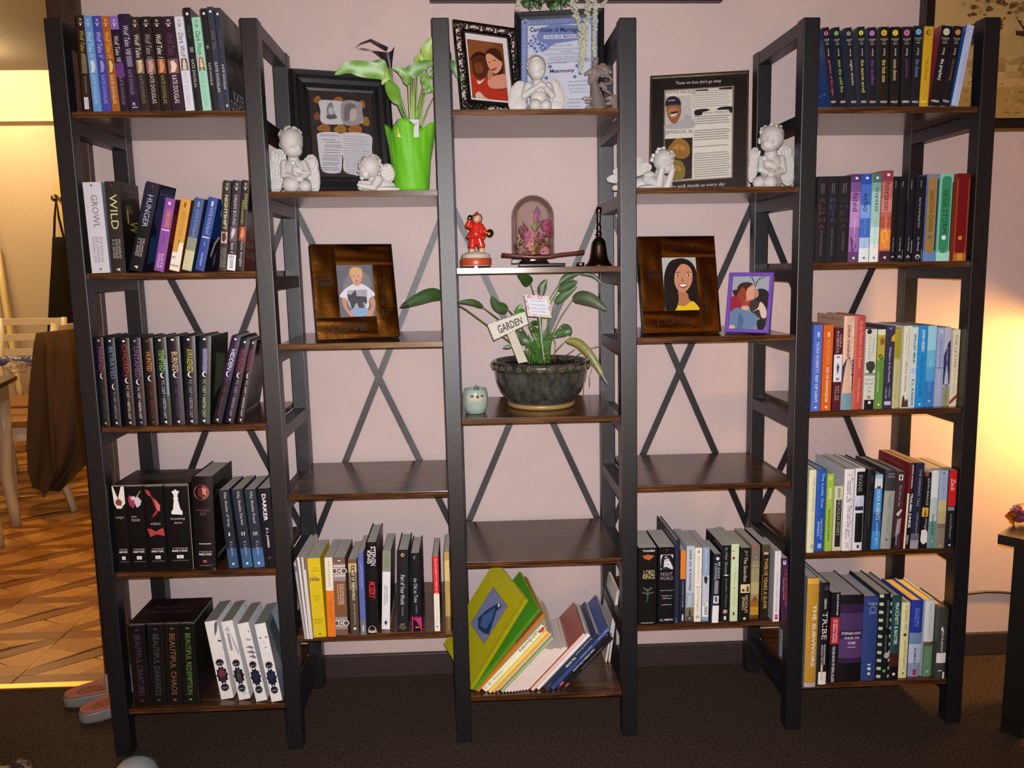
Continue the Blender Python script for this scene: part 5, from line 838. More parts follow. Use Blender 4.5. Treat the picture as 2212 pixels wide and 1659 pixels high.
def easel(o, h_, col='#16130f', back=12.0, lift=0.0):
    """strut hinged high on the back of the frame, foot on the shelf"""
    b = math.radians(18 + back); hz = .66 * h_; L_ = (hz * math.cos(math.radians(back)) + lift - .0065 * math.sin(math.radians(back))) / math.cos(math.radians(18)) - .003
    d = Vector((0, math.sin(b), -math.cos(b))); n = Vector((0, math.cos(b), math.sin(b))) * .0025
    p = Vector((0, .0175, hz)); mb = MB()
    A = [p + Vector((-.016, 0, 0)), p + Vector((.016, 0, 0)), p + d * L_ * .93 + Vector((.026, 0, 0)), p + d * L_ * .93 + Vector((-.026, 0, 0))]
    B_ = [q + n for q in A]
    mb.face(A, lin(col)); mb.face(B_[::-1], lin(col))
    for i in range(4):
        k = (i + 1) % 4; mb.face([A[k], A[i], B_[i], B_[k]], lin(col))
    return mb.build('easel_back', M['matte'], o)
def pane(o, w_, h_, inset, y, name='glass_pane'):
    mb = MB(); mb.box((-w_ / 2 + inset, y - 0.0008, inset), (w_ / 2 - inset, y + 0.0008, h_ - inset)); return mb.build(name, M['glass'], o)

# -- pierced metal frame with the couple
fm = thing('picture_frame', 'ornate pierced grey metal frame holding a photo of a couple in red', 'picture frame')
w_, h_ = 0.1638, 0.2079
place(fm, 0.9456, 0.075, ZO[0] + 0.001, 26.3, 9.7)
mb = MB(); gm = lin('#5c5a58')
iw, ih = w_ - 0.050, h_ - 0.050
for d0, d1, y in ((0.019, 0.0265, 0.004), (0.0, 0.004, 0.003)):
    a = [(-w_ / 2 + d0, d0), (w_ / 2 - d0, d0), (w_ / 2 - d0, h_ - d0), (-w_ / 2 + d0, h_ - d0)]
    b = [(-w_ / 2 + d1, d1), (w_ / 2 - d1, d1), (w_ / 2 - d1, h_ - d1), (-w_ / 2 + d1, h_ - d1)]
    for i in range(4):
        j = (i + 1) % 4
        mb.face([(a[i][0], -y, a[i][1]), (a[j][0], -y, a[j][1]), (b[j][0], -y, b[j][1]), (b[i][0], -y, b[i][1])], gm)
        mb.face([(b[i][0], 0.001, b[i][1]), (b[j][0], 0.001, b[j][1]), (a[j][0], 0.001, a[j][1]), (a[i][0], 0.001, a[i][1])], gm)
        mb.face([(b[i][0], -y, b[i][1]), (b[j][0], -y, b[j][1]), (b[j][0], 0.001, b[j][1]), (b[i][0], 0.001, b[i][1])], gm)
        mb.face([(a[j][0], -y, a[j][1]), (a[i][0], -y, a[i][1]), (a[i][0], 0.001, a[i][1]), (a[j][0], 0.001, a[j][1])], gm)
for i in range(90):                                               # beaded inner rim
    per = 2 * (iw + ih); q = per * i / 90
    x, z = (q - iw / 2, 0) if q < iw else (iw / 2, q - iw) if q < iw + ih else (iw / 2 - (q - iw - ih), ih) if q < 2 * iw + ih else (-iw / 2, per - q)
    mb.ell((x, -0.0045, z + 0.025), 0.0016, gm, 6, 4)
frm = mb.build('frame', M['metal'], fm)
mb = MB(); rnd = random.Random(3)
per = 2 * (w_ + h_); n = 40
for i in range(n):                                                # scrolls of the pierced border
    q = per * (i + .5) / n; d = 0.0105
    if q < w_: x, z, ang = q - w_ / 2, d, 0
    elif q < w_ + h_: x, z, ang = w_ / 2 - d, q - w_, 90
    elif q < 2 * w_ + h_: x, z, ang = w_ / 2 - (q - w_ - h_), h_ - d, 180
    else: x, z, ang = -w_ / 2 + d, per - q, 270
    pts = []
    s_ = 1 if i % 2 else -1
    for k in range(12):
        t = k / 11; r = 0.0085 * (1 - .72 * t); a = math.radians(ang) + s_ * t * 5.2 + (0.4 if s_ > 0 else 2.6)
        pts.append((x + r * math.cos(a), -0.003 - .0015 * math.sin(t * 3), z + r * math.sin(a)))
    mb.tube(pts, [0.0019 - .0007 * k / 11 for k in range(12)], gm, 6)
    if i % 3 == 0: mb.ell((x, -0.004, z), (.0035, .003, .0035), gm, 8, 5)
mb.build('scroll_border', M['metal'], fm)
mb = MB(); mb.box((-iw / 2, 0.0005, 0.025), (iw / 2, 0.003, h_ - 0.025), lin('#c9c5c6')); mb.build('mat_board', M['matte'], fm)
pq = [(318, 410), (692, 455), (772, 1078), (398, 1035)]
pc = Pic(pq, iw - 0.020, ih - 0.022, -iw / 2 + 0.007, 0.025 + 0.007, 0.0003)
pc.rect('#6e3a1c', 0, 0, 1, 1)
pc.poly('#7a4626', [(330, 430), (600, 460), (520, 560), (350, 600)])
pc.poly('#2c150c', [(368, 640), (385, 575), (450, 545), (515, 575), (530, 640), (450, 610)])
pc.poly('#4a2314', [(378, 650), (400, 600), (450, 580), (510, 600), (542, 680), (545, 760), (505, 825), (455, 835), (400, 780)])
pc.poly('#6a3820', [(400, 690), (440, 660), (480, 680), (500, 740), (460, 780), (420, 760)])
pc.poly('#a02f1a', [(372, 790), (400, 800), (440, 850), (500, 835), (555, 835), (570, 920), (690, 960), (760, 940), (775, 1078), (560, 1050), (398, 1000)])
pc.poly('#c9b8ac', [(436, 848), (470, 860), (515, 832), (480, 880), (450, 890)])
pc.poly('#b9a69a', [(430, 990), (470, 975), (520, 1030), (560, 1055), (440, 1040)])
pc.poly('#3a1c10', [(508, 580), (540, 520), (600, 505), (665, 545), (692, 620), (705, 720), (700, 790), (640, 790), (560, 640)])
pc.poly('#c48a6e', [(516, 590), (550, 565), (610, 600), (660, 640), (690, 660), (678, 735), (630, 780), (585, 755), (540, 690)])
pc.poly('#7a3a2c', [(575, 735), (610, 725), (638, 712), (620, 742), (590, 750)])
pc.poly('#3a2018', [(540, 660), (560, 652), (566, 662)]); pc.poly('#3a2018', [(590, 640), (612, 632), (618, 645)])
pc.poly('#bf8470', [(545, 850), (600, 812), (690, 788), (745, 800), (762, 920), (650, 945), (565, 925)])
pc.poly('#ad7258', [(545, 760), (570, 745), (600, 790), (585, 830), (550, 850)])
pc.build('photograph', fm); easel(fm, h_, back=9.7)

# -- marriage certificate
ce = thing('certificate_frame', 'black framed blue bordered certificate standing behind the praying cherub', 'picture frame')
w_, h_ = 0.2200, 0.2717
place(ce, 1.111, 0.185, ZO[0] + 0.001, -9.2, 8.4)
moulding('frame', ce, w_, h_, [(0, -.012), (0, .006), (.003, .009), (.008, .008), (.013, .004), (.016, .002), (.016, -.012)], M['semi'], lin('#141418'))
backing(ce, w_, h_, .004, .012, '#2a241f')
cq = [(235, 278), (1203, 195), (1203, 1500), (218, 1500)]
pc = Pic(cq, w_ - .032, h_ - .032, -w_ / 2 + .016, .016, 0.0038)
pc.rect('#c6cad8', 0, 0, 1, 1)
pc.rect('#6d7eae', 0, 0, 1, .065); pc.rect('#6d7eae', 0, 0, .085, 1); pc.rect('#6d7eae', .915, 0, 1, 1)
for i in range(15):
    pc.dot('#a3afd0', .12 + i * .054, .035, .0038); pc.dot('#5b6c9f', .12 + i * .054, .035, .0022)
for i in range(20):
    for u in (.042, .958): pc.dot('#a3afd0', u, .09 + i * .046, .0045); pc.dot('#5b6c9f', u, .09 + i * .046, .0026)
for u in (.06, .94): pc.dot('#8d9bc4', u, .055, .009); pc.dot('#5f70a4', u, .055, .006)
pc.poly('#6a79ab', [(430, 480), (560, 370), (720, 350), (950, 360), (1010, 400), (980, 520), (800, 570), (640, 600), (540, 680), (480, 700), (440, 600)])
pc.text4('Certificate of Marriage', '#27345f', (345, 395), (960, 375), (345, 475), 1)
pc.poly('#c6cad8', [(510, 492), (980, 470), (980, 516), (510, 540)], False)
pc.text4('STATE OF MISSOURI', '#2f3c6b', (525, 500), (968, 478), (525, 532), 1)
for x, y in [(400, 520), (370, 580), (430, 590), (480, 620), (390, 640), (520, 640), (350, 620), (420, 690)]:
    for a in range(5): pc.disc('#46558c' if (x + a) % 2 else '#9aa6cc', x + 22 * math.cos(a * 1.26), y + 22 * math.sin(a * 1.26), 15, 13)
pc.text4('This is to Certify', '#6d7690', (620, 620), (870, 605), (620, 655), 0, .3)
for i, (y, a, b) in enumerate([(690, 560, 1010), (715, 730, 900), (755, 520, 1030), (795, 580, 1010), (825, 560, 1140), (850, 690, 1150), (865, 560, 830), (1110, 810, 1100), (1160, 820, 1120), (1210, 830, 1080), (1250, 840, 1090), (1345, 830, 1060), (1390, 800, 1020), (1440, 820, 1000)]):
    pc.poly('#8d93ab', [(a, y), (b, y - (b - a) * .04), (b, y - (b - a) * .04 + 3), (a, y + 3)], False)
    pc.text4(['Be it known on the fifth day of June', 'Two Thousand', 'were united the County of Jackson', 'by authority of a license issued in the', 'and witnessed by the', 'County Recorder', 'office', 'Notice of the Wedding', 'Witness', 'of Mercy', 'of Matrimony', 'Recorder', 'Deputy', 'County'][i], '#5c6480', (a, y - 18), (b - 30, y - 18 - (b - a) * .04), (a, y - 2), 0, .3)
pc.text4('Matrimony', '#1f2740', (588, 945), (900, 930), (588, 1005), 1)
for x, y in [(590, 910), (935, 900), (985, 940), (975, 1000), (905, 1045), (545, 1060)]:
    for a in range(5): pc.disc('#46558c', x + 14 * math.cos(a * 1.26), y + 14 * math.sin(a * 1.26), 10, 9)
pc.build('certificate', ce); pane(ce, w_, h_, .014, -.0005)

# -- deep black shadow box frame
sb = thing('shadow_box_frame', 'deep black frame with dried orange leaves around two memorial papers', 'picture frame')
w_, h_ = 0.2402, 0.2965
place(sb, 0.5937, 0.150, ZE[0] + 0.001, 17.0, 9.9, .021)
moulding('frame', sb, w_, h_, [(0, -.02), (0, .010), (.006, .016), (.014, .015), (.020, .008), (.030, .006), (.038, -.004), (.044, -.006), (.044, -.02)], M['semi'], lin('#151416'))
backing(sb, w_, h_, .012, .02, '#1f1a18')
sq_ = [(470, 585), (1150, 625), (1195, 1475), (548, 1478)]
pc = Pic(sq_, w_ - .088, h_ - .088, -w_ / 2 + .044, .044, 0.0115)
pc.rect('#2e2628', 0, 0, 1, 1)
for x, y, rx, ry, c in [(575, 680, 42, 40, '#8a5a2c'), (800, 680, 55, 30, '#8a5c2e'), (1050, 730, 38, 40, '#94602c'), (570, 860, 32, 40, '#7a4430'), (1090, 910, 40, 48, '#92682c'), (650, 980, 72, 42, '#8f5a2a'), (825, 990, 68, 46, '#8e682e'), (980, 990, 74, 50, '#945a26')]:
    pc.poly(c, [(x + rx * (1 + .12 * ((i * 7) % 3 - 1)) * math.cos(i * .63), y + ry * (1 + .12 * ((i * 5) % 3 - 1)) * math.sin(i * .63)) for i in range(10)])
    pc.poly('#6a421e', [(x - rx * .6, y), (x, y - 3), (x + rx * .6, y), (x, y + 3)])
pc.poly('#b9b7bd', [(600, 690), (835, 700), (1030, 708), (1050, 800), (1045, 930), (840, 942), (625, 930), (605, 800)])
pc.poly('#8f8a8c', [(838, 705), (1030, 710), (1048, 800), (1040, 930), (850, 938)])
pc.poly('#6a6568', [(860, 760), (920, 720), (985, 750), (960, 830), (900, 900), (860, 900)]); pc.poly('#b0a29c', [(930, 790), (985, 780), (995, 850), (960, 910), (920, 890)])
pc.poly('#77757c', [(690, 730), (730, 715), (750, 800), (770, 860), (700, 880), (670, 800)]); pc.poly('#a9a7ac', [(695, 770), (735, 770), (745, 830), (700, 840)]); pc.poly('#55535a', [(670, 850), (760, 845), (780, 880), (690, 890)])
pc.poly('#bdbcc4', [(590, 1035), (820, 1040), (835, 1200), (832, 1400), (780, 1440), (650, 1430), (610, 1350), (578, 1120)])
pc.poly('#bdbcc4', [(830, 1040), (1125, 1048), (1145, 1200), (1150, 1450), (950, 1450), (855, 1410), (850, 1300), (828, 1200)])
u0, v0 = pc.f(610, 1060)
pc.text4('MEMORIAL SERVICE', '#55545c', (600, 1048), (800, 1052), (600, 1066))
for i, y in enumerate([1100, 1125, 1155, 1175, 1205, 1230, 1262, 1285, 1305, 1335, 1355, 1385, 1405]):
    a = 620 + (i * 37) % 40; pc.poly('#6a6972', [(a, y), (a + 150 + (i * 53) % 40, y + 3), (a + 150 + (i * 53) % 40, y + 9), (a, y + 6)], False)
for i in range(16):
    y = 1062 + i * 24; a = 850 if i < 12 else 870; b = 1120 - (i * 41) % 60
    pc.text4(['The Lord is my shepherd I shall', 'not want He maketh me to lie', 'down in green pastures He leadeth', 'me beside the still waters He', 'restoreth my soul He leadeth me', 'in the paths of righteousness for', 'His name sake', 'Yea though I walk through the', 'valley of the shadow of death I will', 'fear no evil for Thou art with', 'me Thy rod and Thy staff they', 'comfort me Thou preparest a table', 'before me Thou anointest', 'my cup runneth over', 'surely goodness and mercy shall', 'follow me all the days of my life'][i], '#4a4952', (a, y), (b, y + 6), (a, y + 13), 0, .3)
pc.build('memorial_papers', sb); pane(sb, w_, h_, .040, -.002)

# -- black frame with the white script
lo = thing('memorial_frame', 'black glass frame with white script above and below a man in a navy cap', 'picture frame')
w_, h_ = 0.2391, 0.2944
place(lo, 1.4532, 0.165, ZE[0] + 0.001, -14.1, 8.6)
moulding('frame', lo, w_, h_, [(0, -.012), (0, .004), (.0045, .004), (.0045, -.012)], M['metal'], lin('#8a7668'))
backing(lo, w_, h_, .004, .012, '#2a241f')
lq = [(358, 262), (1434, 198), (1418, 1462), (335, 1475)]
pc = Pic(lq, w_ - .009, h_ - .009, -w_ / 2 + .0045, .0045, 0.0035)
pc.rect('#0f0d0d', 0, 0, 1, 1)
pc.text4('Those we love don\'t go away', '#c9c7cc', (620, 290), (1135, 262), (630, 335), 0, .35)
pc.text4('they walk beside us every day', '#c9c7cc', (530, 1405), (1185, 1383), (530, 1452), 0, .35)
pc.poly('#8a7668', [(492, 382), (1284, 336), (1268, 1340), (480, 1378)], False)
pc.poly('#cfccc4', [(508, 396), (1264, 350), (1252, 1328), (494, 1362)], False)
pc.text4('WAYNE MAURICE', '#5a5854', (512, 392), (845, 385), (512, 425))
pc.poly('#b5b4b0', [(508, 450), (790, 440), (812, 790), (500, 800)], False)
pc.poly('#a3a4a4', [(700, 700), (740, 640), (815, 700), (815, 790), (500, 800), (520, 760), (580, 740)])
pc.poly('#8a5a38', [(515, 560), (560, 535), (640, 530), (680, 560), (678, 640), (640, 720), (600, 745), (560, 720), (525, 650)])
pc.poly('#a8754a', [(540, 590), (600, 570), (650, 590), (640, 660), (590, 690), (550, 660)])
pc.poly('#2a1a14', [(550, 632), (600, 616), (640, 612), (640, 628), (590, 640)])
pc.poly('#d6cabd', [(560, 650), (600, 640), (632, 632), (615, 660), (580, 668)])
pc.poly('#1b1b2e', [(508, 560), (515, 490), (560, 455), (620, 455), (668, 490), (680, 550), (640, 535), (560, 535)])
pc.text4('Cowboys', '#c9c9d2', (535, 490), (615, 480), (535, 512), 1, .3)
pc.poly('#23233a', [(508, 560), (560, 530), (640, 530), (684, 556), (640, 545), (560, 548)])
pc.text4('JEFFERSON, SR', '#3f3d3a', (502, 820), (812, 812), (502, 868))
pc.poly('#1f1712', [(497, 910), (810, 897), (802, 1340), (494, 1362)], False)
for x, y, rx, ry, c in [(665, 1020, 125, 110, '#8f6428'), (640, 1250, 95, 110, '#7d6a2c')]:
    pc.poly(c, [(x + rx * (1 + .08 * ((i * 7) % 3 - 1)) * math.cos(i * .63), y + ry * (1 + .08 * ((i * 5) % 3 - 1)) * math.sin(i * .63)) for i in range(10)])
    pc.poly('#a8803c', [(x - rx * .7, y - ry * .1), (x, y - ry * .5), (x + rx * .5, y), (x, y + ry * .1)])
    pc.poly('#6a4a1c', [(x, y - ry * .8), (x + 5, y), (x + 10, y + ry * .8), (x - 3, y)])
pc.poly('#17151a', [(848, 385), (990, 376), (985, 398), (848, 402)], False); pc.poly('#17151a', [(1108, 366), (1262, 352), (1262, 376), (1112, 380)], False)
pc.poly('#17151a', [(840, 605), (960, 588), (1005, 605), (930, 625), (915, 655), (840, 660)]); pc.poly('#17151a', [(1090, 600), (1130, 572), (1258, 566), (1258, 632), (1230, 625), (1215, 600)])
pc.text4('Words of Reflection', '#4a4a50', (935, 622), (1220, 606), (935, 645))
for i in range(8): 
    y = 400 + i * 24; pc.poly('#8a8a86', [(800 + (i * 31) % 30, y), (1250 - (i * 17) % 40, y - 20), (1250 - (i * 17) % 40, y - 14), (800 + (i * 31) % 30, y + 6)], False)
for i in range(27):
    y = 675 + i * 25
    if i in (4, 5, 11, 12, 14, 15): continue
    b = 1250 - (i * 37) % 50; pc.poly('#77776f', [(824, y), (b, y - 22), (b, y - 14), (824, y + 8)], False)
pc.build('memorial_print', lo); pane(lo, w_, h_, .003, -.0012)

# -- the two bronze sheet frames
def bronze(name, label, w_, h_, x, y, yaw, back, faith):
    o = thing(name, label, 'picture frame'); place(o, x, y, ZE[1] + 0.001, yaw, back, .017)
    mb = MB(); mb.box((-w_ / 2, .002, 0), (w_ / 2, .016, h_), lin('#17100c')); mb.build('frame_core', M['semi'], o)
    a, b, c, d = -w_ / 2, -w_ / 2 + .29 * w_, w_ / 2 - .27 * w_, w_ / 2
    z1, z2 = .225 * h_, .775 * h_
    T_ = [(a, z1, b, h_), (b, z2, d, h_), (c, 0, d, z2), (a, 0, c, z1)]
    for (p, q, r, s) in T_:
        mb = MB(); nx, nz = 9, 12
        rnd = random.Random(int(p * 1e4) + (7 if faith else 0)); ph = [rnd.uniform(0, 6) for _ in range(4)]
        V = []
        for k in range(nz + 1):
            for i in range(nx + 1):
                u, v = i / nx, k / nz; edge = min(1, 8 * min(u, 1 - u), 8 * min(v, 1 - v))
                hh = edge * (.0014 + .0007 * math.sin(7 * u + ph[0]) * math.sin(5 * v + ph[1]) + .0005 * math.sin(11 * v + ph[2] + 4 * u))
                V.append((p + .0006 + (r - p - .0012) * u, -hh, q + .0006 + (s - q - .0012) * v))
        F = [(k * (nx + 1) + i, k * (nx + 1) + i + 1, (k + 1) * (nx + 1) + i + 1, (k + 1) * (nx + 1) + i) for k in range(nz) for i in range(nx)]
        mb.add(V, F, lin('#b8823c'), True)
        for e0, e1 in (((p, q), (r, q)), ((r, q), (r, s)), ((r, s), (p, s)), ((p, s), (p, q))):
            mb.face([(e0[0], 0, e0[1]), (e1[0], 0, e1[1]), (e1[0], .003, e1[1]), (e0[0], .003, e0[1])], lin('#6a4a24'))
        mb.build('bronze_sheet', M['bronze'], o)
    ink = '#2a170c'
    pc = Pic([(0, 0), (1, 0), (1, 1), (0, 1)], w_, h_, -w_ / 2, 0, -.0026)
    pc.text('LOVE', ink, .17, .845, .60, .925, 1)
    for i, ch in enumerate('HOPE'): pc.text(ch, ink, .80, .36 + i * .118, .885, .425 + i * .118, 0)
    if faith: pc.text('FAITH', ink, .42, .10, .82, .145, 0)
    for k in range(3):                                            # the knot of loops
        for sgn in (1, -1):
            pts = []
            for i in range(25):
                t = 2 * math.pi * i / 24
                u = .145 + (.085 - .018 * k) * math.cos(t) * (1 + .15 * math.cos(3 * t)) + sgn * .022 * math.sin(2 * t + k); v = .40 + (.045 - .009 * k) * math.sin(t) * (1 + .2 * math.cos(4 * t + sgn)) 
                pts.append((u, v))
            pc.stroke(ink, pts, .0010)
    pc.build('stamped_lettering', o)
    easel(o, h_, back=back)
    return o, (b, z1, c, z2)
M['bronze'] = attr_mat('bronze_sheet', rough=0.16, metal=1.0, vary=0.18, vscale=25, bump=0.35, bscale=45)
o, (x0, z0, x1, z1) = bronze('picture_frame', 'bronze frame stamped LOVE and HOPE with a blond boy in a white shirt', .1976, .2297, .6189, .072, 19.4, 13.8, False)
mb = MB(); mb.box((x0, -.0006, z0), (x1, .001, z1), lin('#3a3a40')); mb.build('photo_backing', M['matte'], o)
pc = Pic([(508, 460), (950, 457), (1020, 1108), (560, 1112)], x1 - x0, z1 - z0, x0, z0, -.0008)
pc.rect('#62606a', 0, 0, 1, 1); pc.poly('#77747c', [(640, 600), (880, 560), (930, 760), (620, 800)])
pc.poly('#b58a5e', [(668, 590), (670, 530), (700, 490), (765, 483), (820, 505), (838, 570), (826, 625), (800, 560), (720, 560), (690, 600)])
pc.poly('#c69a80', [(692, 590), (715, 555), (760, 548), (805, 555), (826, 600), (815, 655), (780, 692), (742, 692), (706, 645)])
pc.poly('#bd8f74', [(722, 670), (808, 668), (812, 715), (765, 728), (718, 712)])
pc.poly('#c8a06c', [(685, 560), (700, 500), (760, 490), (815, 520), (825, 575), (780, 545), (740, 560), (705, 590)])
for x in (725, 785): pc.poly('#4a3a34', [(x - 10, 595), (x + 8, 590), (x + 10, 598), (x - 8, 602)])
pc.poly('#9a5a50', [(735, 655), (765, 650), (785, 652), (765, 666)]); pc.poly('#b0826a', [(752, 605), (760, 632), (746, 636)])
pc.poly('#c9c9d3', [(690, 706), (722, 698), (765, 722), (812, 698), (852, 704), (935, 760), (996, 838), (916, 882), (906, 1006), (702, 1012), (640, 884), (552, 852), (600, 770)])
pc.poly('#9a9aa2', [(645, 772), (890, 765), (895, 850), (880, 1000), (685, 1005), (655, 860)], False)
pc.poly('#44434a', [(645, 815), (690, 830), (745, 770), (760, 840), (800, 850), (880, 860), (890, 945), (840, 925), (860, 1000), (800, 1002), (760, 930), (720, 1002), (700, 1000), (680, 930), (655, 890)])
pc.poly('#7f9fc0', [(702, 1012), (900, 1006), (890, 1095), (730, 1100)])
pc.poly('#b5866c', [(578, 868), (640, 890), (645, 985), (700, 1050), (742, 1106), (690, 1108), (600, 985)])
pc.poly('#b5866c', [(915, 890), (972, 868), (1000, 950), (975, 1070), (955, 1106), (878, 1104), (905, 1060), (945, 975)])
pc.build('photograph', o)
o, (x0, z0, x1, z1) = bronze('picture_frame', 'bronze frame stamped LOVE and HOPE with a smiling dark haired girl in yellow', .1962, .2388, 1.3980, .072, 6.2, 13.6, True)
mb = MB(); mb.box((x0, -.0006, z0), (x1, .001, z1), lin('#3a3a40')); mb.build('photo_backing', M['matte'], o)
pc = Pic([(455, 378), (830, 378), (870, 968), (495, 968)], x1 - x0, z1 - z0, x0, z0, -.0008)
pc.rect('#a9adb0', 0, 0, 1, 1)
pc.poly('#1b1311', [(540, 430), (620, 392), (700, 390), (780, 430), (835, 520), (860, 650), (875, 968), (820, 968), (600, 968), (500, 968), (478, 700), (490, 540)])
pc.poly('#a5704e', [(620, 770), (730, 770), (760, 850), (820, 900), (700, 925), (620, 915)])
pc.poly('#b88263', [(582, 580), (600, 500), (660, 455), (730, 460), (785, 520), (795, 620), (770, 700), (710, 765), (650, 760), (605, 690)])
pc.poly('#1b1311', [(560, 600), (580, 500), (640, 440), (700, 430), (640, 480), (600, 560), (590, 680)])
for x, t in ((632, 0), (750, 0)):
    pc.poly('#22150f', [(x - 30, 552), (x, 540), (x + 30, 550), (x, 548)]); pc.poly('#e4d8cf', [(x - 26, 582), (x, 570), (x + 24, 580), (x, 592)]); pc.disc('#1a100c', x, 581, 11)
pc.poly('#9a6448', [(680, 600), (700, 640), (690, 650), (668, 640)])
pc.poly('#8a3a38', [(640, 680), (690, 672), (745, 680), (710, 722), (675, 720)]); pc.poly('#e9e2dc', [(650, 684), (690, 680), (735, 684), (700, 706), (675, 704)])
pc.poly('#d2b41c', [(600, 968), (605, 905), (700, 925), (790, 868), (868, 945), (870, 968)])
pc.poly('#1b1311', [(560, 760), (620, 740), (640, 850), (600, 968), (510, 968)]); pc.poly('#1b1311', [(800, 740), (850, 760), (872, 930), (810, 860)])
pc.build('photograph', o)
# -- purple frame
o = thing('picture_frame', 'small purple frame with two women leaning together in a studio photo', 'picture frame')
w_, h_ = .1058, .1459
place(o, 1.5445, .042, ZE[1] + .001, -33.8, 12.3)
moulding('frame', o, w_, h_, [(0, -.010), (0, .003), (.0015, .0045), (.0075, .0045), (.0085, .003), (.0085, -.010)], M['semi'], lin('#6a44a8'))
backing(o, w_, h_, .003, .0095, '#3a2a5a'); easel(o, h_, '#3a2a5a', 12.3)
pc = Pic([(1318, 575), (1737, 578), (1690, 1195), (1262, 1190)], w_ - .017, h_ - .017, -w_ / 2 + .0085, .0085, .0025)
pc.rect('#9599a4', 0, 0, 1, 1); pc.poly('#7f838f', [(1310, 900), (1700, 850), (1690, 1195), (1262, 1190)])
for q in ([(1565, 760), (1560, 650), (1520, 590), (1510, 580)], [(1568, 700), (1580, 640), (1640, 580)], [(1572, 690), (1600, 620), (1690, 580)], [(1562, 670), (1540, 600), (1535, 578)]):
    pc.stroke('#2a2a30', [pc.f(*p) for p in q], .0012)
pc.poly('#35201a', [(1310, 740), (1360, 725), (1370, 690), (1420, 650), (1500, 645), (1545, 680), (1470, 760), (1450, 850), (1410, 905), (1330, 800)])
pc.poly('#8a3a22', [(1380, 760), (1430, 700), (1470, 760), (1460, 860), (1420, 910), (1350, 840)])
pc.poly('#c98f74', [(1470, 740), (1530, 680), (1562, 690), (1565, 760), (1590, 770), (1550, 830), (1480, 860)])
pc.poly('#1f1614', [(1560, 830), (1580, 740), (1650, 720), (1715, 760), (1722, 860), (1700, 960), (1600, 940)])
pc.poly('#b07a5c', [(1560, 770), (1600, 735), (1605, 800), (1570, 825)])
pc.poly('#8a1f30', [(1290, 830), (1350, 800), (1420, 900), (1400, 960), (1330, 1010), (1280, 960)]); pc.poly('#9a3a2c', [(1460, 870), (1530, 850), (1500, 920), (1410, 920)])
pc.poly('#3c2a24', [(1500, 900), (1560, 840), (1640, 900), (1700, 960), (1690, 1100), (1600, 1050), (1530, 1000)])
pc.poly('#c9b4a6', [(1540, 990), (1600, 940), (1630, 870), (1690, 950), (1690, 1050), (1640, 1050), (1610, 960)])
pc.poly('#c79a86', [(1410, 930), (1470, 915), (1500, 945), (1460, 975), (1420, 960)])
pc.poly('#5d7699', [(1275, 1180), (1290, 1010), (1350, 940), (1430, 960), (1560, 1010), (1600, 1080), (1550, 1170), (1400, 1190), (1300, 1190)])
pc.poly('#48608a', [(1390, 1000), (1440, 1100), (1400, 1190), (1360, 1190)])
pc.poly('#c79a86', [(1262, 1180), (1290, 1140), (1340, 1165), (1300, 1190)]); pc.poly('#17130f', [(1590, 1100), (1640, 1070), (1690, 1110), (1660, 1195), (1600, 1190)])
pc.build('photograph', o)
# ------------------------------------------------------------------ modelled figures: rounded volumes fused into one skin
def scale_at(u, v, Y, sc): return (at(u, v, Y=Y) - CAM).dot(FWD) / FPX / sc      # metres for one step of an enlarged view
class Fig:
    """origin on the shelf; x right, y away from the viewer, z up, in metres; shapes are given in steps of an enlarged view"""
    def __init__(s, ox, oy, sc, x0, y0, Y, z):
        s.k = scale_at(ox + x0 / sc, oy + y0 / sc, Y, sc); s.x0 = x0; s.y0 = y0
        p = at(ox + x0 / sc, oy + y0 / sc, Y=Y); s.loc = (p.x, Y, z)
        s.tilt = 0.0
    def p(s, a): return Vector(((a[0] - s.x0) * s.k, -a[2] * s.k, (s.y0 - a[1]) * s.k))
    def e(s, mb, c, r, col=(.5, .5, .5), ang=0, seg=16, ring=10, yaw=0):
        from mathutils import Euler
        big = max(r) > 60; mb.ell(s.p(c), tuple(q * s.k for q in r), col, 36 if big and seg == 16 else seg, 22 if big and seg == 16 else ring, rot=Euler((0, math.radians(ang), math.radians(yaw))))
    def c(s, mb, a, b, r0, r1, col=(.5, .5, .5)):
        A, B_ = s.p(a), s.p(b); n = 5
        pts = [A.lerp(B_, i / (n - 1)) for i in range(n)]; rr = [(r0 + (r1 - r0) * i / (n - 1)) * s.k for i in range(n)]; m = 24 if r0 > 40 else 12
        mb.tube(pts, rr, col, m); mb.ell(A, r0 * s.k, col, m, m * 2 // 3); mb.ell(B_, r1 * s.k, col, m, m * 2 // 3)
def fuse(mb, name, mat, parent, voxel, it=7, fac=.5, keepcol=False):
    """remesh the volumes into one continuous skin"""
    o = mb.build(name, mat)
    r = o.modifiers.new('skin', 'REMESH'); r.mode = 'VOXEL'; r.voxel_size = voxel; r.use_smooth_shade = True
    if it: q = o.modifiers.new('soft', 'SMOOTH'); q.iterations = it; q.factor = fac
    dg = bpy.context.evaluated_depsgraph_get()
    me = bpy.data.meshes.new_from_object(o.evaluated_get(dg)); me.name = name
    old = o.data; o.modifiers.clear(); o.data = me; bpy.data.meshes.remove(old)
    for v in me.vertices:
        if v.co.z < .0006: v.co.z = .0006
    me.polygons.foreach_set('use_smooth', [True] * len(me.polygons))
    if not me.materials: me.materials.append(mat)
    o.parent = parent
    return o
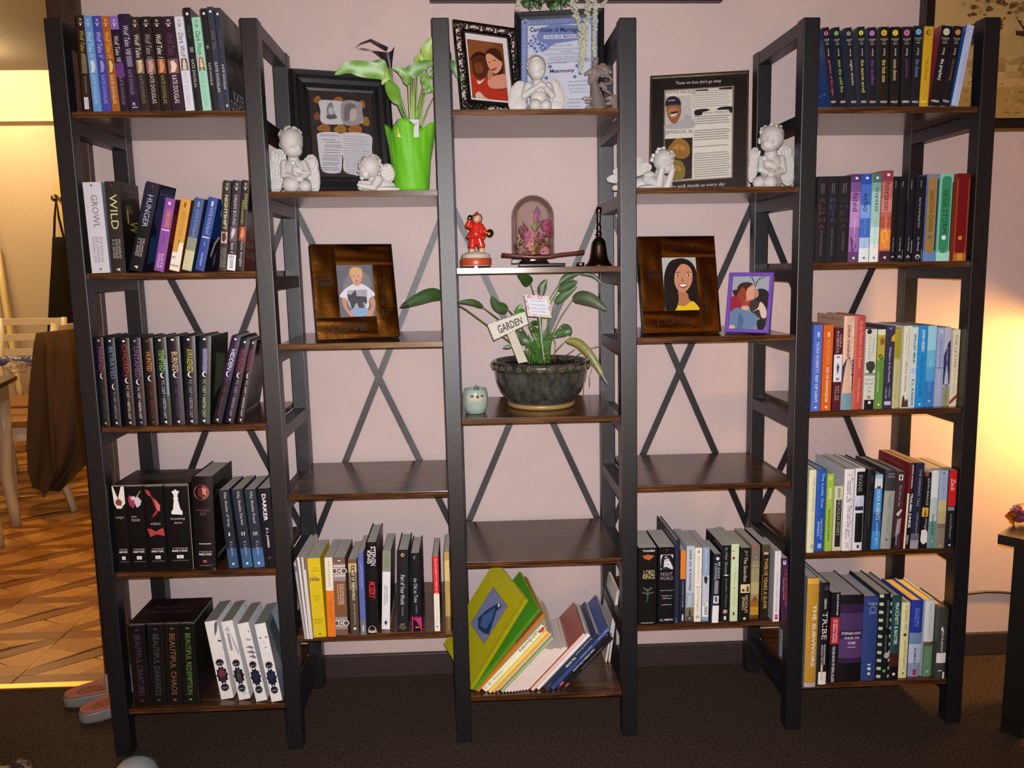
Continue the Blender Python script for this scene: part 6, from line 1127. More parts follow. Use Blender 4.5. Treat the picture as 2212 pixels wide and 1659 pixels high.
def plaster_mat():
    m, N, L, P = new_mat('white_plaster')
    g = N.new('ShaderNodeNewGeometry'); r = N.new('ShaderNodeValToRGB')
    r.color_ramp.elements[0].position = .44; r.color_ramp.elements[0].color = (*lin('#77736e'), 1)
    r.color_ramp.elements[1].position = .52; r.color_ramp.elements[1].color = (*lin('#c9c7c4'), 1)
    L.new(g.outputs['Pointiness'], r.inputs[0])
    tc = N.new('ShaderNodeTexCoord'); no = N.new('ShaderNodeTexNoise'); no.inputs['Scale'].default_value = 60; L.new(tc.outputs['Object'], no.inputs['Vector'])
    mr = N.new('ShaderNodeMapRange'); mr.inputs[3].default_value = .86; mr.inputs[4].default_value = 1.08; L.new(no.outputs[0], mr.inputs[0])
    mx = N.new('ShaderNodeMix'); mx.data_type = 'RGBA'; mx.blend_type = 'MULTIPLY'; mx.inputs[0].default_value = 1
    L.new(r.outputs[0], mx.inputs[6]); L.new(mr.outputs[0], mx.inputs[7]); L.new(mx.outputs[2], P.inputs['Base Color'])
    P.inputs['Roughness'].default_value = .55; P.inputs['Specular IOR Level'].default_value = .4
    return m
M['plaster'] = plaster_mat()
def wing(f, mb, c, rx, rz, ang, depth, flip=1, feathers=True):
    """c centre; ang leans the wing; feathers hang in three overlapping rows"""
    f.e(mb, (c[0], c[1], depth), (rx, 16, rz), ang=ang)
    f.e(mb, (c[0] - flip * rx * .1, c[1] - rz * .5, depth), (rx * .8, 24, rz * .5), ang=ang)
    if not feathers:
        f.e(mb, (c[0], c[1], depth - 6), (rx * 1.02, 18, rz * .97), ang=ang); return
    a = math.radians(ang)
    for r in range(4):
        n = 4 + r
        for i in range(n):
            u = (i + .5) / n * 2 - 1; v = -.5 + .36 * r - .12 * abs(u)
            x = u * rx * .82 * math.sqrt(max(.1, 1 - min(.9, v * v))); y = v * rz
            X = c[0] + x * math.cos(a) - y * math.sin(a); Z = c[1] + x * math.sin(a) + y * math.cos(a)
            f.e(mb, (X, Z, depth + 22 - r * 3), (rx * .95 / n, 9, rz * .26), ang=ang + u * 14)
def face(f, mb, c, r, look=(0, 0)):
    """brow, closed lids, nose, lips, cheeks and chin on a head of radius r at c; look turns the features"""
    x, y, d = c; lx, ly = look
    def at_(u, v): 
        w_ = max(.2, 1 - (u + lx) ** 2 - (v + ly) ** 2 * .8)
        return (x + (u + lx) * r, y + (v + ly) * r, d + r * math.sqrt(w_))
    def e(u, v, rr, push=0, ang=0):
        p = at_(u, v); f.e(mb, (p[0], p[1], p[2] + push), rr, ang=ang)
    for s in (-1, 1):
        e(s * .34, -.02, (r * .22, r * .08, r * .06), -2, s * 8)              # brow
        e(s * .32, .16, (r * .14, r * .07, r * .05), -3)                       # lid
        e(s * .38, .46, (r * .24, r * .16, r * .24), -r * .09)                 # cheek
    e(0, .20, (r * .075, r * .10, r * .2), -2); e(0, .36, (r * .12, r * .13, r * .09), 1)
    e(0, .58, (r * .2, r * .09, r * .05), -2); e(0, .68, (r * .16, r * .08, r * .05), -3)
    e(0, .88, (r * .2, r * .16, r * .16), -r * .1)
def curls(f, mb, c, r, n=26, seed=1, top=-.1):
    rnd = random.Random(seed)
    for i in range(n):
        a = rnd.uniform(0, 2 * math.pi); v = rnd.uniform(top, 1) ; rr = math.sqrt(max(0, 1 - v * v))
        f.e(mb, (c[0] + r[0] * rr * math.cos(a), c[1] - r[1] * v, c[2] + r[2] * rr * math.sin(a) - 12), (r[0] * .2, r[0] * .17, r[0] * .2), ang=rnd.uniform(-40, 40))
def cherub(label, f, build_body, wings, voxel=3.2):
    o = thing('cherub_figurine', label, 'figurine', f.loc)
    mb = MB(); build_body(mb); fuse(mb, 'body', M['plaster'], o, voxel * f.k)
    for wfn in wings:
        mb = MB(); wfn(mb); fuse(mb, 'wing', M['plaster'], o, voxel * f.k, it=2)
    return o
# the one with a small bird, looking down, beside the shadow box
f = Fig(560, 60, 4.483, 380, 1580, .075, ZE[0])
def body(mb):
    f.e(mb, (345, 1100, 50), (108, 118, 130)); f.e(mb, (340, 1060, 35), (112, 108, 92)); f.e(mb, (362, 1180, 70), (86, 80, 66))
    face(f, mb, (352, 1095, 50), 112, (.16, .12)); curls(f, mb, (338, 1075, 38), (108, 112, 98), 22, 2, .15)
    f.e(mb, (238, 1120, 30), (16, 20, 30))
    f.c(mb, (350, 1215, 30), (352, 1290, 20), 48, 58); f.e(mb, (352, 1350, 10), (112, 84, 105)); f.e(mb, (362, 1430, 25), (105, 80, 88))
    f.c(mb, (262, 1300, 15), (262, 1405, 55), 44, 36); f.c(mb, (262, 1405, 55), (400, 1455, 115), 36, 25)
    f.c(mb, (448, 1300, 15), (488, 1390, 60), 40, 33); f.c(mb, (488, 1390, 60), (430, 1445, 118), 32, 24)
    f.e(mb, (420, 1452, 125), (42, 24, 26))
    for i in range(4): f.c(mb, (398 + i * 13, 1445 + i * 2, 140), (410 + i * 13, 1472, 142), 8, 6)
    f.e(mb, (388, 1372, 128), (42, 36, 58), ang=-8); f.e(mb, (366, 1305, 128), (27, 25, 27)); f.c(mb, (340, 1308, 135), (326, 1310, 135), 7, 2)
    f.c(mb, (410, 1390, 135), (515, 1396, 115), 17, 5); f.e(mb, (408, 1372, 158), (44, 12, 26), ang=18)
    f.c(mb, (315, 1490, 5), (322, 1500, 80), 80, 78); f.e(mb, (332, 1505, 95), (80, 66, 74)); f.e(mb, (462, 1518, 92), (62, 60, 60)); f.c(mb, (440, 1490, 10), (462, 1515, 80), 66, 58)
    f.e(mb, (380, 1540, 0), (130, 95, 42)); f.c(mb, (250, 1550, -30), (215, 1562, -40), 20, 16)
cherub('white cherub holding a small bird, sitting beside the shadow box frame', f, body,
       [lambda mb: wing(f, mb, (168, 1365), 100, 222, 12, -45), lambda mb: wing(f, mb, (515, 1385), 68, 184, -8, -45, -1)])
# the one lying on folded arms in front of the shadow box
f = Fig(560, 60, 4.483, 1140, 1575, .036, ZE[0])
def body(mb):
    f.e(mb, (1090, 1345, 50), (100, 100, 108)); f.e(mb, (1045, 1390, 70), (66, 66, 76)); f.e(mb, (1010, 1350, 70), (34, 40, 40)); f.e(mb, (982, 1392, 80), (18, 18, 14)); f.e(mb, (1000, 1425, 80), (22, 24, 12)); f.e(mb, (1012, 1452, 75), (28, 28, 20)); f.e(mb, (1050, 1420, 125), (36, 22, 36)); f.e(mb, (1020, 1378, 112), (18, 10, 8))
    for i in range(9):
        a = math.radians(-150 + i * 24); f.c(mb, (1092 + 60 * math.cos(a), 1330 + 60 * math.sin(a), 92), (1092 + 104 * math.cos(a), 1342 + 104 * math.sin(a), 48), 20, 18)
    curls(f, mb, (1090, 1335, 45), (100, 100, 96), 20, 5, 0)
    f.c(mb, (1100, 1440, 30), (1140, 1480, 10), 46, 62); f.c(mb, (1150, 1480, 0), (1268, 1535, -30), 74, 56)
    f.c(mb, (1165, 1470, 60), (1115, 1545, 95), 42, 33); f.c(mb, (1115, 1545, 95), (1000, 1530, 108), 32, 22); f.e(mb, (990, 1520, 105), (30, 22, 20))
    f.c(mb, (1080, 1500, 10), (990, 1500, 70), 33, 24); f.e(mb, (1000, 1545, 90), (34, 20, 26))
    f.e(mb, (1180, 1555, 10), (190, 60, 30))
cherub('white cherub resting its head on folded arms beside the green wrapped pot', f, body, [lambda mb: wing(f, mb, (1250, 1402), 70, 90, -14, 12)])
# the praying one on the top shelf
f = Fig(1090, 0, 6.38, 470, 1492, .05, ZO[0])
def body(mb):
    f.e(mb, (440, 910, 50), (130, 140, 150)); f.e(mb, (432, 865, 30), (132, 128, 112)); f.e(mb, (448, 1000, 70), (100, 92, 78))
    face(f, mb, (448, 905, 50), 130, (.1, .12)); f.e(mb, (556, 925, 20), (16, 26, 40))
    for i in range(11):
        a = math.radians(170 + i * 20); f.c(mb, (430 + 40 * math.cos(a), 850 + 40 * math.sin(a), 150), (434 + 118 * math.cos(a), 900 + 138 * math.sin(a), 70), 18, 20)
    f.c(mb, (450, 1050, 20), (460, 1120, 10), 62, 78); f.e(mb, (465, 1210, 0), (140, 95, 130)); f.e(mb, (470, 1310, 35), (118, 92, 105))
    f.c(mb, (325, 1150, 10), (275, 1275, 40), 62, 50); f.c(mb, (275, 1275, 40), (465, 1165, 145), 48, 34)
    f.c(mb, (605, 1150, 10), (652, 1270, 40), 58, 50); f.c(mb, (652, 1270, 40), (530, 1165, 145), 46, 34)
    f.e(mb, (490, 1158, 155), (58, 34, 42), ang=-8); f.e(mb, (525, 1165, 150), (44, 34, 40), ang=20)
    for i in range(5): f.c(mb, (470 + i * 16, 1140 + abs(i - 2) * 4, 178), (492 + i * 14, 1182, 180), 9, 8)
    f.c(mb, (410, 1440, 20), (415, 1420, 120), 92, 84); f.c(mb, (545, 1440, 20), (558, 1425, 118), 88, 78); f.e(mb, (418, 1440, 120), (82, 74, 74)); f.e(mb, (558, 1440, 118), (78, 70, 74))
    f.e(mb, (480, 1455, 10), (170, 110, 40))
def wl(mb):
    f.e(mb, (185, 1275, -50), (128, 18, 222), ang=14); f.e(mb, (205, 1190, -40), (92, 24, 130), ang=18); f.e(mb, (200, 1395, -45), (112, 30, 95), ang=-14); f.e(mb, (165, 1270, -42), (92, 22, 190), ang=12)
def wr(mb):
    f.e(mb, (728, 1262, -50), (108, 18, 222), ang=-12); f.e(mb, (700, 1170, -40), (78, 24, 125), ang=-14); f.e(mb, (724, 1400, -45), (100, 30, 85), ang=10); f.e(mb, (740, 1265, -42), (80, 22, 185), ang=-10)
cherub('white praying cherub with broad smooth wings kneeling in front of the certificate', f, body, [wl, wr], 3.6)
# chin on hands, beside the pillar between two bays
f = Fig(1340, 120, 5.183, 380, 1472, .06, ZE[0])
def body(mb):
    f.e(mb, (475, 1160, 40), (118, 118, 122)); f.e(mb, (500, 1230, 60), (86, 80, 76)); face(f, mb, (485, 1160, 40), 120, (.14, .14)); curls(f, mb, (470, 1140, 30), (122, 112, 116), 34, 9, -.1)
    f.c(mb, (410, 1425, 90), (432, 1275, 118), 52, 34); f.e(mb, (440, 1262, 125), (30, 22, 44)); f.c(mb, (510, 1440, 70), (552, 1300, 100), 50, 32); f.e(mb, (552, 1282, 105), (24, 22, 42))
    for i in range(4): f.c(mb, (420 + i * 12, 1262, 142), (414 + i * 12, 1215 + i * 3, 132), 8, 6)
    for i in range(4): f.c(mb, (546 + i * 9, 1280, 118), (548 + i * 10, 1240 + i * 4, 108), 7, 5)
    f.c(mb, (305, 1365, 10), (400, 1420, 85), 66, 52); f.e(mb, (320, 1330, 10), (74, 60, 62)); f.c(mb, (440, 1290, 0), (430, 1360, 0), 56, 80)
    f.c(mb, (380, 1390, -10), (170, 1415, -70), 82, 76); f.c(mb, (500, 1370, 20), (520, 1430, 60), 54, 52); f.c(mb, (170, 1415, -70), (-40, 1440, -120), 72, 36)
    f.e(mb, (380, 1450, 20), (190, 100, 34))
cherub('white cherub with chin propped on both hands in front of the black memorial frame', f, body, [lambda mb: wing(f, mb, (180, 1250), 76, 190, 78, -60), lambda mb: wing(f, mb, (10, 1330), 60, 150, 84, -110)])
# the one with a bird, beside the memorial frame
f = Fig(1340, 120, 5.183, 1650, 1462, .06, ZE[0])
def body(mb):
    f.e(mb, (1665, 920, 40), (130, 132, 140)); f.e(mb, (1672, 880, 25), (132, 120, 105)); f.e(mb, (1635, 1000, 60), (95, 86, 72)); face(f, mb, (1655, 915, 40), 130, (-.2, .12)); f.e(mb, (1538, 945, 10), (18, 26, 36)); f.e(mb, (1775, 945, 20), (18, 26, 36)); curls(f, mb, (1670, 890, 30), (126, 122, 112), 18, 4, .2)
    f.c(mb, (1665, 1050, 15), (1670, 1110, 10), 62, 76); f.e(mb, (1680, 1200, 0), (128, 90, 125)); f.e(mb, (1680, 1300, 20), (118, 86, 100))
    f.c(mb, (1785, 1150, 5), (1800, 1270, 40), 54, 46); f.c(mb, (1800, 1270, 40), (1660, 1320, 112), 42, 28); f.c(mb, (1570, 1150, 10), (1545, 1260, 60), 46, 38); f.c(mb, (1545, 1260, 60), (1620, 1310, 115), 34, 26)
    f.e(mb, (1640, 1312, 120), (48, 28, 26)); f.e(mb, (1615, 1215, 118), (66, 52, 52), ang=24); f.e(mb, (1560, 1150, 120), (34, 30, 30)); f.c(mb, (1650, 1240, 120), (1720, 1262, 100), 26, 8); f.e(mb, (1640, 1230, 160), (62, 14, 34), ang=30)
    for i in range(4): f.c(mb, (1600 + i * 14, 1308, 142), (1612 + i * 14, 1335, 140), 9, 7)
    f.c(mb, (1600, 1380, 5), (1520, 1405, 85), 76, 68); f.e(mb, (1512, 1408, 92), (66, 60, 62)); f.c(mb, (1720, 1390, 5), (1640, 1405, 90), 86, 80); f.e(mb, (1635, 1408, 98), (84, 66, 66)); f.e(mb, (1660, 1435, -5), (130, 90, 34)); f.c(mb, (1760, 1440, -20), (1800, 1448, -30), 20, 14)
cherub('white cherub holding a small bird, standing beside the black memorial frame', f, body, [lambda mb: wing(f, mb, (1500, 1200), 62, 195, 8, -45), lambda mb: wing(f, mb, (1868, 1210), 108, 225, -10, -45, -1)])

# clear moulded angel on the top shelf
f = Fig(1090, 0, 6.38, 1300, 1482, .055, ZO[0])
o = thing('glass_angel', 'clear brownish glass angel figurine at the end of the top middle shelf', 'figurine', f.loc)
mb = MB()
mb.tube([f.p(q) for q in [(1300, 1478, 0), (1290, 1440, 0), (1272, 1340, 2), (1250, 1220, 5), (1232, 1120, 8), (1220, 1050, 10)]], [250 * f.k, 240 * f.k, 196 * f.k, 146 * f.k, 108 * f.k, 80 * f.k], n=28, flat=.5)
f.c(mb, (1215, 1060, 10), (1235, 960, 10), 70, 78); f.e(mb, (1250, 815, 10), (42, 46, 42)); f.e(mb, (1262, 780, 0), (36, 24, 34)); f.c(mb, (1245, 860, 5), (1240, 930, 5), 34, 52)
f.c(mb, (1190, 940, 40), (1105, 985, 60), 36, 24); f.c(mb, (1330, 1120, 40), (1380, 1170, 60), 40, 30)
rnd = random.Random(5)
for i in range(22): f.e(mb, (1290 + rnd.uniform(-60, 120), 930 + rnd.uniform(-70, 80), rnd.uniform(0, 60)), (34, 26, 30))
for i in range(24): f.e(mb, (1100 + rnd.uniform(0, 400), 1300 + rnd.uniform(0, 170), 90 + rnd.uniform(-20, 20)), (44, 22, 26))
f.c(mb, (1500, 1300, 0), (1570, 1420, -20), 60, 90)
fuse(mb, 'gown', M['crystal'], o, 4.5 * f.k, it=3)
mb = MB()
for i in range(7): f.c(mb, (1330 + i * 12, 930 - i * 8, -20), (1370 + i * 16, 840 + i * 18, -30), 22, 20)
fuse(mb, 'wing', M['crystal'], o, 4.5 * f.k, it=2)
mb = MB()
mb.tube([f.p(q) for q in [(1375, 1000, 10), (1440, 1010, 10), (1475, 1050, 10), (1455, 1100, 10), (1390, 1110, 15), (1345, 1120, 20), (1350, 1180, 25), (1420, 1210, 20), (1465, 1245, 15)]], 17 * f.k, n=10)
mb.build('trailing_ribbon', M['crystal'], o)

# ------------------------------------------------------------------ middle bay, second shelf
f = Fig(960, 400, 5.267, 360, 938, .040, ZO[1])
cl = thing('clown_music_box', 'small red clown with cymbals on a round orange and white music box', 'figurine', f.loc)
k = f.k
mb = MB(); mb.lathe([(0, .004), (170 * k, .004), (176 * k, 26 * k), (176 * k, 28 * k), (170 * k, 30 * k)], lin('#b9ad9c'), 32); mb.lathe([(176 * k, 30 * k), (178 * k, 36 * k), (178 * k, 104 * k), (174 * k, 110 * k)], lin('#a84524'), 32); mb.lathe([(168 * k, 110 * k), (160 * k, 116 * k), (160 * k, 150 * k), (150 * k, 156 * k), (128 * k, 158 * k), (122 * k, 168 * k), (90 * k, 180 * k), (0, 190 * k)], lin('#c4b8a8'), 32); mb.build('music_box', M['semi'], cl)
mb = MB(); mb.box((-15 * k, -10 * k, 0.0006), (15 * k, 10 * k, .0045), lin('#9a9a9c')); mb.build('winding_key', M['metal'], cl)
red = lin('#b8241c'); cream = lin('#c2b08a'); skin = lin('#d0a486')
mb = MB()
f.c(mb, (322, 690, 20), (330, 610, 10), 44, 44, red); f.c(mb, (425, 690, 10), (400, 610, 10), 44, 44, red); f.e(mb, (368, 560, 5), (92, 58, 62), red); f.c(mb, (366, 560, 5), (372, 480, 5), 74, 58, red); f.e(mb, (372, 470, 5), (78, 44, 40), red)
f.c(mb, (310, 470, 0), (280, 460, 10), 36, 34, red); f.c(mb, (280, 460, 10), (300, 405, 30), 34, 24, red); f.c(mb, (425, 475, 10), (455, 530, 40), 36, 34, red); f.c(mb, (455, 530, 40), (492, 550, 55), 33, 24, red)
for i in range(12): f.e(mb, (368 + 92 * math.cos(i * .52), 592 + 8 * math.sin(i * 2), 5 + 62 * math.sin(i * .52)), (22, 22, 16), red)
fuse(mb, 'red_suit', noise_mat('red_glaze', '#b01a14', '#c22c20', scale=60, rough=.28), cl, 5 * k, it=2)
mb = MB()
for x in (318, 428): f.c(mb, (x, 735, 15), (x - 4, 785, 30), 34, 30, cream); f.e(mb, (x + (-18 if x < 400 else 22), 790, 50), (46, 34, 18), cream)
mb.build('boot', M['semi'], cl)
mb = MB(); f.e(mb, (385, 390, 20), (46, 44, 48), skin); f.e(mb, (402, 405, 58), (9, 9, 8), lin('#b8342c')); f.e(mb, (398, 425, 50), (16, 6, 5), lin('#8a2a20')); f.e(mb, (375, 385, 60), (5, 5, 7), lin('#2a1a14')); f.e(mb, (410, 383, 56), (5, 5, 7), lin('#2a1a14')); f.e(mb, (340, 470, 0), (0.1, .1, .1), skin); f.e(mb, (300, 400, 32), (18, 16, 18), skin); f.e(mb, (496, 552, 58), (18, 16, 18), skin); mb.build('head', M['semi'], cl)
mb = MB()
for q in [(345, 395, 10), (340, 370, 0), (352, 420, 0), (420, 380, 0), (416, 410, 0), (350, 400, -20), (410, 360, -10)]: f.e(mb, q, (24, 22, 26), lin('#6a4a2e'))
mb.build('hair', M['matte'], cl)
mb = MB(); mb.lathe([(44 * k, 0), (38 * k, 14 * k), (22 * k, 40 * k), (6 * k, 58 * k), (0, 62 * k)], lin('#8a3a26'), 16, Matrix.Translation(f.p((376, 368, 12))) @ Matrix.Rotation(.15, 4, 'Y')); mb.build('hat', M['semi'], cl)
for q, rx, col in (((305, 378, 45), 30, '#6a6055'), ((525, 550, 62), 42, '#8a7a2c')):
    mb = MB(); mb.lathe([(0, -4 * k), (rx * k, -3 * k), (rx * k, 3 * k), (rx * .3 * k, 6 * k), (0, 10 * k)], lin(col), 20, Matrix.Translation(f.p(q)) @ Matrix.Rotation(math.radians(78), 4, 'X') @ Matrix.Rotation(.3, 4, 'Y')); mb.build('cymbal', M['metal'], cl)

# glass dome with dried flowers
f = Fig(960, 400, 5.267, 1012, 935, .10, ZO[1]); k = f.k
dm = thing('flower_dome', 'glass dome over dried pink flowers on a dark stand with a branch', 'ornament', f.loc)
R0 = 242 * k; zb = 138 * k; zc = 563 * k
prof = [(R0, zb), (R0, zc)] + [(R0 * math.cos(a), zc + R0 * math.sin(a)) for a in [i * math.pi / 22 for i in range(1, 11)]] + [(0.0005, zc + R0)]
mb = MB(); mb.lathe(prof, n=48); mb.f.pop(); mb.c.pop(); mb.sm.pop()
inner = [(r * .975, z if z < zc else zc + (z - zc) * .975) for r, z in prof]
mb.lathe(inner, n=48); mb.f.pop(); mb.c.pop(); mb.sm.pop(); mb.build('glass_dome', M['dome'], dm)
mb = MB(); mb.box((-165 * k, -80 * k, 0.0006), (358 * k, 110 * k, 42 * k), lin('#17181e'), bev=.002); mb.lathe([(190 * k, 42 * k), (170 * k, 60 * k), (150 * k, 80 * k), (175 * k, 96 * k), (245 * k, 100 * k), (250 * k, 128 * k), (240 * k, 138 * k), (0, 139 * k)], lin('#211a1a'), 40, Matrix.Translation((60 * k * 0, 0, 0))); mb.box((-246 * k, -60 * k, 42 * k), (-80 * k, 60 * k, 90 * k), lin('#100e10'), bev=.001); mb.build('stand', M['gloss'], dm)
mb = MB(); mb.ell((-10 * k, -150 * k, 78 * k), (50 * k, 8 * k, 26 * k), lin('#8a8a90')); mb.build('metal_plate', M['metal'], dm)
mb = MB(); mb.tube([f.p(q) for q in [(648, 796, 190), (760, 806, 215), (860, 812, 235), (1000, 826, 252), (1160, 822, 250), (1300, 800, 232), (1440, 790, 205), (1566, 776, 175)]], [24 * k, 20 * k, 26 * k, 19 * k, 20 * k, 21 * k, 20 * k, 26 * k], lin('#5a2f28'), 10)
for q in [(860, 802, 255), (1360, 790, 240)]: f.e(mb, q, (14, 14, 14), lin('#6a3a30'))
mb.build('branch', M['semi'], dm)
def daisy(c, r, col, eye_, n=15, seed=0, tilt=0):
    rnd = random.Random(seed); mb = MB()
    for ring, rr in ((0, 1.0), (1, .68)):
        for i in range(n):
            a = 2 * math.pi * (i + .5 * ring) / n; q = (c[0] + math.cos(a) * r * .55 * rr, c[1] + math.sin(a) * r * .55 * rr, c[2] + 8 * ring + rnd.uniform(-4, 4))
            f.e(mb, q, (r * .46 * rr, 4, r * .13), lin(col), ang=-math.degrees(a) * -1 if 0 else math.degrees(a), seg=8, ring=6)
    f.e(mb, (c[0], c[1], c[2] + 14), (r * .26, 10, r * .26), lin(eye_), seg=10, ring=6)
    return mb
for i, (c, r, col, e_) in enumerate([((962, 600, 90), 82, '#b06a90', '#a05a80'), ((965, 702, 130), 62, '#c98aa0', '#b8942c'), ((1168, 470, 40), 78, '#a8507a', '#8a3a60'), ((1058, 590, 80), 60, '#b07aa0', '#9a5a80'), ((1132, 765, 130), 66, '#c57f98', '#b08a2c'), ((900, 520, 60), 62, '#8a5668', '#6a4050'), ((890, 770, 90), 60, '#9a7a70', '#7a5a48'), ((1200, 560, 50), 52, '#a04a60', '#7a3040')]):
    daisy(c, r, col, e_, seed=i).build('flower', M['matte'], dm)
mb = MB(); f.e(mb, (1055, 370, 60), (40, 40, 76), lin('#9c7090')); f.e(mb, (1036, 360, 66), (24, 30, 78), lin('#a87a9a'), ang=6); f.e(mb, (1076, 362, 66), (24, 30, 74), lin('#a87a9a'), ang=-8); f.e(mb, (1056, 350, 85), (26, 20, 84), lin('#8a5f84')); mb.build('flower_bud', M['matte'], dm)
mb = MB(); f.c(mb, (1052, 440, 55), (1040, 560, 50), 14, 12, lin('#6a7a52')); f.c(mb, (1030, 560, 60), (1120, 412, 70), 7, 3, lin('#4a3a34')); f.c(mb, (960, 560, 60), (895, 425, 70), 7, 3, lin('#4a2e34')); f.e(mb, (1035, 480, 50), (40, 16, 50), lin('#7a8468')); mb.build('stem', M['matte'], dm)
mb = MB(); rnd = random.Random(8)
for i in range(150):
    a = rnd.uniform(0, 6.28); rr = rnd.uniform(0, 1) ** .5 * 205; f.e(mb, (1012 + rr * math.cos(a), rnd.uniform(560, 790), rr * math.sin(a)), (rnd.uniform(8, 18),) * 3, lin(rnd.choice(['#7a5a34', '#8a6a40', '#6a4a30', '#8f5a50', '#7a4048'])), seg=6, ring=4)
q = mb.build('dried_filler', M['matte'], dm); q['kind'] = 'stuff'
# hand bell
f = Fig(960, 400, 5.267, 1757, 915, .040, ZO[1]); k = f.k
bl = thing('hand_bell', 'old dark brass hand bell standing at the end of the middle shelf', 'bell', f.loc)
mb = MB(); mb.lathe([(140 * k, .0006), (156 * k, 3 * k), (152 * k, 14 * k), (128 * k, 44 * k), (104 * k, 90 * k), (92 * k, 150 * k), (84 * k, 220 * k), (78 * k, 270 * k), (60 * k, 298 * k), (48 * k, 306 * k), (48 * k, 314 * k), (34 * k, 320 * k)], lin('#54443a'), 40)
mb.lathe([(132 * k, 4 * k), (118 * k, 40 * k), (80 * k, 150 * k), (60 * k, 280 * k)], lin('#3a2e28'), 40); mb.build('bell_body', M['metal'], bl)
mb = MB(); mb.lathe([(34 * k, 318 * k), (26 * k, 336 * k), (30 * k, 350 * k), (38 * k, 362 * k), (28 * k, 380 * k), (24 * k, 420 * k), (32 * k, 440 * k), (22 * k, 460 * k), (20 * k, 520 * k), (26 * k, 540 * k), (20 * k, 560 * k), (26 * k, 590 * k), (32 * k, 620 * k), (30 * k, 650 * k), (22 * k, 658 * k), (0, 662 * k)], lin('#4a3e3a'), 20); mb.build('handle', M['metal'], bl)
mb = MB(); mb.tube([(0, 0, 280 * k), (0, 0, 60 * k)], 6 * k, lin('#3a3028'), 8); mb.ell((0, 0, 50 * k), 22 * k, lin('#3a3028')); mb.build('clapper', M['metal'], bl)
f = Fig(960, 400, 5.267, 1550, 922, .05, ZO[1]); k = f.k
mb = MB(); mb.lathe([(36 * k, 0), (44 * k, 4 * k), (46 * k, 30 * k), (42 * k, 46 * k), (36 * k, 46 * k), (34 * k, 30 * k), (0, 28 * k)], lin('#9a9496'), 24)
o = mb.build('metal_cup', M['metal']); o.location = f.loc; tag(o, 'tiny silver cup beside the hand bell', 'cup')
# ------------------------------------------------------------------ plants
def leaf(pts, wd, col, fold=.22, n=12, flip=1, twist=0.0, tipdark=None, wave=0.0, shape=.8, up=None):
    """blade along a curved midrib, folded a little, half a millimetre thick"""
    P = [Vector(p) for p in pts]; C_ = []
    m = len(P)
    for k in range(n + 1):
        t = k / n * (m - 1); i = min(int(t), m - 2); u = t - i
        p0, p1, p2, p3 = P[max(i - 1, 0)], P[i], P[i + 1], P[min(i + 2, m - 1)]
        C_.append(0.5 * (2 * p1 + (p2 - p0) * u + (2 * p0 - 5 * p1 + 4 * p2 - p3) * u * u + (3 * p1 - p0 - 3 * p2 + p3) * u ** 3))
    mb = MB(); A = []; nrm0 = (CAM - C_[n // 2]).normalized()
    if up: nrm0 = (nrm0 + Vector(up)).normalized()
    for k, c in enumerate(C_):
        t = (C_[min(k + 1, n)] - C_[max(k - 1, 0)]).normalized()
        s = t.cross(nrm0); s = s.normalized() if s.length > 1e-6 else Vector((1, 0, 0)); nn = s.cross(t).normalized()
        u = k / n; w_ = wd / 2 * (max(0.0, math.sin(math.pi * min(1, max(0, u ** shape)))) ** .75 if 0 < k < n else .02)
        wv = wave * math.sin(u * 14) * w_
        A.append((c + s * w_ + nn * (fold * w_ + wv), c + s * w_ * .5 + nn * fold * w_ * .35, c - nn * 0, c - s * w_ * .5 + nn * fold * w_ * .35, c - s * w_ + nn * (fold * w_ - wv), nn))
    for side, off in ((1, .0003), (-1, -.0003)):
        V = [q + a[5] * off for a in A for q in a[:5]]; F = []
        for k in range(n):
            for i in range(4):
                f = (k * 5 + i, k * 5 + i + 1, (k + 1) * 5 + i + 1, (k + 1) * 5 + i)
                F.append(f if side > 0 else f[::-1])
        n0 = len(mb.c); mb.add(V, F, col, True)
        if tipdark:
            for k in range(n):
                if k > n * .82:
                    for i in range(4): mb.c[n0 + k * 4 + i] = tipdark
        for k in range(n):
            for i in range(4):
                if i in (1, 2): mb.c[n0 + k * 4 + i] = tuple(min(.9, q * 1.12) for q in mb.c[n0 + k * 4 + i])
    return mb
def view(ox, oy, sc): return lambda x, y, Y: at(ox + x / sc, oy + y / sc, Y=Y)
def child_at(o, part): part.matrix_parent_inverse = o.matrix_world.inverted() if 0 else Matrix.Translation(-o.location); return part

# -- big glazed bowl with the peace lily
V_ = view(860, 570, 4.424); PY = 0.172
pc_ = at(860 + 1367 / 4.424, 887, Y=PY); k = scale_at(860 + 1367 / 4.424, 870, PY, 4.424)
pot = thing('potted_plant', 'dark glazed bowl of a broad leaved plant with stakes in its soil', 'plant', (pc_.x, PY, ZO[2] + .0006))
rim = lin('#4a4034'); bod = lin('#3a3c3a'); gold = lin('#9a7c48')
def potcol(kk, i): return bod
mb = MB(); H0 = 455 * k
mb.lathe([(300 * k, 40 * k), (330 * k, 70 * k), (388 * k, 150 * k), (424 * k, 240 * k), (436 * k, 330 * k), (438 * k, 352 * k), (452 * k, 358 * k), (466 * k, 366 * k), (470 * k, 400 * k), (466 * k, 428 * k), (448 * k, 440 * k), (420 * k, 436 * k), (405 * k, 410 * k), (395 * k, 380 * k)], bod, 56, colf=lambda kk, i: rim if kk >= 5 else bod)
glaze = noise_mat('dark_glaze', '#1c1d1e', '#55564c', scale=55, rough=.16, bump=.45, bscale=120, stretch=(1, 1, .55), detail=6, lo=.3, hi=.78)
mb.build('bowl', glaze, pot)
mb = MB()
